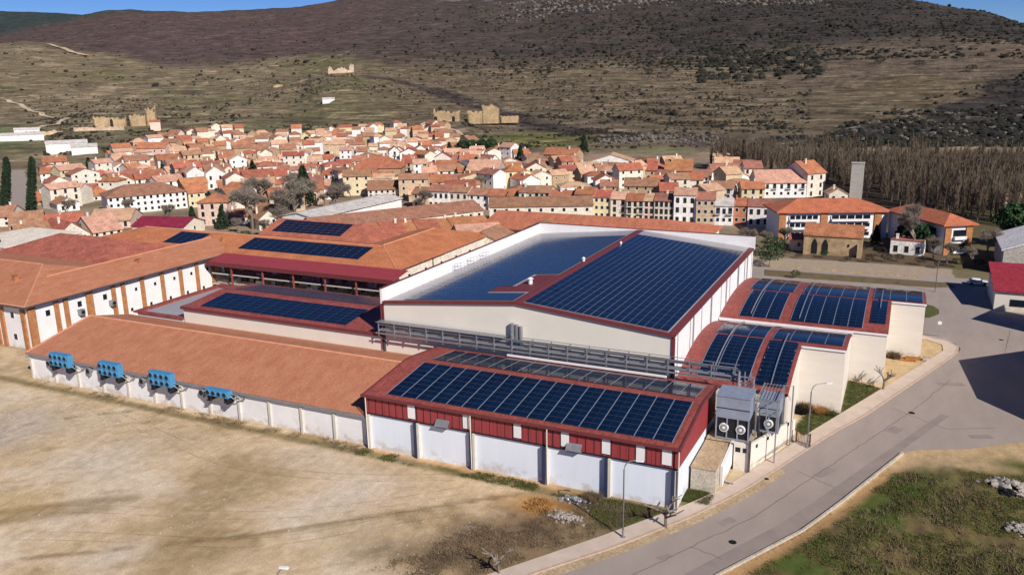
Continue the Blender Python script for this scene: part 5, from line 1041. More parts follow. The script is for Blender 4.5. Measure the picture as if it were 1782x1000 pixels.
def condenser(x, n=2, cols=4, x1=0, lab=''):
    c = empty('condenser_unit', (x, 84.9, 4.4), lab, 'cooling unit', 'blue condensers on the store wall'); w_ = 4.4 if n == 2 else 4.2
    mb = MB(); h = 1.05*n; mb.box(x-w_/2, x+w_/2, 83.65, 84.65, 3.75, 3.75+h, 0)
    mb.build('casing', M['blue'], c)
    for i in range(cols):
        for j in range(n):
            cx = x-w_/2+(i+.5)*w_/cols; cz = 3.75+(j+.5)*1.05; mb = MB(); mb.tube([(cx, 83.65, cz), (cx, 83.52, cz)], .42, 12, 0); mb.tube([(cx, 83.519, cz), (cx, 83.50, cz)], .33, 10, 1); mb.build('fan', [M['blue'], M['dark']], c)
    mb = MB()
    for s in (-1, 1):
        for q in (0, .45): mb.box(x+s*(w_/2-.3)-q*s-.06, x+s*(w_/2-.3)-q*s+.06, 83.7, 85.29, 2.95, 3.745, 0)
        mb.box(x+s*(w_/2-.3)-.3, x+s*(w_/2-.3)+.3, 83.7, 84.9, 2.85, 2.95, 0)
    mb.tube([(x+w_/2, 84.2, 3.9), (x+w_/2+.9, 84.4, 3.4), (x+w_/2+1.3, 85.0, 3.3), (x+w_/2+2.0, 85.0, 3.7)], .09, 5, 1); mb.tube([(x+w_/2, 84.2, 4.4), (x+w_/2+1.2, 84.6, 4.0), (x+w_/2+1.6, 85.1, 3.2)], .07, 5, 1)
    mb.build('bracket', [M['dark'], M['greymetal']], c)
condenser(-120.9, 2, 4, lab='blue fan cooling unit nearest the left end of the store wall')
condenser(-109.6, 2, 4, lab='blue fan cooling unit second from the left on the store wall')
condenser(-98.6, 2, 4, lab='blue fan cooling unit third from the left on the store wall')
condenser(-87.4, 1, 4, lab='single-row blue cooling unit, rightmost on the store wall')
for x, l in ((-125.0, 'oval grey louvre left of the first blue cooling unit'), (-115.6, 'oval grey louvre between the first two blue cooling units'), (-103.7, 'grey wall vent between second and third blue cooling units'), (-91.4, 'grey box vent beside the single-row cooling unit')):
    mb = MB(); mb.tube([(x, 85.29, 3.5), (x, 84.6, 3.45)], .5, 10, 0); mb.tube([(x, 84.59, 3.45), (x, 84.55, 3.45)], .4, 10, 1); mb.box(x-.1, x+.1, 84.7, 85.29, 2.6, 3.0, 0); o = mb.build('wall_vent', [M['greymetal'], M['dark']]); tag(o, l, 'vent', 'vents on the store wall')
# ---- big hall
HB = empty('factory_building', (-49.8, 106, 0), 'largest white hall whose wide gabled roof is covered by blue solar panels', 'building', 'factory blocks')
hx0, hx1, hy0, hy1 = -73.0, -26.6, 106.0, 168.0; rx = -49.8; ez, rz = 13.8, 16.0
def zh(x, y): return rz-(rz-ez)*abs(x-rx)/(hx1-rx)
mb = MB()
for y, s in ((hy0, 1), (hy1, -1)):
    P = [(hx0, y, 0), (hx1, y, 0), (hx1, y, ez-.1), (rx, y, rz-.1), (hx0, y, ez-.1)]; mb.face(P if s > 0 else P[::-1])
mb.face([(hx0, hy1, 0), (hx0, hy0, 0), (hx0, hy0, ez), (hx0, hy1, ez)]); mb.face([(hx1, hy0, 0), (hx1, hy1, 0), (hx1, hy1, ez), (hx1, hy0, ez)])
mb.build('wall', M['hallwall'], HB)
mb = MB()
for i in range(124):
    ya = hy0+.5*i; dx = .05 if i % 2 else .11; mb.box(hx1+.004, hx1+dx, ya, ya+.5, 0, ez-.12)
mb.build('cladding', M['white'], HB)
mb = MB(); surf(mb, zh, hx0, rx, [hy0-.2, hy1], .25); surf(mb, zh, rx, hx1+.2, [hy0-.2, hy1], .25); rf = mb.build('roof', M['sheetgrey'], HB)
mb = MB()
surf(mb, lambda x, y: zh(x, y)+.05, -50.6, rx, [hy0-.1, hy1-.2], .045); surf(mb, lambda x, y: zh(x, y)+.05, rx+.001, -49.0, [hy0-.1, hy1-.2], .045)
surf(mb, lambda x, y: zh(x, y)+.05, -57.5, -50.7, [112.5, 116.2], .045); surf(mb, lambda x, y: zh(x, y)+.05, -54.6, -50.7, [116.2, 124.5], .045)
surf(mb, lambda x, y: zh(x, y)+.06, -27.3, hx1+.3, [hy0-.3, hy1-.4], .3)
for xa, xb in ((hx0, rx), (rx, hx1+.3)): surf(mb, lambda x, y: zh(x, y)+.14, xa+.001, xb, [hy0-.35, hy0+.3], .4)
mb.build('red_flashing', M['redtrim'], rf)
mb = MB()
mb.box(hx0-.35, hx0, hy0-.3, hy1+.35, ez-.3, 15.95, 0); mb.box(hx0+.001, hx1+.35, hy1+.001, hy1+.35, ez-.3, 16.1, 0)
mb.box(hx0-.42, hx0+.06, hy0-.36, hy1+.42, 15.96, 16.03, 1); mb.box(hx0+.07, hx1+.42, hy1-.05, hy1+.42, 16.11, 16.18, 1); mb.box(hx0-.4, hx0-.36, hy0-.36, hy0+.2, 6, 15.95, 1)
mb.build('parapet', [M['white'], M['redtrim']], HB)
mb = MB(); mb.box(hx1-.16, hx1+.17, hy0-.14, hy0-.005, 5, ez-.4); mb.box(hx0-.2, hx0+.05, hy0-.14, hy0-.005, 0, ez-.3); mb.box(hx1+.12, hx1+.3, hy0-.1, hy0+.1, 5, ez-.4); mb.build('corner_trim', M['redtrim'], HB)
redp = lambda x, y: (-57.7 < x < -51 and 112.4 < y < 116.2) or (-54.8 < x < -51 and 112.4 < y < 124.6)
panels(HB, grid_on(-48.9, -27.5, zh, 106.8, 163.0, px_=1.13, py_=2.3, rot=True) + grid_on(-69.8, -50.7, zh, 106.9, 161.0, px_=1.13, py_=2.3, rot=True, skip=redp))
for y in lsp(108, 166, 9):
    mb = MB(); mb.box(hx1+.111, hx1+.16, y, y+.25, 6, ez-.2); mb.build('wall_joint', M['greymetal'], HB)
for y in (117, 129, 141, 152, 161):
    mb = MB(); mb.tube([(hx1+.25, y, ez-.2), (hx1+.25, y, 8.2)], .09, 6); mb.build('downpipe', M['greymetal'], HB)
def cyl_part(name, parent, x, y, z, r, h, m, cap=None):
    mb = MB(); mb.tube([(x, y, z), (x, y, z+h)], r, 12, 0)
    if cap: mb.tube([(x, y, z+h), (x, y, z+h+.25)], r*1.5, 12, 0, r*.3)
    return mb.build(name, m, parent)
cyl_part('roof_fan', HB, -52.8, 117.7, 15.7, .35, .9, M['fan'], True); cyl_part('roof_fan', HB, -50.4, 135.4, 16.0, .25, .5, M['fan'], True); cyl_part('roof_fan', HB, -49.0, 152.2, 15.9, .2, .4, M['fan'], True)
for y in (128, 133, 138):      # small tubular railings by the left parapet
    mb = MB(); 
    for k in range(4): mb.tube([(hx0+.6+.25*k, y+k*.8, 13.9), (hx0+.6+.25*k, y+k*.8, 15.2)], .04, 5)
    mb.tube([(hx0+.6, y, 15.2), (hx0+1.35, y+2.4, 15.2)], .04, 5); mb.tube([(hx0+.6, y, 14.6), (hx0+1.35, y+2.4, 14.6)], .04, 5); mb.build('aerial', M['bluegrey'], HB)
mb = MB()
for y in lsp(hy0+3, hy1-4, 26):
    mb.box(hx0+.02, hx0+.14, y-.05, y+.05, 13.95, 15.9)
mb.build('parapet_rib', M['white'], HB)
# ---- middle block left of the hall
MBK = empty('factory_building', (-95, 106, 0), 'middle factory block with low hipped solar roof in front of the balcony building', 'building', 'factory blocks')
mx0, mx1, my0, my1 = -116.5, -73.4, 106.0, 124.2
mb = MB(); mb.box(mx0, mx1, my0, my1, 0, 8.2, 0); mb.build('wall', M['hallwall'], MBK)
def zm(x, y): return 8.45+1.15*(1-abs(y-115)/9.2) if True else 0
mb = MB(); rxl, rxr = -112.5, -79.5
A_, B_, C_, D_ = (mx0-.2, my0-.3, 8.45), (mx1, my0-.3, 8.45), (mx1, my1+.2, 8.45), (mx0-.2, my1+.2, 8.45); R1_, R2_ = (rxl-3.5, 115, 9.65), (rxr, 115, 9.65)
for q in ((A_, B_, R2_, R1_), (C_, D_, R1_, R2_), (B_, C_, R2_), (D_, A_, R1_)): mb.slab(list(q), .25)
rf = mb.build('roof', M['redroof'], MBK)
mb = MB(); mb.box(mx0-.3, mx1, my0-.42, my0-.31, 8.1, 8.55); mb.box(mx0-.35, mx0-.21, my0-.3, my1, 8.1, 8.6); mb.build('verge_trim', M['redtrim'], rf)
panels(MBK, grid_on(-113.3, -81.3, lambda x, y: 8.45+1.2*(1-abs(y-115)/9.3), 107.0, 113.6) + grid_on(-114, -81.0, lambda x, y: 8.45+1.2*(1-abs(y-115)/9.3), 116.6, 123.4))
LB = empty('factory_building', (-122, 106, 0), 'flat grey roofed annexe with red edging between the wing and middle block', 'building', 'factory blocks')
mb = MB(); mb.box(-128.6, mx0-.4, 106.2, 128, 0, 5.9, 0); mb.build('wall', M['white'], LB); mb = MB(); mb.box(-128.7, mx0-.4, 106.1, 128.1, 5.91, 6.0, 0)
mb.box(-129.4, -128.0, 105.9, 128.6, 6.01, 6.35, 1); mb.box(-127.99, mx0-.4, 105.9, 106.8, 6.01, 6.3, 1); mb.box(-127.99, mx0-.4, 126.5, 128.6, 6.01, 6.3, 1); mb.build('roof', [M['sheetgrey'], M['redroof']], LB)
# ---- arched east blocks
def arch_block(label, parts, zf, ysall, wallfaces):
    e = empty('factory_building', (parts[0][0], parts[0][2], 0), label, 'building', 'factory blocks')
    mb = MB()
    for x0, x1, y0, y1 in parts:
        yy = lsp(y0, y1, 14); sd_ = [(y0, 0), (y1, 0)]+[(y, zf(0, y)-.2) for y in yy[::-1]]
        mb.face([(x1, y, z) for y, z in sd_]); mb.face([(x0, y, z) for y, z in sd_][::-1])
        mb.face([(x0, y0, 0), (x1, y0, 0), (x1, y0, zf(0, y0)-.2), (x0, y0, zf(0, y0)-.2)]); mb.face([(x1, y1, 0), (x0, y1, 0), (x0, y1, zf(0, y1)-.2), (x1, y1, zf(0, y1)-.2)])
    mb.build('wall', M['cream'], e)
    mb = MB()
    for i, (x0, x1, y0, y1) in enumerate(parts): surf(mb, zf, x0+(.001 if i else -.0), x1+.12, lsp(y0-.12, y1+.05, 18), .2, 0, 1)
    rf = mb.build('roof', [M['redroof'], M['redtrim']], e)
    for x0, x1, y0, y1 in parts:
        mb = MB(); mb.box(x0, x1+.16, y0-.22, y0-.13, zf(0, y0)-.22, zf(0, y0)+.05); mb.build('verge_trim', M['redtrim'] if x0 < -20 and y0 < 120 else M['white'], rf)
    return e, rf
zA = lambda x, y: 9.5-.0118*(y-123)**2
zB = lambda x, y: 9.6-.0064*(y-151)**2
E1, r1_ = arch_block('east factory block with arched solar roof and nearest cream stair-step wall', [(-26.45, -11.7, 108.0, 135.8), (-11.7, -5.7, 121.3, 135.8)], zA, None, None)
E2, r2_ = arch_block('rear east factory block with arched solar roof and two cream stair-step walls', [(-26.45, -5.6, 136.0, 166.0), (-5.6, -.6, 136.05, 166.0), (-.6, 4.7, 151.3, 166.0)], zB, None, None)
for a_ in ((-23.9, -17.0, 109.4, 122.2), (-15.9, -12.2, 108.9, 122.2), (-24.2, -17.0, 122.9, 135.2), (-15.9, -6.2, 122.9, 135.2)): rails(E1, a_[0], a_[1], zA, lsp(a_[2], a_[3], 5), w_=.035)
panels(E1, grid_on(-23.9, -17.0, zA, 109.4, 122.2) + grid_on(-15.9, -12.2, zA, 108.9, 122.2, px_=1.85) + grid_on(-24.2, -17.0, zA, 122.9, 135.2) + grid_on(-15.9, -6.2, zA, 122.9, 135.2))
for a_ in ((-23.4, -16.9, 137.2, 150.5), (-15.2, -4.3, 137.2, 150.5), (-24, -16.5, 151.3, 165.4), (-14.9, -4.3, 151.3, 165.4), (-3.4, 4.3, 152, 165.5)): rails(E2, a_[0], a_[1], zB, lsp(a_[2], a_[3], 5), w_=.035)
panels(E2, grid_on(-23.4, -16.9, zB, 137.2, 150.5) + grid_on(-15.2, -4.3, zB, 137.2, 150.5) + grid_on(-3.4, -1.0, zB, 139.4, 150.8) + grid_on(-24.0, -16.5, zB, 151.3, 165.4) + grid_on(-14.9, -4.3, zB, 151.3, 165.4) + grid_on(-3.4, 4.3, zB, 152.0, 165.5))
def arc_pipe(parent, x, y0, y1, zf, m='steel', r=.09):
    mb = MB(); mb.tube([(x, y, zf(0, y)+.32) for y in lsp(y0, y1, 12)], r, 5); mb.build('cable_tray', M[m], parent)
arc_pipe(E1, -21.9, 109.6, 134, zA); arc_pipe(E1, -14.0, 109, 126, zA); arc_pipe(E2, -21.6, 138, 163, zB); arc_pipe(E2, -13.9, 138, 163, zB); arc_pipe(E2, -2.1, 146, 160, zB)
mb = MB(); mb.box(-26.4, -5.5, 135.72, 135.9, 7.75, 8.05); mb.build('white_flashing', M['white'], E2)
for x, y, z in ((-18.0, 111.4, 7.9), (-12.7, 110.2, 7.3), (-2.2, 143.5, 9.2)):
    pass
# ---- compound annexe: ramp, low wall, gate
mb = MB(); mb.box(-20.0, -17.1, 90.2, 99.8, 0, 2.95, 0); mb.box(-20.05, -17.05, 90.1, 99.9, 2.96, 3.06, 1); o = mb.build('concrete_store', [M['concrete'], M['ramp']]); tag(o, 'plain sandy concrete annexe beside the gable of the red block', 'shed')
mb = MB(); mb.slab([(-17.04, 92.5, 2.6), (-16.7, 92.4, 2.6), (-16.5, 100.2, 3.6), (-16.9, 100.2, 3.6)], 2.6); o = mb.build('low_wall', M['white']); tag(o, 'white sloping wall along the right of the concrete annexe', 'wall')
cw = empty('compound_wall', (-14.4, 97.5, 0), 'white compound wall with dark slots below the grey cooling units', 'wall')
mb = MB(); P0, P1 = Vector((-14.4, 97.7, 0)), Vector((-10.6, 109.6, 0)); dv = (P1-P0).normalized(); nv = Vector((dv.y, -dv.x, 0))
mb.slab([tuple(P0+Vector((0, 0, 3.7))), tuple(P1+Vector((0, 0, 2.9))), tuple(P1-nv*.3+Vector((0, 0, 2.9))), tuple(P0-nv*.3+Vector((0, 0, 3.7)))][::-1], 3.0)
mb.slab([tuple(P0+Vector((0, 0, .75))), tuple(P1+Vector((0, 0, .75))), tuple(P1-nv*.3+Vector((0, 0, .75))), tuple(P0-nv*.3+Vector((0, 0, .75)))][::-1], .8)
mb.box(-16.4, -14.45, 97.4, 97.7, 0, 3.7); mb.build('wall', M['cream'], cw)
mb = MB()
for t_ in (.1, .34, .52, .8):
    c = P0+(P1-P0)*t_; a = c+dv*.55; mb.slab([tuple(c+nv*.02+Vector((0, 0, 3.15))), tuple(a+nv*.02+Vector((0, 0, 3.1))), tuple(a+Vector((0, 0, 3.1))), tuple(c+Vector((0, 0, 3.15)))][::-1], .45)
mb.box(-16.2, -15.6, 97.36, 97.395, 2.5, 3.1); mb.box(-15.3, -14.9, 97.36, 97.395, 2.5, 3.1); mb.build('opening', M['dark'], cw)
mb = MB(); mb.box(-14.6, -14.35, 97.15, 97.4, 0, 4.2, 0); mb.build('corner_post', M['darkpipe'], cw)
mb = MB()
for i in range(9): mb.tube([(-10.15+.2*i, 108.6-.12*i, .1), (-10.15+.2*i, 108.6-.12*i, 1.9)], .035, 5)
mb.tube([(-10.2, 108.6, 1.75), (-8.5, 107.6, 1.75)], .045, 5); mb.tube([(-10.2, 108.6, .4), (-8.5, 107.6, .4)], .045, 5)
mb.box(-10.35, -10.2, 108.5, 108.7, 0, 2.0); mb.box(-8.5, -8.35, 107.5, 107.7, 0, 2.0); o = mb.build('iron_gate', M['rust']); tag(o, 'small rusty iron gate beside the lamp at the grass plot', 'gate')
mb = MB(); mb.box(-19.9, -14.6, 99.9, 107.9, 0, 3.2, 0); mb.box(-20.0, -14.5, 98.2, 107.95, 3.21, 3.36, 1); o = mb.build('plant_room', [M['cream'], M['ramp']]); tag(o, 'low white plant room carrying the grey cooling units', 'building')
# ---- cooling units on the plant room
def chiller(x0, x1, y0, y1, z0, h, lab, fans):
    c = empty('chiller_unit', ((x0+x1)/2, y0, z0), lab, 'cooling unit', 'grey chillers behind the red block')
    mb = MB(); mb.box(x0, x1, y0, y1, z0+h*.5, z0+h, 0); mb.box(x0+.1, x1-.1, y0+.1, y1-.1, z0+.2, z0+h*.5-.001, 1)
    mb.box(x0-.08, x1+.08, y0-.08, y1+.08, z0+h+.001, z0+h+.1, 0)
    for x in lsp(x0, x1-.15, 3+fans-1): mb.box(x, x+.15, y0-.06, y0+.09, z0, z0+h*.5-.002, 0)
    mb.box(x0, x1, y0-.1, y1, z0+.05, z0+.19, 0); mb.box(x0-.02, x1+.02, y0-.03, y0-.005, z0+h*.72, z0+h*.74, 1)
    mb.build('casing', [M['bluegrey'], M['dark']], c)
    for i in range(fans):
        cx = x0+(i+.5)*(x1-x0)/fans; mb = MB(); mb.tube([(cx, y0+.09, z0+h*.27), (cx, y0-.1, z0+h*.27)], .6, 16, 0, .56); mb.tube([(cx, y0-.101, z0+h*.27), (cx, y0-.12, z0+h*.27)], .46, 16, 1, .46); mb.tube([(cx, y0-.121, z0+h*.27), (cx, y0-.16, z0+h*.27)], .2, 10, 0, .15); mb.build('fan', [M['fan'], M['greymetal']], c)
chiller(-19.0, -14.9, 98.6, 102.4, 3.4, 5.6, 'tall blue-grey chiller with two white fans, beside the red gable', 2)
chiller(-14.4, -11.9, 102.6, 105.6, 3.4, 4.4, 'smaller grey chiller with one white fan behind the tall one', 1)
mb = MB()
for x, y in ((-14.5, 101.0), (-12.0, 101.0), (-12.0, 107), (-14.5, 107), (-10.9, 107.2)): mb.box(x-.08, x+.08, y-.08, y+.08, 0, 8.4)
for z in (6.6, 8.3):
    mb.tube([(-14.5, 101, z), (-12, 101, z), (-12, 107, z), (-14.5, 107, z), (-14.5, 101, z)], .07, 5)
for k in range(7): mb.tube([(-14.5+.4*k, 101, 8.45), (-14.5+.4*k, 107, 8.45)], .04, 4)
mb.tube([(-12, 107, 8.4), (-10.9, 107.2, 8.4), (-10.9, 107.2, 3)], .06, 5); mb.tube([(-13.2, 101, 8.2), (-13.2, 100.4, 5), (-12.6, 100.4, 4)], .09, 5)
o = mb.build('steel_frame', M['greymetal']); tag(o, 'open galvanised steel frame around the smaller chiller', 'frame')
# ---- pipe rack
PR = empty('pipe_rack', (-46, 104.9, 9), 'long galvanised pipe rack running across the front of the white hall', 'pipework')
mb = MB(); ra, rb, yf, yb = -73.6, -17.6, 104.35, 105.6
for x in lsp(ra+.5, rb-.5, 20):
    mb.box(x-.07, x+.07, yf, yf+.12, 8.6, 10.9); mb.box(x-.07, x+.07, yb-.12, yb, 8.6, 10.9); mb.box(x-.07, x+.07, yf+.121, yb-.121, 9.2, 9.3); mb.box(x-.07, x+.07, yf+.121, yb-.121, 10.2, 10.3)
mb.tube([(ra, yf, 10.85), (rb, yf, 10.85)], .05, 5); mb.tube([(ra, yb, 10.85), (rb, yb, 10.85)], .05, 5); mb.box(ra, rb, yf-.05, yf-.001, 8.95, 9.2); mb.build('frame', M['greymetal'], PR)
for i, (y, z, r_, m) in enumerate(((104.6, 9.55, .17, 'steel'), (104.95, 9.5, .13, 'darkpipe'), (105.25, 9.55, .18, 'greymetal'), (104.7, 10.45, .13, 'greymetal'), (105.05, 10.5, .16, 'darkpipe'), (105.35, 10.45, .10, 'steel'), (104.5, 9.05, .10, 'steel'))):
    mb = MB(); mb.tube([(ra+.3+i*.1, y, z), (rb-.2, y, z), (rb+.3, y-.5-.1*i, z), (rb+.3, y-.9-.1*i, z-1.5)], r_, 7); mb.build('pipe', M[m], PR)
mb = MB(); mb.box(ra, -51.4, 104.45, 105.5, 10.7, 10.78); mb.build('cover_sheet', M['greymetal'], PR)
mb = MB()
for z in (8.1, 8.6, 9.1, 9.6): mb.tube([(-17.6, 104.3, z), (-15.4, 104.3, z+.3), (-15.4, 103.4, z-.4)], .1, 6)
for x in (-17.3, -16.6, -15.8): mb.box(x-.06, x+.06, 104, 104.2, 3.3, 10.6)
mb.box(-17.4, -15.7, 103.95, 104.0, 9.9, 10.0); mb.box(-17.4, -15.7, 103.95, 104.0, 8.0, 8.1)
mb.build('valve_cluster', M['steel'], PR)
fl = empty('flue_group', (-49.7, 105, 9.4), 'three upright steel flues standing on the pipe rack', 'chimney')
for k in range(3): cyl_part('flue', fl, -50.4+.72*k, 105.75 if k == 1 else 105.55, 9.3, .3, 3.6-.15*k, M['steel'], False)
mb = MB(); mb.box(-50.5, -26.8, 103.9, 104.1, 8.35, 8.62); mb.build('back_ledge', M['white'], FB)
mb = MB(); mb.box(-73.2, -73.0, 105.7, 105.85, 0, 9.2); mb.build('downpipe', M['darkpipe'], PR)
# ---------------------------------------------------------------- houses
def window_mesh(w_, h_, kind):
    mb = MB(); mb.box(-w_/2-.08, w_/2+.08, -.05, .02, -.08, h_+.08, 1); mb.box(-w_/2, w_/2, -.06, -.051, 0, h_, 0)
    if kind == 'balcony':
        mb.box(-w_/2-.4, w_/2+.4, -.9, -.07, -.14, 0, 1)
        for i in range(9): x = -w_/2-.38+i*(w_+.76)/8; mb.box(x-.02, x+.02, -.9, -.86, .001, .95, 2)
        mb.box(-w_/2-.4, w_/2+.4, -.91, -.85, .951, 1.0, 2)
    elif kind == 'shutter': mb.box(-.03, .03, -.07, -.061, 0, h_, 2)
    return mb.mesh('window', [M['glass'], M['fan'] if kind != 'shutter' else M['pilaster'], M['rust'] if kind != 'balcony' else M['greymetal']])
WIN = {'small': window_mesh(.9, 1.1, 's'), 'tall': window_mesh(1.0, 1.7, 'shutter'), 'balcony': window_mesh(1.2, 2.0, 'balcony'), 'tiny': window_mesh(.6, .7, 's')}
CHM = None
def house_geo(wd, dp, h, rt, rise, over=.45, th=.22):
    """wall and roof builders in local coords: front along x, depth +y"""
    W_ = MB(); R_ = MB(); x0, x1 = -wd/2, wd/2
    W_.face([(x0, 0, -2), (x1, 0, -2), (x1, 0, h), (x0, 0, h)]); W_.face([(x1, dp, -2), (x0, dp, -2), (x0, dp, h), (x1, dp, h)])
    if rt == 'g':
        W_.face([(x1, 0, -2), (x1, dp, -2), (x1, dp, h), (x1, dp/2, h+rise-.05), (x1, 0, h)]); W_.face([(x0, dp, -2), (x0, 0, -2), (x0, 0, h), (x0, dp/2, h+rise-.05), (x0, dp, h)])
        e = rise/(dp/2)*over; a = x0-over*.6; c = x1+over*.6
        R_.slab([(a, -over, h-e+th), (c, -over, h-e+th), (c, dp/2, h+rise+th), (a, dp/2, h+rise+th)], th); R_.slab([(a, dp/2+.001, h+rise+th), (c, dp/2+.001, h+rise+th), (c, dp+over, h-e+th), (a, dp+over, h-e+th)], th)
    elif rt == 'G':
        W_.v = []; W_.f = []; W_.m = []
        W_.face([(x0, 0, -2), (x1, 0, -2), (x1, 0, h), (0, 0, h+rise-.05), (x0, 0, h)]); W_.face([(x1, dp, -2), (x0, dp, -2), (x0, dp, h), (0, dp, h+rise-.05), (x1, dp, h)])
        W_.face([(x1, 0, -2), (x1, dp, -2), (x1, dp, h), (x1, 0, h)]); W_.face([(x0, dp, -2), (x0, 0, -2), (x0, 0, h), (x0, dp, h)])
        e = rise/(wd/2)*over
        R_.slab([(x0-over, -.3, h-e+th), (0, -.3, h+rise+th), (0, dp+.3, h+rise+th), (x0-over, dp+.3, h-e+th)], th); R_.slab([(.001, -.3, h+rise+th), (x1+over, -.3, h-e+th), (x1+over, dp+.3, h-e+th), (.001, dp+.3, h+rise+th)], th)
    else:
        W_.face([(x1, 0, -2), (x1, dp, -2), (x1, dp, h), (x1, 0, h)]); W_.face([(x0, dp, -2), (x0, 0, -2), (x0, 0, h), (x0, dp, h)])
        if rt == 'h':
            a, c, b0, b1 = x0-over, x1+over, -over, dp+over; k = min(wd, dp)/2
            A_, B_, C_, D_ = (a, b0, h), (c, b0, h), (c, b1, h), (a, b1, h)
            if wd >= dp: P, Q = (a+k+over, dp/2, h+rise), (c-k-over+.01, dp/2, h+rise); fs = ((A_, B_, Q, P), (C_, D_, P, Q), (B_, C_, Q), (D_, A_, P))
            else: P, Q = (0, b0+k+over, h+rise), (0, b1-k-over+.01, h+rise); fs = ((A_, B_, P), (C_, D_, Q), (B_, C_, Q, P), (D_, A_, P, Q))
            for q in fs: R_.slab([(p[0], p[1], p[2]+th) for p in q], th)
        else:
            R_.box(x0, x1, 0, dp, h+.001, h+.15); R_.box(x0-.1, x1+.1, -.1, .15, h+.151, h+.5); R_.box(x0-.1, x1+.1, dp-.15, dp+.1, h+.151, h+.5)
    return W_, R_
def house(x, y, z, an, wd, dp, h, rt, rise, wk, rk, fl, nc, label=None, cat='house', group=None, over=.45, wins=True, name='house', chim=True, wkind=None, side=False):
    e = empty(name, (x, y, z), label or '', cat, group); dist = math.hypot(x, y); e.rotation_euler.z = 0
    W_, R_ = house_geo(wd, dp, h, rt, rise, over)
    W_.xf(x, y, z, an).build('wall', WM[wk], e); rf = R_.xf(x, y, z, an).build('roof', RM[rk], e)
    T = Matrix.Translation((x, y, z)) @ Matrix.Rotation(an, 4, 'Z')
    rnd = random.Random(int(x*13+y*7))
    if wins and (dist < 560):
        fh = h/fl; kk = wkind or rnd.choice(['small', 'small', 'tall', 'balcony'] if wk not in 's' else ['small', 'tiny'])
        for i in range(fl):
            for j in range(nc):
                if rnd.random() < .14 and not label: continue
                zz = fh*i+fh*.5-.3
                kd = kk if i or kk != 'balcony' else 'small'
                if kd == 'balcony' and (j % 2): kd = 'tall'
                if kd in ('tall', 'balcony'): zz = fh*i+fh*.18
                if zz+1.9 > h+.3 and kd != 'small': kd = 'small'
                wm_ = WIN[kd]; inst(wm_, 'window', e, T @ Matrix.Translation((-wd/2+(j+.5)*wd/nc, 0, zz)))
        if dist < 330 or side:
            for sx, r_ in ((wd/2, math.pi/2), (-wd/2, -math.pi/2)):
                for i in range(fl): inst(WIN['small'], 'window', e, T @ Matrix.Translation((sx, dp*.5, fh*i+fh*.42)) @ Matrix.Rotation(r_, 4, 'Z'))
    if chim and dist < 620 and rnd.random() < .7:
        cx, cy = rnd.uniform(-wd*.35, wd*.35), dp*rnd.uniform(.35, .65); mb = MB(); mb.box(cx-.3, cx+.3, cy-.3, cy+.3, h, h+rise+1.0); mb.box(cx-.4, cx+.4, cy-.4, cy+.4, h+rise+1.001, h+rise+1.15)
        mb.xf(x, y, z, an).build('chimney', WM['c' if wk == 's' else wk], rf)
    return e
# landmark houses
for k, t_ in enumerate(HAND):
    (x, y, z, an, wd, dp, h, rt, rise, wk, rk, fl, nc, lab) = t_
    cat = 'church' if 'church' in lab[:9] else ('barn' if 'barn' in lab[:16] else 'house')
    wk_ = 'balcony' if ('balcon' in lab) else ('tall' if 'tall' in lab and 'window' in lab else None)
    isr = 'row house' in lab
    house(x, y, z, an, wd, dp, h, rt, rise, wk, rk, fl, nc, lab, cat, 'row houses facing the street' if isr else 'houses of the town', wkind=wk_ or (('tall' if k % 2 else 'small') if isr else None), over=.35 if isr else .5)
# ordinary houses of the old town, labelled by look and by their place among their like
ORD = 'first second third fourth fifth sixth seventh eighth ninth tenth eleventh twelfth thirteenth fourteenth fifteenth sixteenth seventeenth eighteenth nineteenth twentieth'.split()
def screen(p):
    v = Vector(p)-camo.location if False else Vector((p[0], p[1], p[2]-CAMH)); return (891+FPX*v.dot(r2)/v.dot(fw), 500-FPX*v.dot(u2)/v.dot(fw))
WN = dict(w='white', c='cream', y='yellow', s='stone', k='pink', b='beige', m='mint', g='grey', r='brick'); RN = dict(o='orange', b='brown', r='red', p='pale pink', g='slate')
RAND_S = sorted(RAND, key=lambda t_: math.hypot(t_[0], t_[1])); NEAR, FARH = RAND_S[:228], RAND_S[228:]
G_ = {}
for t_ in NEAR:
    x, y, z = t_[:3]; sx, sy = screen((x, y, z)); ph = ('in the rearmost rows' if sy < 262 else 'in the back rows' if sy < 290 else 'in the middle rows' if sy < 322 else 'in the front rows') if sx < 945 else 'above the street row'
    shp = {'g': 'house', 'G': 'gabled house', 'h': 'hip-roofed house'}[t_[7]]; fl = {1: 'low', 2: 'two-storey', 3: 'tall'}[t_[11]]
    G_.setdefault((f"{fl} {WN[t_[9]]} {shp} with {RN[t_[10]]} roof", ph), []).append((sx, t_))
for (ds, ph), lst in G_.items():
    lst.sort(key=lambda q: q[0])
    for i, (sx, t_) in enumerate(lst):
        lab = f"{ds} {ph}" if len(lst) == 1 else f"{ds}, {ORD[min(i, 19)]} from left {ph}"
        house(*t_, label=lab, group='houses of the town')
mbw = MB(); mi_w = []
for t_ in FARH:
    x, y, z, an, wd, dp, h, rt, rise = t_[:9]; a, c = house_geo(wd, dp, h, rt, rise); a.xf(x, y, z, an); c.xf(x, y, z, an)
    for s_, mi_ in ((a, 'wcyskbmgr'.index(t_[9])), (c, 9+'obrpgwm'.index(t_[10]))):
        i0 = len(mbw.v); mbw.v += s_.v; mbw.f += [tuple(q+i0 for q in f_) for f_ in s_.f]; mbw.m += [mi_]*len(s_.f)
if FARH:
    o = mbw.build('houses', list(WM.values())+list(RM.values())); tag(o, 'tiny far-off houses filling the back of the old town', 'houses', 'houses of the town', 'stuff')
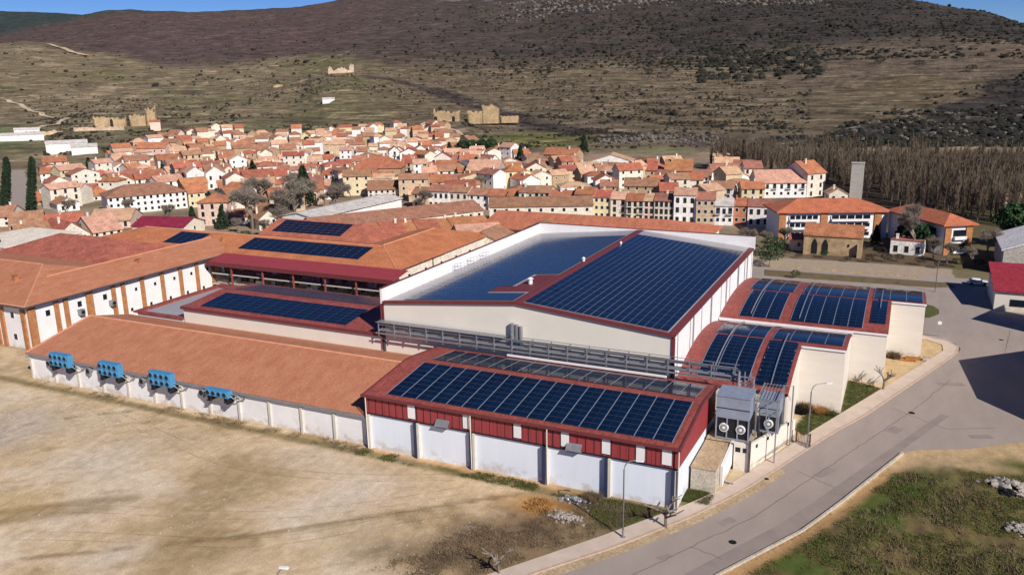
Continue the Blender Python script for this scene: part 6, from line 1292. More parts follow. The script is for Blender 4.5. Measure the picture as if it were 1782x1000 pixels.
# ---------------------------------------------------------------- left wing and balcony building
def hiproof(mb, x0, x1, y0, y1, ez, rz, axis, hips=(1, 1), th=.25, ins=None):
    if axis == 'x':
        k = (y1-y0)/2 if ins is None else ins; ym = (y0+y1)/2; P = (x0+(k if hips[0] else 0), ym, rz); Q = (x1-(k if hips[1] else 0), ym, rz)
        fs = [((x0, y0, ez), (x1, y0, ez), Q, P), ((x1, y1, ez), (x0, y1, ez), P, Q), ((x1, y0, ez), (x1, y1, ez), Q), ((x0, y1, ez), (x0, y0, ez), P)]
    else:
        k = (x1-x0)/2 if ins is None else ins; xm = (x0+x1)/2; P = (xm, y0+(k if hips[0] else 0), rz); Q = (xm, y1-(k if hips[1] else 0), rz)
        fs = [((x1, y0, ez), (x1, y1, ez), Q, P), ((x0, y1, ez), (x0, y0, ez), P, Q), ((x0, y0, ez), (x1, y0, ez), P), ((x1, y1, ez), (x0, y1, ez), Q)]
    for f_ in fs: mb.slab(list(f_), th)
def lines(mb, segs, r=.14):
    for a, c in segs: mb.tube([a, c], r, 5)
WG = empty('wing_building', (-144, 95, 0), 'long white building with brick pilasters and broad brown roof at far left', 'building')
mb = MB(); mb.box(-230, -144.2, 95.2, 125, 0, 8.4); mb.box(-161, -144.2, 125.01, 146, 0, 8.4); mb.build('wall', M['white'], WG)
mb = MB(); hiproof(mb, -231, -143.2, 94.2, 125.5, 8.65, 12.1, 'x'); hiproof(mb, -162, -143.3, 95.9, 150, 8.66, 10.9, 'y', (1, 0)); rf = mb.build('roof', M['tilebig'], WG)
mb = MB(); lines(mb, [((-143.3, 94.3, 8.66), (-158.8, 109.85, 12.12)), ((-158.8, 109.85, 12.12), (-215, 109.85, 12.12)), ((-152.65, 106, 10.93), (-152.65, 150, 10.93)), ((-143.2, 94.2, 8.68), (-200, 94.2, 8.68))], .13); mb.build('ridge_tiles', M['tileedge'], rf)
mb = MB(); mb.box(-143.15, -143.0, 94.1, 146, 8.3, 8.6); mb.box(-230, -143.0, 93.95, 94.1, 8.3, 8.6); mb.build('gutter', M['darkpipe'], WG)
for y in (95.9, 101.0, 103.0, 108.2, 113.8, 116.2, 121, 126.3, 131.4, 136.2, 141.0):
    wd = .75 if y in (95.9, 108.2) else .45; mb = MB(); mb.box(-144.2, -143.85, y-wd, y+wd, 0, 8.25); mb.build('brick_pilaster', M['brick'], WG)
for x in (-145.3, -151.4, -153.2, -160, -166):
    mb = MB(); mb.box(x-.5, x+.5, 94.85, 95.19, 0, 8.25); mb.build('brick_pilaster', M['brick'], WG)
Ty = lambda y, z: Matrix.Translation((-144.2, y, z)) @ Matrix.Rotation(math.pi/2, 4, 'Z')
for y in (98.4, 105.2, 111, 118.6, 123.6, 128.9, 133.8, 138.6, 143):
    for z in (1.6, 5.6):
        if (y, z) != (98.4, 1.6): inst(WIN['tiny' if y > 112 else 'small'], 'window', WG, Ty(y+(.8 if z > 3 else -.8), z))
for x in (-148.5, -156.5, -163):
    for z in (1.6, 5.8): inst(WIN['small'], 'window', WG, Matrix.Translation((x, 95.2, z)))
for y in (105.8, 113.0):
    mb = MB(); mb.box(-144.19, -143.2, y-.5, y+.5, 4.1, 5.2); mb.tube([(-143.19, y, 4.65), (-143.1, y, 4.65)], .38, 10, 1); mb.build('air_conditioner', [M['greymetal'], M['dark']], WG)
for x, y, zz in ((-157, 102.5, 10.6), (-149, 125, 9.9)):
    mb = MB(); mb.box(x-.5, x+.5, y-.4, y+.4, zz-.6, zz+1.0, 0); mb.box(x-.65, x+.65, y-.55, y+.55, zz+1.001, zz+1.15, 0); mb.build('chimney', M['brick'], rf)
# red hipped roof house behind the wing
HBh = empty('wing_building', (-185, 128, 0), 'building with reddish hipped roof tucked behind the long wing', 'building')
mb = MB(); mb.box(-200, -163, 127, 147, 0, 8.2); mb.build('wall', WM['c'], HBh); mb = MB(); hiproof(mb, -200.6, -161.5, 126, 148, 8.3, 11.9, 'x'); mb.build('roof', RM['r'], HBh)
FT = empty('wing_building', (-215, 140, 0), 'flat pale terrace building behind the left wing', 'building'); mb = MB(); mb.box(-222, -201.5, 130, 152, 0, 8.5); mb.build('wall', WM['c'], FT); mb = MB(); mb.box(-222.2, -201.3, 129.8, 152.2, 8.501, 8.8); mb.build('roof', WM['c'], FT)
mb = MB(); mb.box(-218, -216.5, 134, 135, 8.81, 9.7); mb.box(-212, -208.5, 133, 134, 8.81, 9.5); mb.build('roof_vent', M['darkpipe'], FT)
BC = empty('balcony_building', (-115, 145, 0), 'courtyard building with dark balconies under a long red awning', 'building')
mb = MB(); mb.box(-190, -96.2, 145.2, 164, 0, 8.5); mb.box(-115.8, -96.2, 164.01, 188, 0, 8.5); mb.build('wall', WM['c'], BC)
mb = MB(); hiproof(mb, -191, -95.4, 144.2, 165.2, 8.6, 11.1, 'x'); hiproof(mb, -117, -95.5, 144.9, 189, 8.61, 11.15, 'y'); rf = mb.build('roof', mat('ochre_tile_roof', (190, 120, 82), .9, .12, .3, fine=4), BC)
mb = MB(); lines(mb, [((-180, 154.7, 11.12), (-106.2, 154.7, 11.12)), ((-95.4, 144.2, 8.65), (-106.2, 155.5, 11.15)), ((-106.25, 155.5, 11.16), (-106.25, 178.5, 11.16))], .15); mb.build('ridge_tiles', M['tileedge'], rf)
zbl = lambda x, y: 8.6+2.5*(y-144.2)/10.5
panels(BC, grid_on(-142.0, -107.5, zbl, 147.3, 153.6, py_=1.2) + grid_on(-166, -156.2, zbl, 147.0, 153.6, py_=1.2))
mb = MB(); mb.slab([(-143.2, 138.3, 7.9), (-92.6, 138.3, 7.9), (-92.6, 144.15, 8.9), (-143.2, 144.15, 8.9)], .15); mb.box(-143.2, -92.6, 138.1, 138.29, 7.2, 8.1, 1); mb.build('awning', [M['redmetal'], M['redtrim']], BC)
for z in (2.7, 5.2):
    mb = MB(); mb.box(-143, -94, 139.6, 145.19, z-.25, z, 0)
    mb.box(-143, -94, 139.62, 139.7, z+.95, z+1.05, 1)
    for x in lsp(-142.5, -94.5, 110): mb.box(x-.03, x+.03, 139.63, 139.69, z+.001, z+.949, 1)
    mb.build('balcony', [M['pilaster'], M['rust']], BC)
for x in (-136, -127, -118.5, -110, -102, -94.6):
    mb = MB(); mb.box(x-.15, x+.15, 138.4, 138.7, 0, 7.2); mb.build('post', M['redroof'], BC)
for x in lsp(-141, -98, 13):
    for z in (.3, 2.8, 5.3): inst(WIN['balcony'] if z > 3 else WIN['tall'], 'window', BC, Matrix.Translation((x, 145.2, z)))
rn = random.Random(3)
for k in range(34):
    x = rn.uniform(-142, -95); z = rn.choice((2.71, 5.21)); y = rn.uniform(140.2, 143.5); s_ = rn.uniform(.4, .9); mb = MB(); mb.box(x-s_, x+s_, y-.3, y+.3, z, z+rn.uniform(.5, 1.5)); mb.build('balcony_box', M[rn.choice(['white', 'greymetal', 'darkpipe', 'bluegrey'])], BC)
for y in (150, 157, 164, 171, 178): inst(WIN['small'], 'window', BC, Matrix.Translation((-96.2, y, 5.4)) @ Matrix.Rotation(math.pi/2, 4, 'Z'))
mb = MB(); mb.box(-96.19, -96.0, 160, 160.2, 3, 8.4); mb.build('downpipe', M['darkpipe'], BC)
for x, y in ((-152.5, 150.5), (-149, 150)): 
    mb = MB(); mb.box(x-.35, x+.35, y-.35, y+.35, 9.5, 11.2); mb.build('chimney', M['brick'], rf)
NR = empty('wing_building', (-130, 168, 0), 'parallel ochre-roofed range with solar panels behind the courtyard building', 'building')
mb = MB(); mb.box(-152, -118, 167.5, 183, 0, 8.6); mb.build('wall', WM['c'], NR); mb = MB(); hiproof(mb, -153, -117.2, 166.6, 184, 8.7, 11.6, 'x', (0, 1)); mb.build('roof', RM['o'], NR)
panels(NR, grid_on(-150, -128, lambda x, y: 8.7+2.9*(y-166.6)/8.7, 168.5, 174.6, py_=1.2))
# ---------------------------------------------------------------- long roofs between factory and street
d1 = math.atan2(39, 24)
house(-136.5, 211.5, 0, d1, 56, 13, 6.4, 'g', 2.4, 'c', 'b', 2, 18, 'long curved terrace with one brown tiled roof and cream gardens side', 'terrace', None, wkind='small', name='terrace_building')
house(-108, 250, 0, .42, 34, 12, 6.2, 'g', 2.2, 'c', 'b', 2, 9, 'brown-roofed terrace continuing right of the long curved one', 'terrace', None, name='terrace_building')
house(-162.5, 226, 0, 1.52, 46, 13, 6.5, 'g', 1.2, 'w', 'w', 1, 2, 'long shed with pale bluish metal roof behind the brown terrace', 'shed', None, name='metal_shed', chim=False, wins=False, over=.6)
tl = ['leftmost', 'second', 'third', 'fourth', 'fifth', 'sixth', 'rightmost']
for i in range(7):
    house(-134.5+i*3.6, 194.2+i*3.7, 0, .80, 6.4, 15-.2*i, 4.8+.2*(i % 2), 'g', 1.9, 'c', 'o', 2, 2, f'{tl[i]} of the stepped bright orange roofed row houses behind the solar roof', 'house', 'stepped orange row houses', name='row_house')
mb = MB()
R4 = empty('terrace_building', (-76, 209, 0), 'long low brown-pink tiled building directly behind the solar hall', 'building'); mb.box(-108, -46, 209, 231, 0, 6.3); mb.build('wall', WM['c'], R4); mb = MB(); hiproof(mb, -109, -45, 208, 232, 6.4, 9.4, 'x', (0, 1)); mb.build('roof', mat('warm_tile_roof', (190, 118, 90), .9, .12, .4, fine=3, stretch=(2, .6, 1)), R4)
house(-97, 186, 0, .1, 9, 12, 7.2, 'G', 2.0, 'c', 'b', 2, 2, 'cream gabled house squeezed behind the left parapet of the hall', 'house', 'houses of the town')
house(-88, 198, 0, .1, 10, 12, 7.0, 'G', 2.2, 'c', 'b', 2, 2, 'second cream gabled house behind the hall parapet, farther right', 'house', 'houses of the town')
house(-103, 197, 0, .7, 12, 9, 6.6, 'g', 2.0, 'c', 'p', 2, 3, 'low cream house with pinkish roof between orange rows and hall', 'house', 'houses of the town')
house(-80, 187, 0, 0, 14, 14, 6.8, 'h', 2.0, 'c', 'b', 2, 3, 'brown hip-roofed house just behind the hall parapet', 'house', 'houses of the town')
house(-48, 204, 0, -.2, 10, 9, 4.2, 'g', 1.5, 'w', 'g', 1, 3, 'small house with grey slate roof behind the hall right corner', 'house', 'houses of the town')
M['hcroof'] = mat('bright_orange_tile', (188, 112, 82), .9, .12, .4, fine=3)
M['ramp_brown'] = mat('dry_verge_soil', (122, 104, 78), .95, .2, .6, rgb2=(92, 84, 58))
# ---------------------------------------------------------------- health centre, chapel, tower, right edge
HC = empty('health_centre', (-17, 258, 0), 'large white and brick health centre with orange roof and a forward wing', 'building')
am = math.atan2(11.5, 27); aw = math.atan2(-16, 20.7)
def addx(mb, x, y, an, **k): pass
W_, R_ = house_geo(31, 14, 7.8, 'h', 2.8, 1.1, .35); W_.xf(-18.5, 257.2, 0, am).build('wall', M['white'], HC); R_.xf(-18.5, 257.2, 0, am).build('roof', M['hcroof'], HC)
aw = math.radians(-56.5); W_, R_ = house_geo(25, 8, 7.8, 'h', 2.3, 1.0, .35); W_.xf(3.2, 253.6, 0, aw).build('wall', M['white'], HC); R_.xf(3.2, 253.6, .02, aw).build('roof', M['hcroof'], HC)
T = Matrix.Translation((-18.5, 257.2, 0)) @ Matrix.Rotation(am, 4, 'Z'); T2 = Matrix.Translation((3.2, 253.6, 0)) @ Matrix.Rotation(aw, 4, 'Z')
def place(mb, T_, name, mats, par):
    mb.v = [tuple(T_ @ Vector(p)) for p in mb.v]; return mb.build(name, mats, par)
for x in (-14.6, -2.6, 12.8):
    mb = MB(); mb.box(x-1.0, x+1.0, -.35, -.005, 0, 7.6); place(mb, T, 'brick_pilaster', M['brick'], HC)
for x0, x1 in ((-12.6, -4.4), (-.6, 10.6)):
    for z in (.6, 3.2, 5.5):
        mb = MB(); mb.box(x0, x1, -.3, -.004, z, z+1.4, 0); mb.box(x0, x1, -1.1, -.301, z-.25, z+.35, 1)
        for xx in lsp(x0, x1, 6): mb.box(xx-.1, xx+.1, -.34, -.302, z+.351, z+1.4, 1)
        place(mb, T, 'window_band', [M['glass'], M['white']], HC)
for x in (-3, 1.5, 5, 8.5):
    for z in (1, 4.6): inst(WIN['balcony' if z > 3 else 'small'], 'window', HC, T2 @ Matrix.Translation((x, 0, z)))
Te = T2 @ Matrix.Translation((12.5, 0, 0)) @ Matrix.Rotation(math.pi/2, 4, 'Z')
for y in (1.0, 7.0):
    mb = MB(); mb.box(y-.9, y+.9, -.3, -.005, 0, 7.6); place(mb, Te, 'brick_pilaster', M['brick'], HC)
for z in (.8, 4.4):
    mb = MB(); mb.box(2.6, 6, -.2, -.004, z, z+2.2); mb.box(2.6, 6, -.9, -.201, z-.3, z+.5, 1); place(mb, Te, 'window_band', [M['glass'], M['white']], HC)
vg = MB(); vg.prism([(-29, 203.2), (-8, 204.2), (8, 205), (12, 207), (10, 210.6), (-8, 210.2), (-30, 209.4)], -.2, .14); vg = vg.build('verge', M['ramp_brown']); tag(vg, 'brown planted verge between the two pale roads', kind='structure')
house(1.5, 240.5, 0, -.1, 8, 6, 3.6, 'f', .3, 'w', 'b', 1, 3, 'small flat-roofed glazed pavilion in front of the health centre', 'building', None, wkind='tall', name='pavilion')
CH = empty('chapel', (-16.4, 232.9, 0), 'old stone chapel ruin with two tall pointed arches and orange tile roof', 'chapel')
W_, R_ = house_geo(14.6, 8, 5.2, 'g', 2.4, .3, .3); W_.xf(-16.4, 232.9, 0, .02).build('wall', M['stone'], CH); R_.xf(-16.4, 232.9, 0, .02).build('roof', RM['o'], CH)
for x in (-20.9, -18.2):
    mb = MB(); P = [(-.75, .2), (.75, .2), (.75, 2.8), (.45, 3.7), (0, 4.4), (-.45, 3.7), (-.75, 2.8)]; mb.face([(x+a, 232.72, z) for a, z in P]); mb.build('arch', M['dark'], CH)
mb = MB(); mb.box(-12.6, -12.2, 232.9, 232.93, 2.6, 3.3); mb.face([(-12.6, 232.8, 2.6), (-12.2, 232.8, 2.6), (-12.2, 232.8, 3.3), (-12.6, 232.8, 3.3)]); mb.build('slit_window', M['dark'], CH)
mb = MB(); mb.box(-10.2, -9.2, 231.7, 232.8, 0, 3.6); mb.box(-23.6, -22.7, 232.0, 232.7, 0, 4.2); mb.build('buttress', M['stone'], CH)
house(-25.2, 236, 0, .05, 5, 6, 3.2, 'g', 1, 'k', 'r', 1, 1, 'small pink shed attached left of the stone chapel', 'shed', None, name='shed')
TW = empty('concrete_tower', (-16.9, 339, 0), 'plain grey concrete slab tower rising before the poplar wood', 'tower'); tz = float(terrain_z(-16.9, 339))
mb = MB(); mb.box(-19.3, -15.0, 339, 342.5, tz-1, tz+13.6, 0)
for k in range(1, 9): mb.box(-19.32, -14.98, 338.97, 338.999, tz+k*1.5, tz+k*1.5+.06, 1)
mb.build('shaft', [M['slab'], M['pilaster']], TW)
mb = MB(); mb.box(-19.5, -14.8, 338.8, 342.7, tz+13.601, tz+13.9); mb.build('coping', M['slab'], TW)
# right edge buildings
RB = empty('warehouse', (22, 189, 0), 'cream warehouse with crimson roof cut by the right edge', 'warehouse', 'warehouses at the right')
mb = MB(); mb.box(18.2, 42, 189.2, 206, 0, 4.2); mb.build('wall', M['cream'], RB)
mb = MB(); mb.slab([(17.8, 188.7, 4.35), (42.4, 188.7, 4.35), (42.4, 206.4, 6.6), (17.8, 206.4, 6.6)], .25); mb.build('roof', mat('crimson_sheet', (158, 52, 62), .6, .08, .5, fine=2), RB)
mb = MB(); mb.box(21.0, 24.6, 189.1, 189.19, 1.2, 2.6); mb.build('window', M['glass'], RB)
RC = empty('warehouse', (30, 222, 0), 'grey gabled warehouse with white verge behind the crimson roof', 'warehouse', 'warehouses at the right')
W_, R_ = house_geo(22, 22, 6.0, 'G', 4.2, .5, .3); W_.xf(33.2, 224, 0, 0).build('wall', WM['g'], RC); R_.xf(33.2, 224, 0, 0).build('roof', WM['w'], RC)
O1 = empty('warehouse', (30, 140, 0), 'large cream warehouse beyond the right edge, casting the dark shadow on the road', 'warehouse', 'warehouses at the right')
mb = MB(); mb.prism([(20.6, 146.4), (22.4, 128.7), (29, 121), (50, 123), (50, 172), (31, 156)], 0, 8.0); mb.build('wall', M['cream'], O1); mb = MB(); mb.prism([(20.5, 146.5), (22.3, 128.6), (29, 120.8), (50.2, 122.8), (50.2, 172.3), (31, 156.2)], 8.001, 8.3); mb.build('roof', M['sheetgrey'], O1)
O2 = empty('warehouse', (35, 175, 0), 'tall cream block beyond the right edge, shading the junction before the crimson roof', 'warehouse', 'warehouses at the right')
mb = MB(); mb.prism([(28.0, 171.6), (44, 161), (50, 172), (32.5, 181)], 0, 11.5); mb.build('wall', M['cream'], O2); mb = MB(); mb.prism([(27.9, 171.6), (44.1, 160.8), (50.2, 172), (32.5, 181.2)], 11.501, 11.8); mb.build('roof', M['redroof'], O2)
house(38, 330, 0, 0, 16, 8, 3.6, 'g', 1.4, 'c', 'b', 1, 4, 'low house half hidden in the trees at the right edge', 'house', 'houses of the town')
# ---------------------------------------------------------------- ruins on the hills
def ruin(P, hs, th, z0, seed, base=3, openings=0):
    """ragged standing wall along a line; heights vary between stations"""
    rn_ = random.Random(seed); mb = MB(); k = max(6, int(math.hypot(P[1][0]-P[0][0], P[1][1]-P[0][1])/1.5)); a = Vector((*P[0], 0)); c = Vector((*P[1], 0)); d_ = (c-a).normalized(); nn_ = Vector((-d_.y, d_.x, 0))*th
    hh = [float(np.interp(i/k, [q/(len(hs)-1) for q in range(len(hs))], hs))*.84*rn_.uniform(.78, 1.08)+rn_.uniform(-.7, .5) for i in range(k+1)]
    for i in range(k):
        p = a+(c-a)*i/k; q = a+(c-a)*(i+1)/k; h0, h1 = max(.6, hh[i]), max(.6, hh[i+1])
        mb.face([tuple(p+Vector((0, 0, z0-base))), tuple(q+Vector((0, 0, z0-base))), tuple(q+Vector((0, 0, z0+h1))), tuple(p+Vector((0, 0, z0+h0)))])
        mb.face([tuple(q+nn_+Vector((0, 0, z0-base))), tuple(p+nn_+Vector((0, 0, z0-base))), tuple(p+nn_+Vector((0, 0, z0+h0))), tuple(q+nn_+Vector((0, 0, z0+h1)))])
        mb.face([tuple(p+Vector((0, 0, z0+h0))), tuple(q+Vector((0, 0, z0+h1))), tuple(q+nn_+Vector((0, 0, z0+h1))), tuple(p+nn_+Vector((0, 0, z0+h0)))])
    for p, h_ in ((a, hh[0]), (c, hh[-1])):
        mb.face([tuple(p+Vector((0, 0, z0-base))), tuple(p+nn_+Vector((0, 0, z0-base))), tuple(p+nn_+Vector((0, 0, z0+h_))), tuple(p+Vector((0, 0, z0+h_)))][::(1 if p is c else -1)])
    return mb
def ruin_box(e, cx, cy, w_, d_, an, hf, hb, hl, hr, z0, seed):
    co = [(-w_/2, 0), (w_/2, 0), (w_/2, d_), (-w_/2, d_)]; c, s_ = math.cos(an), math.sin(an); co = [(cx+x*c-y*s_, cy+x*s_+y*c) for x, y in co]
    for i, hs in enumerate((hf, hr, hb, hl)): ruin((co[i], co[(i+1) % 4]), hs, 1.2, z0, seed+i).build('wall', M['stone'], e)
z0 = float(terrain_z(-712, 596)); an = math.atan2(712, 596)
R1 = empty('ruined_church', (-712, 596, z0), 'sandy ruined church with tall broken tower at left in the valley', 'ruin', 'ruins around the town')
ruin_box(R1, -720, 592, 30, 16, an, [12, 12, 10, 9], [9, 12], [12, 11], [9, 10], z0, 1); ruin_box(R1, -698, 611, 22, 16, an, [9, 11, 14, 16], [12, 14], [9, 9], [14, 15], z0, 5); ruin_box(R1, -690, 616, 10, 9, an, [22, 17, 21], [20, 23], [17, 22], [23, 20], z0, 9)
for x, y in ((-719, 592.6),):
    mb = MB(); d_ = Vector((math.cos(an), math.sin(an), 0)); n_v = Vector((math.sin(an), -math.cos(an), 0))*.15; p = Vector((x, y, z0)); mb.face([tuple(p+n_v+d_*a+Vector((0, 0, b))) for a, b in ((-1.3, 0), (1.3, 0), (1.3, 6.5), (0, 8), (-1.3, 6.5))]); mb.build('doorway', M['dark'], R1)
z0 = float(terrain_z(-400, 735)); an = math.atan2(400, 735)
R2 = empty('ruined_church', (-402, 732, z0), 'long ruined stone church on the green hillside above the town centre', 'ruin', 'ruins around the town')
ruin_box(R2, -412, 724, 26, 14, an, [13, 11, 11, 12], [11, 12], [14, 10], [10, 10], z0, 21); ruin_box(R2, -389, 741, 16, 13, an, [10, 9, 12], [10, 11], [10, 9], [12, 12], z0, 25); ruin_box(R2, -376, 748, 17, 13, an, [18, 19, 13], [16, 18, 12], [14, 18], [12, 12], z0, 29); ruin_box(R2, -362, 762, 18, 8, an, [4, 4.5, 4], [4, 4], [4, 4], [3, 4], z0, 33)
dd_ = Vector((math.cos(an), math.sin(an), 0)); n_v = Vector((math.sin(an), -math.cos(an), 0))*.2
for t_ in (-14, 3.4): 
    mb = MB(); p = Vector((-412, 724, z0))+dd_*(t_+3); mb.face([tuple(p+n_v+dd_*a+Vector((0, 0, b))) for a, b in ((-1.5, 0), (1.5, 0), (1.5, 4), (0, 5.5), (-1.5, 4))]); mb.build('doorway', M['dark'], R2)
W_, R_ = house_geo(15, 11, 11, 'G', 4, .3, .4); W_.xf(-376, 749.5, z0, an).build('wall', M['stone'], R2); R_.xf(-376, 749.5, z0, an).build('roof', RM['p'], R2)
z0 = float(terrain_z(-828, 1122))-1; an = math.atan2(828, 1122)
M['hillstone'] = mat('pale_ruin_stone', (206, 182, 156), .9, .12, .1, fine=.5)  # paler stone of the castle and enclosure walls
R3 = empty('castle_ruin', (-828, 1122, z0), 'pale broken castle walls on the central hilltop', 'ruin', 'ruins around the town')
P_ = lambda t_, o=0: (-828+math.cos(an)*t_-math.sin(an)*o, 1122+math.sin(an)*t_+math.cos(an)*o)
for i, (a, c, hs) in enumerate(((-20, -12, [13, 15, 7]), (-12, 6, [6, 8, 11, 13, 12]), (6, 13, [11, 7, 9]), (13, 20, [17, 20, 18]))): ruin((P_(a), P_(c)), hs, 3, z0, 40+i, 6).build('wall', M['rock'] if i == 9 else M['hillstone'], R3)
for t_, s_, l_ in (((-905, 1115), 20, 'low rocky outcrop wall left of the castle'), ((-940, 1090), 15, 'small broken wall farther left of the castle')):
    zz = float(terrain_z(*t_)); o = ruin(((t_[0], t_[1]), (t_[0]+s_*math.cos(an), t_[1]+s_*math.sin(an))), [4, 7, 5], 6, zz, 50+s_, 3).build('broken_wall', M['stone']); tag(o, l_, 'ruin', 'ruins around the town')
def lowwall(p, q, h, l, m='rock', cat='wall', nm='garden_wall', th=1.5):
    z_ = float(terrain_z((p[0]+q[0])/2, (p[1]+q[1])/2)); o = ruin((p, q), [h, h, h], th, z_, 77, 3).build(nm, M[m]); tag(o, l, cat)
lowwall((-740, 515), (-712, 532), 6, 'pale walled enclosure left of the ruined church', 'hillstone'); lowwall((-700, 535), (-664, 560), 4, 'pale garden wall below the ruined church', 'hillstone')
for (x, y, w_, d_, h, l) in ((-690, 465, 52, 12, 5.0, 'long white farm building at the left edge of the valley'), (-530, 398, 26, 16, 5.5, 'white farm buildings beyond the avenue'), (-505, 392, 16, 12, 5, 'second white farm building beyond the avenue'), (-626, 820, 14, 8, 5, 'tiny white hut on the hillside below the castle'), (-780, 545, 22, 10, 4, 'small white shed near the track junction'), (-640, 575, 9, 9, 9, 'small brick transformer tower beside the meadow')):
    zz = float(terrain_z(x, y)); house(x, y, zz, -math.atan2(x, y), w_, d_, h, 'g', 1.6, 'w' if 'brick' not in l else 'k', 'w' if 'white' in l else 'o', 1, 4, l, 'farm building', None, wins=(w_ > 13), chim=False, name='farm_building', wkind='small')
# ---------------------------------------------------------------- vegetation
def blades(pts, rng, n_per, h, wd, spread, flare=.35, tri=True):
    """leaf or twig triangles around many points -> (verts, faces)"""
    n_ = len(pts)*n_per; P = np.repeat(np.asarray(pts, float), n_per, 0); P[:, :2] += rng.normal(0, 1, (n_, 2))*np.asarray(spread)
    an = rng.uniform(0, 2*np.pi, n_); hh = h*rng.uniform(.5, 1.3, n_); ww = wd*rng.uniform(.6, 1.4, n_)
    dx, dy = np.cos(an)*ww/2, np.sin(an)*ww/2; tx, ty = rng.normal(0, flare, n_)*hh, rng.normal(0, flare, n_)*hh
    a = P+np.stack([dx, dy, 0*dx], 1); b_ = P-np.stack([dx, dy, 0*dx], 1); c = P+np.stack([tx, ty, hh], 1)
    return np.stack([a, b_, c], 1).reshape(-1, 3), np.arange(3*n_).reshape(-1, 3)
def branch_tree(rng, h, spread, levels=4, trunk_r=.2, up=.6, kids=3, first=.3, blade=True, seg=None):
    mb = MB(); tips = []
    def grow(p, d_, L_, r_, lv):
        q = p+d_*L_; q2 = p+d_*L_*.5+Vector((rng.gauss(0, .05), rng.gauss(0, .05), 0))*L_
        mb.tube([p, q2, q], r_, 4 if lv > 1 else 5, 0, r_*.6)
        if lv >= levels: tips.append(q); return
        for k in range(kids+(1 if lv else 0)):
            a = rng.uniform(0, 6.28); s_ = spread*rng.uniform(.7, 1.2); nd = (d_*(1-s_*.4)+Vector((math.cos(a)*s_, math.sin(a)*s_, up*rng.uniform(.1, .6)))).normalized()
            grow(p+d_*L_*rng.uniform(.6, 1.0), nd, L_*rng.uniform(.55, .8), r_*.66, lv+1)
    grow(Vector((0, 0, -.3)), Vector((rng.gauss(0, .03), rng.gauss(0, .03), 1)).normalized(), h*first, trunk_r, 0)
    return mb, tips
def bare_meshes(seed, h, spread, levels, kids, tr, up=.6, first=.32):
    rng = random.Random(seed); mb, tips = branch_tree(rng, h, spread, levels, tr, up, kids, first)
    n_tr = 0; t_ = MB(); c_ = MB()       # trunk = first tube, crown = the rest
    nv = 5*3; nf = 5*2+2
    t_.v = mb.v[:nv]; t_.f = mb.f[:nf]; t_.m = mb.m[:nf]; c_.v = mb.v[nv:]; c_.f = [tuple(i-nv for i in f_) for f_ in mb.f[nf:]]; c_.m = mb.m[nf:]
    if h > 5:
        for q in tips:
            for _ in range(5):
                d_ = Vector((rng.gauss(0, 1), rng.gauss(0, 1), rng.gauss(.5, .7))).normalized()*h*rng.uniform(.05, .11); s_ = d_.cross(Vector((rng.gauss(0, 1), rng.gauss(0, 1), rng.gauss(0, 1)))).normalized()*.022
                c_.face([q-s_, q+s_, q+d_])
    return t_.mesh('trunk', M['bark']), c_.mesh('crown', M['twig'])
def poplar_mesh(seed, h=15, n_=150, m='bark2'):
    rg = np.random.default_rng(seed); v = []; f = []
    for k in range(n_):
        z = h*rg.uniform(.15, .95); a = rg.uniform(0, 6.28); r_ = (.3+1.25*math.sin(math.pi*min(1, (z/h)*1.05))**.7)*rg.uniform(.3, 1); L_ = rg.uniform(.14, .28)*h*(1.05-z/h*.6); w_ = rg.uniform(.05, .13)
        b0 = np.array([math.cos(a)*r_*.35, math.sin(a)*r_*.35, z]); tp = b0+np.array([math.cos(a)*r_*.7, math.sin(a)*r_*.7, L_]); q = rg.uniform(0, 6.28); s_ = np.array([math.cos(q)*w_, math.sin(q)*w_, 0])
        i = len(v); v += [b0-s_, b0+s_, tp]; f.append((i, i+1, i+2))
    return np.array(v), np.array(f)
TREES = {}
def np2mesh(name, v, f, m):
    o = npmesh(name, v, f, [m]); me = o.data; bpy.data.objects.remove(o); return me
def trunk_mesh(h, r): mb = MB(); mb.tube([(0, 0, -.5), (0, 0, h)], r, 5, 0, r*.3); return mb.mesh('trunk', M['bark'])
for k in range(5): v, f = poplar_mesh(k, 15, 170); TREES['poplar%d' % k] = (trunk_mesh(14, .2), np2mesh('crown', v, f, M['bark2']))
def conifer_mesh(seed, h=10, r=2.6, n_=900, m='conifer', shape='cone'):
    rg = np.random.default_rng(seed); t_ = rg.uniform(0, 1, n_)
    if shape == 'cone': z = h*(.1+.9*t_**1.0); R_ = r*(1-t_)**.8+.1
    elif shape == 'col': z = h*(.05+.95*t_); R_ = r*np.sin(np.pi*np.clip(t_*.92+.08, 0, 1))**.45
    else: z = h*(.35+.65*t_); R_ = r*np.sqrt(np.clip(1-(t_*2-1)**2, 0, 1))
    a = rg.uniform(0, 2*np.pi, n_); lump = 1+.22*np.sin(a*3+z*1.3)+.12*np.sin(a*7+z*3.1); rr = R_*np.sqrt(rg.uniform(.35, 1, n_))*lump
    P = np.stack([np.cos(a)*rr, np.sin(a)*rr, z], 1); s_ = h*.045*rg.uniform(.6, 1.5, n_)[:, None]
    d1_ = rg.normal(0, 1, (n_, 3)); d1_ /= np.linalg.norm(d1_, axis=1)[:, None]; d2_ = np.cross(d1_, rg.normal(0, 1, (n_, 3))); d2_ /= np.linalg.norm(d2_, axis=1)[:, None]
    v = np.stack([P-d1_*s_, P+d1_*s_, P+d2_*s_*1.3], 1).reshape(-1, 3); return np2mesh('crown', v, np.arange(3*n_).reshape(-1, 3), M[m])
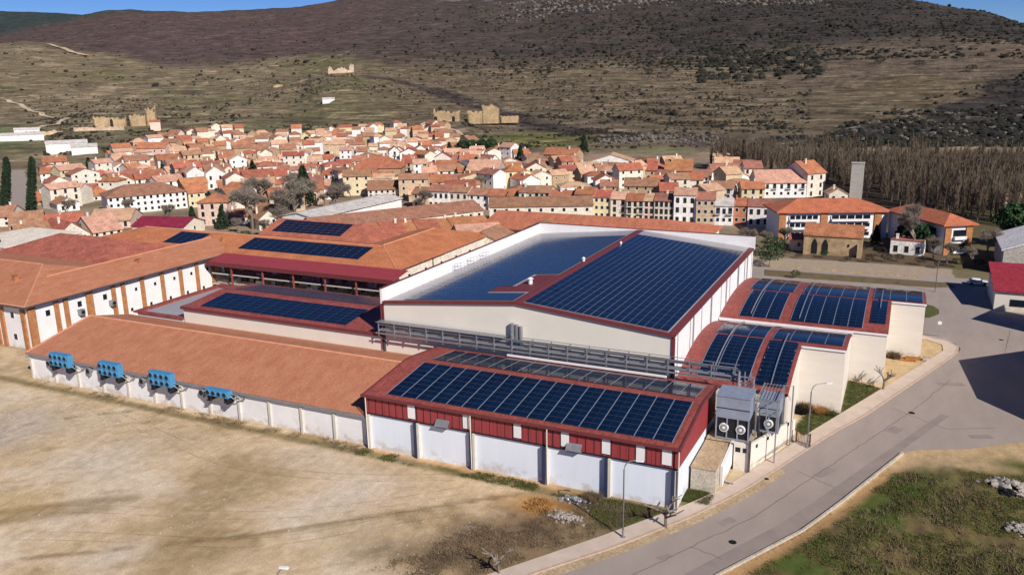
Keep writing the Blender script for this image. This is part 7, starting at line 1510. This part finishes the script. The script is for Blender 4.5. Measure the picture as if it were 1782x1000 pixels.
TREES['cone'] = (trunk_mesh(8, .25), conifer_mesh(1)); TREES['col'] = (trunk_mesh(4, .2), conifer_mesh(2, 6, 1.35, 800, 'conifer', 'col')); TREES['pine'] = (trunk_mesh(6, .25), conifer_mesh(3, 9, 3.6, 1100, 'pine', 'ball'))
TREES['bush'] = (trunk_mesh(.8, .12), conifer_mesh(4, 3.2, 2.2, 500, 'shrub', 'ball'))
TREES['olive'] = (trunk_mesh(1, .12), conifer_mesh(6, 4, 2.4, 600, 'pine', 'ball'))
TREES['bare1'] = bare_meshes(1, 11, .75, 5, 3, .28); TREES['bare2'] = bare_meshes(2, 9, .8, 5, 3, .24); TREES['bare3'] = bare_meshes(7, 15, .6, 5, 3, .4)
TREES['pollard'] = bare_meshes(12, 3.0, .8, 2, 4, .16, .35, .55); TREES['sapling'] = bare_meshes(14, 3.0, .5, 3, 2, .07, .8, .4)
def tree(kind, x, y, s_, label, group=None, name='tree', rz=None, sz=None, cat='tree'):
    z = float(terrain_z(x, y)); e = empty(name, (x, y, z), label, cat, group)
    r_ = random.uniform(0, 6.28) if rz is None else rz
    for nm, me in zip(('trunk', 'crown'), TREES[kind]):
        inst(me, nm, e, Matrix.Translation((x, y, z)) @ Matrix.Rotation(r_, 4, 'Z') @ Matrix.Diagonal((s_, s_, s_*(sz or 1), 1)))
    return e
tree('pollard', -20.4, 80.7, 1.35, 'pollarded bare street tree near the front corner of the red block', 'pollarded street trees', rz=1)
tree('pollard', -.5, 133.5, 1.3, 'pollarded bare street tree beside the grass plot by the cream walls', 'pollarded street trees', rz=2.4)
tree('pollard', -33.2, 65.6, 1.1, 'pollarded bare street tree at the bottom edge of the photo', 'pollarded street trees', rz=.4)
tree('sapling', -3.6, 134.6, .9, 'thin bare sapling leaning at the foot of the middle cream wall', None)
tree('bare1', -195, 210, 1.9, 'large bare grey tree behind the balcony building, left of the two', 'bare garden trees', 'bare_tree')
tree('bare2', -183, 216, 2.3, 'large bare grey tree behind the balcony building, right of the two', 'bare garden trees', 'bare_tree')
for i, (x, y, s_, k_) in enumerate(((-190, 226, 2.0, 'bare1'), (-202, 240, 2.0, 'bare2'), (-178, 203, 1.5, 'bare2'), (-214, 236, 1.8, 'bare1'), (-186, 240, 2.0, 'bare2'), (-222, 262, 1.6, 'bare1'))):
    tree(k_, x, y, s_, f'grey bare tree in the clump behind the villa, {ORD[sorted([-190, -202, -178, -214, -186, -222]).index(x)]} from left', 'bare garden trees', 'bare_tree')
tree('cone', .5, 249, .95, 'dark conifer in the inner corner of the health centre', None, 'conifer'); tree('pine', 5.5, 246, .8, 'dense evergreen beside the tall bare tree by the health centre', None, 'evergreen')
tree('olive', -18, 229, .5, 'small green bush in front of the chapel arches', None, 'bush', cat='bush')
for i, (x, y, s_, k_) in enumerate(((11, 233, .7, 'bare1'), (17, 232, .8, 'bare2'), (20.5, 244, 1.0, 'bare1'), (25, 250, 1.1, 'bare2'), (-33, 236, .8, 'bare2'), (-37, 228, .9, 'bare1'), (-30, 243, .9, 'bare2'))):
    tree(k_, x, y, s_, f'bare tree around the health centre grounds, {ORD[sorted([11, 17, 20.5, 25, -33, -37, -30]).index(x)]} from left', 'bare trees by the health centre', 'bare_tree')
tree('bare1', -205, 224, 1.2, 'bare grey tree farther back beside the two large ones', 'bare garden trees', 'bare_tree')
tree('bare3', 3.2, 243.5, 1.15, 'tall bare dark tree in front of the health centre corner', None, 'bare_tree')
tree('bare2', 8, 238, .9, 'smaller bare tree right of the tall one by the health centre', None, 'bare_tree')
tree('cone', -210, 256, 1.55, 'tall dark conical conifer in the middle of the town', 'dark conifers in town', 'conifer')
tree('cone', -204, 206, .78, 'small dark conifer at the foot of the bare grey tree', 'dark conifers in town', 'conifer')
tree('cone', -214, 203, .75, 'small dark conifer left of the pink and grey villa', 'dark conifers in town', 'conifer')
tree('cone', -236, 392, 1.0, 'broad green conifer behind the stone church', 'dark conifers in town', 'conifer')
tree('cone', -188, 408, 1.1, 'dark conifer beside the brick house with deep red roof', 'dark conifers in town', 'conifer')
tree('cone', -179, 481, 1.1, 'dark conifer on the slope above the large white villa', 'dark conifers in town', 'conifer')
tree('cone', -328, 296, .9, 'dark conifer among white houses at the left of town', 'dark conifers in town', 'conifer')
for i, (x, y) in enumerate(((-246, 450), (-241, 453), (-236, 456), (-231, 459))): tree('pine', x, y, 1.05, ('leftmost', 'second', 'third', 'rightmost')[i]+' of four green pines clumped above the town roofs', 'pine clump above the town', 'pine')
tree('pine', 28, 262, 1.3, 'big dark evergreen at the right edge behind the warehouses', None, 'evergreen')
tree('pine', 34, 258, 1.2, 'dark evergreen touching the right edge of the photo', None, 'evergreen')
tree('cone', -6.5, 252, .55, 'small conifer against the balconies of the health centre', None, 'conifer')
tree('olive', -29.5, 213, 1.4, 'round green tree near the back right corner of the hall', None); tree('olive', -30, 226, 1.3, 'round green tree behind the one at the hall corner', None)
tree('olive', -22, 203, .5, 'tiny round evergreen at the road verge behind the hall', None)
for i in range(12):
    t_ = i/11; tree('col', -458+170*t_, 305-117*t_, 1.25, f'{ORD[i]} evergreen from the far end on the left side of the avenue', 'avenue evergreens, left side', 'evergreen')
    tree('col', -448+163*t_, 313-117*t_, 1.25, f'{ORD[i]} evergreen from the far end on the right side of the avenue', 'avenue evergreens, right side', 'evergreen')
def nth(n_):
    if n_ <= 20: return ORD[n_-1]
    return str(n_)+('th' if 10 <= n_ % 100 <= 20 else {1: 'st', 2: 'nd', 3: 'rd'}.get(n_ % 10, 'th'))
# trees scattered between the houses
rt_ = random.Random(8); spots = []
pos_h = [(t_[0], t_[1]) for t_ in HAND+RAND]
while len(spots) < 70:
    az = math.radians(rt_.uniform(-54, -27)); d_ = rt_.uniform(250, 520); x, y = math.sin(az)*d_, math.cos(az)*d_
    if all(math.hypot(x-a, y-b) > 6.5 for a, b in pos_h) and all(math.hypot(x-a, y-b) > 10 for a, b in spots) and not (-465 < x < -280 and abs(y-(305-(x+458)*.69)) < 22): spots.append((x, y))
spots.sort(key=lambda p: screen((p[0], p[1], 0))[0]); cnt = {}
tot = {}
kinds = [rt_.choice(['bare2', 'bare1', 'bare2', 'olive', 'cone', 'bush']) for _ in spots]
for k_, (x, y) in zip(kinds, spots): 
    b_ = 'nearer' if math.hypot(x, y) < 360 else 'farther'; tot[(k_, b_)] = tot.get((k_, b_), 0)+1
for k_, (x, y) in zip(kinds, spots):
    b_ = 'nearer' if math.hypot(x, y) < 360 else 'farther'; c_ = cnt[(k_, b_)] = cnt.get((k_, b_), 0)+1
    nm = dict(bare1='spreading bare tree', bare2='rounded bare tree', olive='round green tree', cone='conical dark evergreen', bush='low dark bush')[k_]
    tree(k_, x, y, rt_.uniform(.7, 1.1), f'{nm} among the {b_} town houses, {nth(c_)} of its kind from left', 'trees among the town houses')
# verge shrubs between road and chapel
for i, (x, y, s_) in enumerate(((-31, 219, .9), (-27.5, 228, 1.0), (-12, 226, .6), (-7, 227, .8), (-3, 229, .9), (0, 231, .8), (5, 228, .9), (9, 226, .8), (13, 229, .9), (18, 231, .8), (-4.5, 236, 1.0), (-9, 241, .9), (21, 226, .6), (-24, 226, .6))):
    tree('bush', x, y, s_*.8, f'{ORD[i]} shrub, counted by planting order, on the verge below the chapel and health centre' if False else f'dark shrub on the verge between road and health centre, {ORD[sorted([-31,-27.5,-12,-7,-3,0,5,9,13,18,-4.5,-9,21,-24]).index(x)]} from left', 'verge shrubs', 'shrub', cat='shrub')
# poplar wood
rp = random.Random(21); pts = []
belt = [(-88, 411), (-73.2, 399), (-40, 362), (-12, 345), (4, 313), (22, 300), (40, 285)]
def belt_pt(t_):
    k = min(len(belt)-2, int(t_*(len(belt)-1))); u = t_*(len(belt)-1)-k; return (belt[k][0]*(1-u)+belt[k+1][0]*u, belt[k][1]*(1-u)+belt[k+1][1]*u)
for i in range(110):
    t_ = (i+.5)/110; x, y = belt_pt(t_); dd_ = rp.uniform(0, 26); pts.append((x+rp.gauss(0, .8)+dd_*.1, y+dd_))
pts.sort(key=lambda p: screen((p[0], p[1], 0))[0])
def nth(n_):
    if n_ <= 20: return ORD[n_-1]
    return str(n_)+('th' if 10 <= n_ % 100 <= 20 else {1: 'st', 2: 'nd', 3: 'rd'}.get(n_ % 10, 'th'))
for i, (x, y) in enumerate(pts): tree('poplar%d' % rp.randrange(5), x, y, rp.uniform(.55, 1.05), f'slender bare poplar in the front of the brown wood, {nth(i+1)} from left', 'poplars along the wood edge', 'poplar')
V_ = []; F_ = []; off = 0
PVt = [poplar_mesh(30+k, 15, 120) for k in range(5)]
for i in range(950):
    x, y = belt_pt(rp.random()); dd_ = rp.uniform(6, 115)*(1 if x > -60 else .5); x += rp.uniform(-6, 6)+dd_*.12; y += dd_; v, f = PVt[rp.randrange(5)]; s_ = rp.uniform(.55, 1.0)*(.8+.35*float(vnoise(np.array(x/14.), np.array(y/14.), 3))); a = rp.uniform(0, 6.28)
    c, q = math.cos(a)*s_, math.sin(a)*s_; z = float(terrain_z(x, y)); V_.append(np.stack([x+v[:, 0]*c-v[:, 1]*q, y+v[:, 0]*q+v[:, 1]*c, z+v[:, 2]*s_], 1)); F_.append(f+off); off += len(v)
o = npmesh('bare_wood', np.concatenate(V_), np.concatenate(F_), [M['bark2']]); tag(o, 'dense brown leafless poplar wood filling the valley at right', 'wood', kind='stuff')
# hillside shrubs
rs = np.random.default_rng(4); ico = None
bmi = bmesh.new(); bmesh.ops.create_icosphere(bmi, subdivisions=1, radius=1); bmi.verts.ensure_lookup_table(); IV = np.array([v.co[:] for v in bmi.verts]); IF = np.array([[v.index for v in f_.verts] for f_ in bmi.faces])
def lumps(n_, az0, az1, d0, d1, s0, s1, dens=None, wf=None, name='hillside_shrubs', m='shrub', label='', flat=.7, cat='shrubs'):
    az = np.radians(rs.uniform(az0, az1, n_*8)); d_ = np.exp(rs.uniform(math.log(d0), math.log(d1), n_*8)); x = np.sin(az)*d_; y = np.cos(az)*d_
    w_ = fbm(x/120, y/120, 90)+.4*fbm(x/30, y/30, 91); keep = rs.uniform(-.35, .35, len(w_)) < w_*(dens or 1.5)
    if wf is not None: keep &= rs.uniform(0, 1, len(w_)) < wf(np.degrees(az), d_, x, y)
    x, y = x[keep][:n_], y[keep][:n_]; z = terrain_z(x, y); k = len(x)
    s_ = rs.uniform(s0, s1, k)*np.exp(rs.normal(0, .3, k)); V = IV[None]*(1+rs.normal(0, .16, (k, len(IV), 1)))*s_[:, None, None]; V[:, :, 2] *= flat; V += np.stack([x, y, z+s_*.2], 1)[:, None]
    Fc = IF[None]+(np.arange(k)*len(IV))[:, None, None]; o_ = npmesh(name, V.reshape(-1, 3), Fc.reshape(-1, 3), [M[m]]); tag(o_, label, cat, kind='stuff')
spur = lambda a, d, x, y: np.clip((a-np.interp(d, [560, 650, 870, 1150, 1500], [-7.5, -5.8, -1.6, 3.5, 9]))/1.5+.3, 0, 1)
lumps(6500, -32, 8, 1450, 2750, 1.3, 3.8, 1.4, lambda a, d, x, y: np.clip((a+31)/20+.12, 0, 1), label='dark scrub speckling the high right mountainside')
lumps(500, -56, -24, 1700, 3300, 1.5, 3.5, 1.0, label='sparse dark scrub on the purple mountainside')
def terr_edge(a, d, x, y):
    q_ = terrain_base(x, y)/4.6+2.2*fbm(x/170, y/170, 21); f_ = q_-np.floor(q_); return np.where((f_ > .72) & (f_ < .98), 1., .1)
lumps(7000, -55, -6, 560, 1600, .5, 1.7, 2.5, terr_edge, label='low scrub and stones scattered over the terraced slopes')
lumps(2200, -7, 8, 560, 1300, .8, 2.4, 1.4, spur, label='dark scrub and boulders on the shaded rocky spur')
lumps(500, -13, -5.5, 1250, 1700, 3, 5.5, 1.2, label='clumps of dark bushes along the foot of the mountain')
M['hillrock'] = mat('pale_hill_rock', (112, 104, 96), .95, .15, .3)
lumps(420, -7, 8, 590, 900, .5, 1.6, 1.2, spur, name='hillside_rocks', m='hillrock', label='pale boulders on the rocky spur at right', cat='rocks')
lumps(300, -19.5, -11.5, 590, 680, .5, 1.5, 1.2, name='hillside_rocks', m='hillrock', label='pale rocks at the foot of the terraced slope', cat='rocks')
lumps(900, -26, -5, 2350, 2750, 2.0, 5, 1.2, name='hillside_rocks', m='hillrock', label='pale limestone outcrops along the mountain crest', cat='rocks')
# a dozen separate bushes one can point to
BS = [(910, -634, 1393, 9), (1055, -451, 1311, 7), (1130, -383, 1322, 9), (710, -885, 1412, 8), (660, -1027, 1527, 9), (735, -794, 1314, 4), (1122, -284, 963, 4), (420, -1477, 1608, 6), (512, -1299, 1586, 6), (1240, -317, 1475, 10), (1320, -234, 1435, 12), (1530, -53, 1399, 12), (1600, 1, 1336, 11), (1690, 63, 1282, 10)]
BS.sort()
for i, (px_, x, y, s_) in enumerate(BS): tree('bush', x, y, s_/2.6, f'{nth(i+1)} from left of the dark solitary bushes dotted across the open slopes', 'solitary hillside bushes', 'bush', cat='bush', sz=.75)
# ---------------------------------------------------------------- near grass, scrub and stones
rg = np.random.default_rng(9)
def on_ground(x, y): return np.stack([x, y, terrain_z(x, y)-.03], 1)
def scatter_box(n_, x0, x1, y0, y1, test):
    x = rg.uniform(x0, x1, n_); y = rg.uniform(y0, y1, n_); k = test(x, y); return x[k], y[k]
rex = lambda y: np.interp(y, [p[1] for p in REDGE], [p[0] for p in REDGE])
def stuffy(name, x, y, n_per, h, wd, sp, m, label, cat, flare=.35):
    v, f = blades(on_ground(x, y), rg, n_per, h, wd, sp, flare); o_ = npmesh(name, v, f, [M[m]]); tag(o_, label, cat, kind='stuff')
x, y = scatter_box(46000, -22, 26, 52, 118, lambda x, y: (x > rex(y)+2.2+1.5*fbm(x/3, y/3, 5)) & (fbm(x/6, y/6, 7) > -.1) & (y < 104+(x-2)*.3))
stuffy('grass', x, y, 7, .22, .08, .25, 'grass', 'rough green and brown grass on the bank right of the road', 'grass', .6)
x, y = scatter_box(9000, -20, 26, 52, 118, lambda x, y: (x > rex(y)+3) & (fbm(x/4, y/4, 107) > .06) & (y < 103+(x-2)*.3))
stuffy('weeds', x, y, 6, .5, .09, .3, 'scrub', 'dry brown weeds standing in the bank grass', 'weeds', .5)
x, y = scatter_box(11000, -45, -17, 60, 86, lambda x, y: (seg_d(x, y, KIN) < 7.5+6*fbm(x/3, y/3, 5)) & (seg_d(x, y, KIN) > .6) & (y < 84.4) & in_poly(x, y, [(-52, 40), (-33.3, 66), (-26.4, 75.8), (-19.5, 86.3), (-22, 90), (-60, 90), (-60, 40)]) & (fbm(x/2.5, y/2.5, 17) > -.06))
stuffy('scrub', x, y, 6, .34, .06, .3, 'scrub', 'grey dry scrub covering the corner of the yard by the pavement', 'scrub', .7)
x, y = scatter_box(3600, -66, -21, 82.4, 84.3, lambda x, y: (fbm(x/2, y/2, 27) > .0+.1*(x < -48)))
x2, y2 = scatter_box(1500, -30, -21.5, 78, 84, lambda x, y: seg_d(x, y, KIN) > .6)
k_ = in_poly(x2, y2, [(-26, 76.5), (-19.5, 86.3), (-34, 86.3)]); stuffy('grass', np.concatenate([x, x2[k_]]), np.concatenate([y, y2[k_]]), 6, .22, .07, .2, 'grass2', 'green weeds along the foot of the red block wall', 'grass', .5)
x, y = scatter_box(2600, -130, -62, 82.8, 84.8, lambda x, y: fbm(x/2, y/2, 37) > .02); stuffy('weeds', x, y, 5, .25, .07, .2, 'scrub', 'dry weeds along the foot of the brown-roofed store wall', 'weeds', .5)
x, y = scatter_box(9000, -12, 0, 108, 137, lambda x, y: in_poly(x, y, [(-5.5, 135.8), (-.9, 133.9), (-5.2, 122), (-9.6, 111.3), (-10.8, 113), (-10.4, 120.8), (-5.4, 121.2)])); stuffy('grass', x, y, 6, .2, .08, .15, 'grass2', 'green grass plot between pavement and the cream stepped walls', 'grass', .5)
x, y = scatter_box(1500, -21, -17, 87.2, 90.1, lambda x, y: (seg_d(x, y, KIN) > .3) & (x < -17.2+0*y)); stuffy('grass', x, y, 6, .3, .08, .15, 'grass2', 'tuft of green grass at the foot of the concrete annexe', 'grass', .5)
for (cx, cy, r_, h_, m_, lab) in ((-10.2, 120.3, .8, 1.3, 'drybush', 'orange dry bush left of the nearest cream stair-step wall'), (-8.0, 120.2, .9, 1.1, 'drybush', 'orange dry bush at the foot of the nearest cream wall'), (-6.9, 119.9, .6, .8, 'grass2', 'small green bush right of the orange dry bushes'), (.6, 150.2, .9, 1.2, 'scrub', 'olive shrub left of the timber pile by the rear cream wall'), (-10.9, 119.3, .9, 1.6, 'shrub', 'dark bush beside the curved street lamp'), (-35, 79.5, 1.6, .45, 'drybush', 'patch of orange dry grass in the yard'), (-29.8, 83.3, 1.1, .9, 'scrub', 'dry bush against the white wall of the red block')):
    n_ = 160; a = rg.uniform(0, 6.28, n_); rr = r_*np.sqrt(rg.uniform(0, 1, n_)); v, f = blades(np.stack([cx+np.cos(a)*rr, cy+np.sin(a)*rr, 0*a], 1), rg, 5, h_*.8, .09, .06, .45); o_ = npmesh('bush', v, f, [M[m_]]); tag(o_, lab, 'bush')
def stones(cx, cy, rx_, ry_, n_, s0, s1, m, label, name='rubble_pile', kind='stuff', pile=0.):
    x = cx+rg.normal(0, rx_/2, n_); y = cy+rg.normal(0, ry_/2, n_); z = terrain_z(x, y)+pile*np.exp(-(((x-cx)/rx_)**2+((y-cy)/ry_)**2)*2); s_ = rg.uniform(s0, s1, n_)
    V = IV[None]*(1+rg.normal(0, .22, (n_, len(IV), 1)))*s_[:, None, None]; V[:, :, 2] *= .7; V += np.stack([x, y, z], 1)[:, None]; Fc = IF[None]+(np.arange(n_)*len(IV))[:, None, None]; o_ = npmesh(name, V.reshape(-1, 3), Fc.reshape(-1, 3), [M[m]]); tag(o_, label, 'rubble', kind=kind)
stones(14, 104, 2.2, 1.6, 130, .12, .5, 'rock', 'heap of pale broken rubble on the right bank', pile=.7); stones(14.2, 93.5, 1.4, 1.0, 60, .1, .35, 'rock', 'smaller pale rubble heap near the right edge', pile=.4); stones(13.6, 102.4, 1.2, .9, 40, .1, .4, 'rubber', 'dark debris beside the rubble heap on the right bank', pile=.5)
stones(-31.2, 78.2, 1.9, 1.0, 90, .08, .3, 'rock', 'pale stones dumped in the scrub near the pavement', pile=.3); stones(-31.5, 82.2, 2.4, .8, 60, .08, .3, 'greymetal', 'grey debris by the wall of the red block', pile=.3)
x = rg.uniform(-125, -38, 900); y = rg.uniform(44, 83, 900); n_ = len(x); s_ = rg.uniform(.03, .08, n_)*np.exp(rg.normal(0, .4, n_)); V = IV[None]*s_[:, None, None]; V[:, :, 2] *= .6; V += np.stack([x, y, terrain_z(x, y)], 1)[:, None]; Fc = IF[None]+(np.arange(n_)*len(IV))[:, None, None]; o_ = npmesh('gravel', V.reshape(-1, 3), Fc.reshape(-1, 3), [M['concrete']]); tag(o_, 'loose stones scattered over the dirt yard', 'gravel', kind='stuff')
stones(-113, 70, 14, 14, 900, .04, .16, 'rock', 'pale rubble spread over the far left of the yard', name='rubble'); stones(-100, 79, 30, 4, 500, .03, .12, 'concrete', 'small stones below the blue cooling units', name='gravel'); stones(-47, 72, 10, 8, 500, .03, .11, 'rock', 'pale stones in the yard near the scrub', name='gravel')
stones(-138, 92.5, 5, 1.2, 120, .1, .4, 'rock', 'pale rubble below the left wing wall', pile=.4)
# ---------------------------------------------------------------- street furniture and small things
def lamp_post(x, y, z, h, dx, dy, arm, label, group='street lamps'):
    e = empty('street_lamp', (x, y, z), label, 'street lamp', group); d_ = Vector((dx, dy, 0)).normalized(); b0 = Vector((x, y, z))
    pts = [b0, b0+Vector((0, 0, h-1.1))]+[b0+Vector((0, 0, h-1.1+1.1*math.sin(a)))+d_*(.9*(1-math.cos(a))) for a in (.4, .8, 1.2, 1.57)]+[b0+Vector((0, 0, h+.05))+d_*arm]
    mb = MB(); mb.tube(pts, .085, 8, 0, .045); mb.build('pole', M['greymetal'], e, True)
    mb = MB(); p = b0+Vector((0, 0, h))+d_*(arm+.3); nn_ = Vector((-d_.y, d_.x, 0))
    top = [p+d_*a+nn_*c for a, c in ((-.4, -.1), (.25, -.16), (.42, -.06), (.42, .06), (.25, .16), (-.4, .1))]; mb.slab([tuple(q+Vector((0, 0, .1))) for q in top], .16); mb.build('lamp_head', M['fan'] if h > 8 else M['greymetal'], e)
    mb = MB(); mb.tube([b0, b0+Vector((0, 0, .9))], .13, 8); mb.box(x-.22, x+.22, y-.22, y+.22, z, z+.05); mb.build('base', M['greymetal'], e); return e
lamp_post(-24.0, 76.8, .13, 8.9, 1, .3, 1.3, 'curved grey street lamp in front of the white wall bays')
lamp_post(-8.7, 107.3, .13, 8.8, 1, .6, 2.0, 'curved grey street lamp beside the iron gate and grass plot')
lamp_post(-44.4, 46.8, .0, 8.9, .9, .3, .4, 'street lamp whose head just enters at the bottom edge')
lamp_post(7.8, 200.9, .03, 7.4, 1, 0, .6, 'slim pale street lamp beyond the arched roofs on the far road')
sg = empty('road_sign', (7.7, 164.0, .13), 'thin sign post with small round plate at the kerb corner', 'sign'); mb = MB(); mb.tube([(7.7, 164, .1), (7.7, 164, 5.2)], .05, 6); mb.build('post', M['greymetal'], sg)
mb = MB(); mb.tube([(7.7, 163.93, 3.2), (7.7, 163.9, 3.2)], .35, 14); mb.build('plate', M['fan'], sg)
tp = empty('timber_pile', (2.8, 150.4, 0), 'stack of orange timber boards in front of the rear cream wall', 'timber')
for k in range(7):
    mb = MB(); yy = 149.6+.1*(k % 3); x0 = 1.6+.2*(k % 2); mb.box(x0+(k//3)*.7, x0+2.2+(k//3)*.5, yy-.5+.34*(k % 3), yy-.2+.34*(k % 3), .05+.3*(k//3), .32+.3*(k//3)); mb.build('board', M['wood'], tp)
def bin_(x, y, lab, m):
    e = empty('planter_box', (x, y, 0), lab, 'planter'); mb = MB(); mb.box(x-.5, x+.5, y-.4, y+.4, .12, .8); mb.build('box', M[m], e); mb = MB(); mb.box(x-.56, x+.56, y-.46, y+.46, .801, .86); mb.build('rim', M['kerb'], e)
bin_(5.6, 150.6, 'small pale box at the right of the timber pile', 'concrete')
def manhole(x, y, lab, r_=.4):
    mb = MB(); mb.tube([(x, y, .02), (x, y, .045)], r_, 14); o_ = mb.build('manhole_cover', M['rubber']); tag(o_, lab, 'manhole cover', 'manhole covers')
manhole(-13.2, 80.6, 'dark manhole cover in the road at the bottom', .42); manhole(3.6, 125.3, 'dark manhole cover in mid road opposite the grass plot', .45); manhole(18.0, 168.0, 'dark manhole cover on the wide junction', .4); manhole(-12.2, 96.5, 'manhole cover near the compound wall', .3)
gi = MB(); gi.prism([(4.4, 177.5), (6.5, 178.6), (8.2, 182), (8.3, 185.3), (7.2, 188), (4.4, 189.5)], -.1, .16); o_ = gi.build('grass_island', M['grass2']); tag(o_, 'green kerbed grass island behind the rear cream wall', kind='structure')
def car(x, y, an, m, lab):
    e = empty('parked_car', (x, y, .03), lab, 'car', 'parked cars'); c, q = math.cos(an), math.sin(an)
    prof = [(-2.05, .32), (2.1, .32), (2.12, .7), (1.95, .82), (1.1, .93), (.45, 1.4), (-1.15, 1.43), (-1.8, 1.0), (-2.08, .9)]
    def ex(P, w_, mb, m_): 
        i = len(mb.v); n_ = len(P); mb.v += [(a, -w_*(1 if z < 1 else .82), z) for a, z in P]+[(a, w_*(1 if z < 1 else .82), z) for a, z in P]
        mb.f.append(tuple(i+k for k in range(n_))); mb.m.append(m_); mb.f.append(tuple(i+n_+k for k in range(n_))[::-1]); mb.m.append(m_)
        for k in range(n_): j = (k+1) % n_; mb.f.append((i+k, i+n_+k, i+n_+j, i+j)); mb.m.append(m_)
    mb = MB(); ex(prof, .86, mb, 0); mb.xf(x, y, 0, an).build('body', m, e)
    mb = MB(); mb.box(-1.5, .8, -.885, .885, .98, 1.3); mb.v = [(a, b*(.83 if z > 1.2 else .99), z) for a, b, z in mb.v]; mb.xf(x, y, 0, an).build('side_glass', M['glass'], e)
    for wx in (-1.3, 1.35):
        for s_ in (-1, 1):
            mb = MB(); mb.tube([(wx, s_*.66, .33), (wx, s_*.9, .33)], .33, 12); mb.xf(x, y, 0, an).build('wheel', M['rubber'], e)
car(16.6, 211.5, .1, M['fan'], 'white car parked at the far side road near the crimson roof')
car(21.0, 213.0, .1, M['greymetal'], 'grey car beside the white one on the far side road')
car(-35.5, 207, .4, M['white'], 'white car parked behind the right corner of the hall')
car(25.5, 196, 1.2, M['bluegrey'], 'car partly hidden by the warehouse at right') if False else None
# kerb block walls beside the far road
mb = MB(); mb.box(-30, 5, 213.6, 213.9, 0, .5); o_ = mb.build('low_wall', M['ramp']); tag(o_, 'low sandy wall along the far road below the chapel', 'wall')
fr = empty('railing', (7.2, 168, 0), 'thin grey railing at the kerb corner behind the rear cream wall', 'railing'); mb = MB()
for k in range(9): mb.tube([(6.0+.35*k, 165.9, .1), (6.0+.35*k, 165.9, 1.1)], .03, 5)
mb.tube([(6.0, 165.9, 1.1), (8.8, 165.9, 1.1)], .035, 5); mb.build('rail', M['greymetal'], fr)
mb = MB(); mb.tube([(-16.5, 93.5, .3), (-15.5, 93.3, .35)], .18, 8); o_ = mb.build('drain_pipe', M['concrete']); tag(o_, 'short concrete pipe lying beside the annexe', 'pipe')
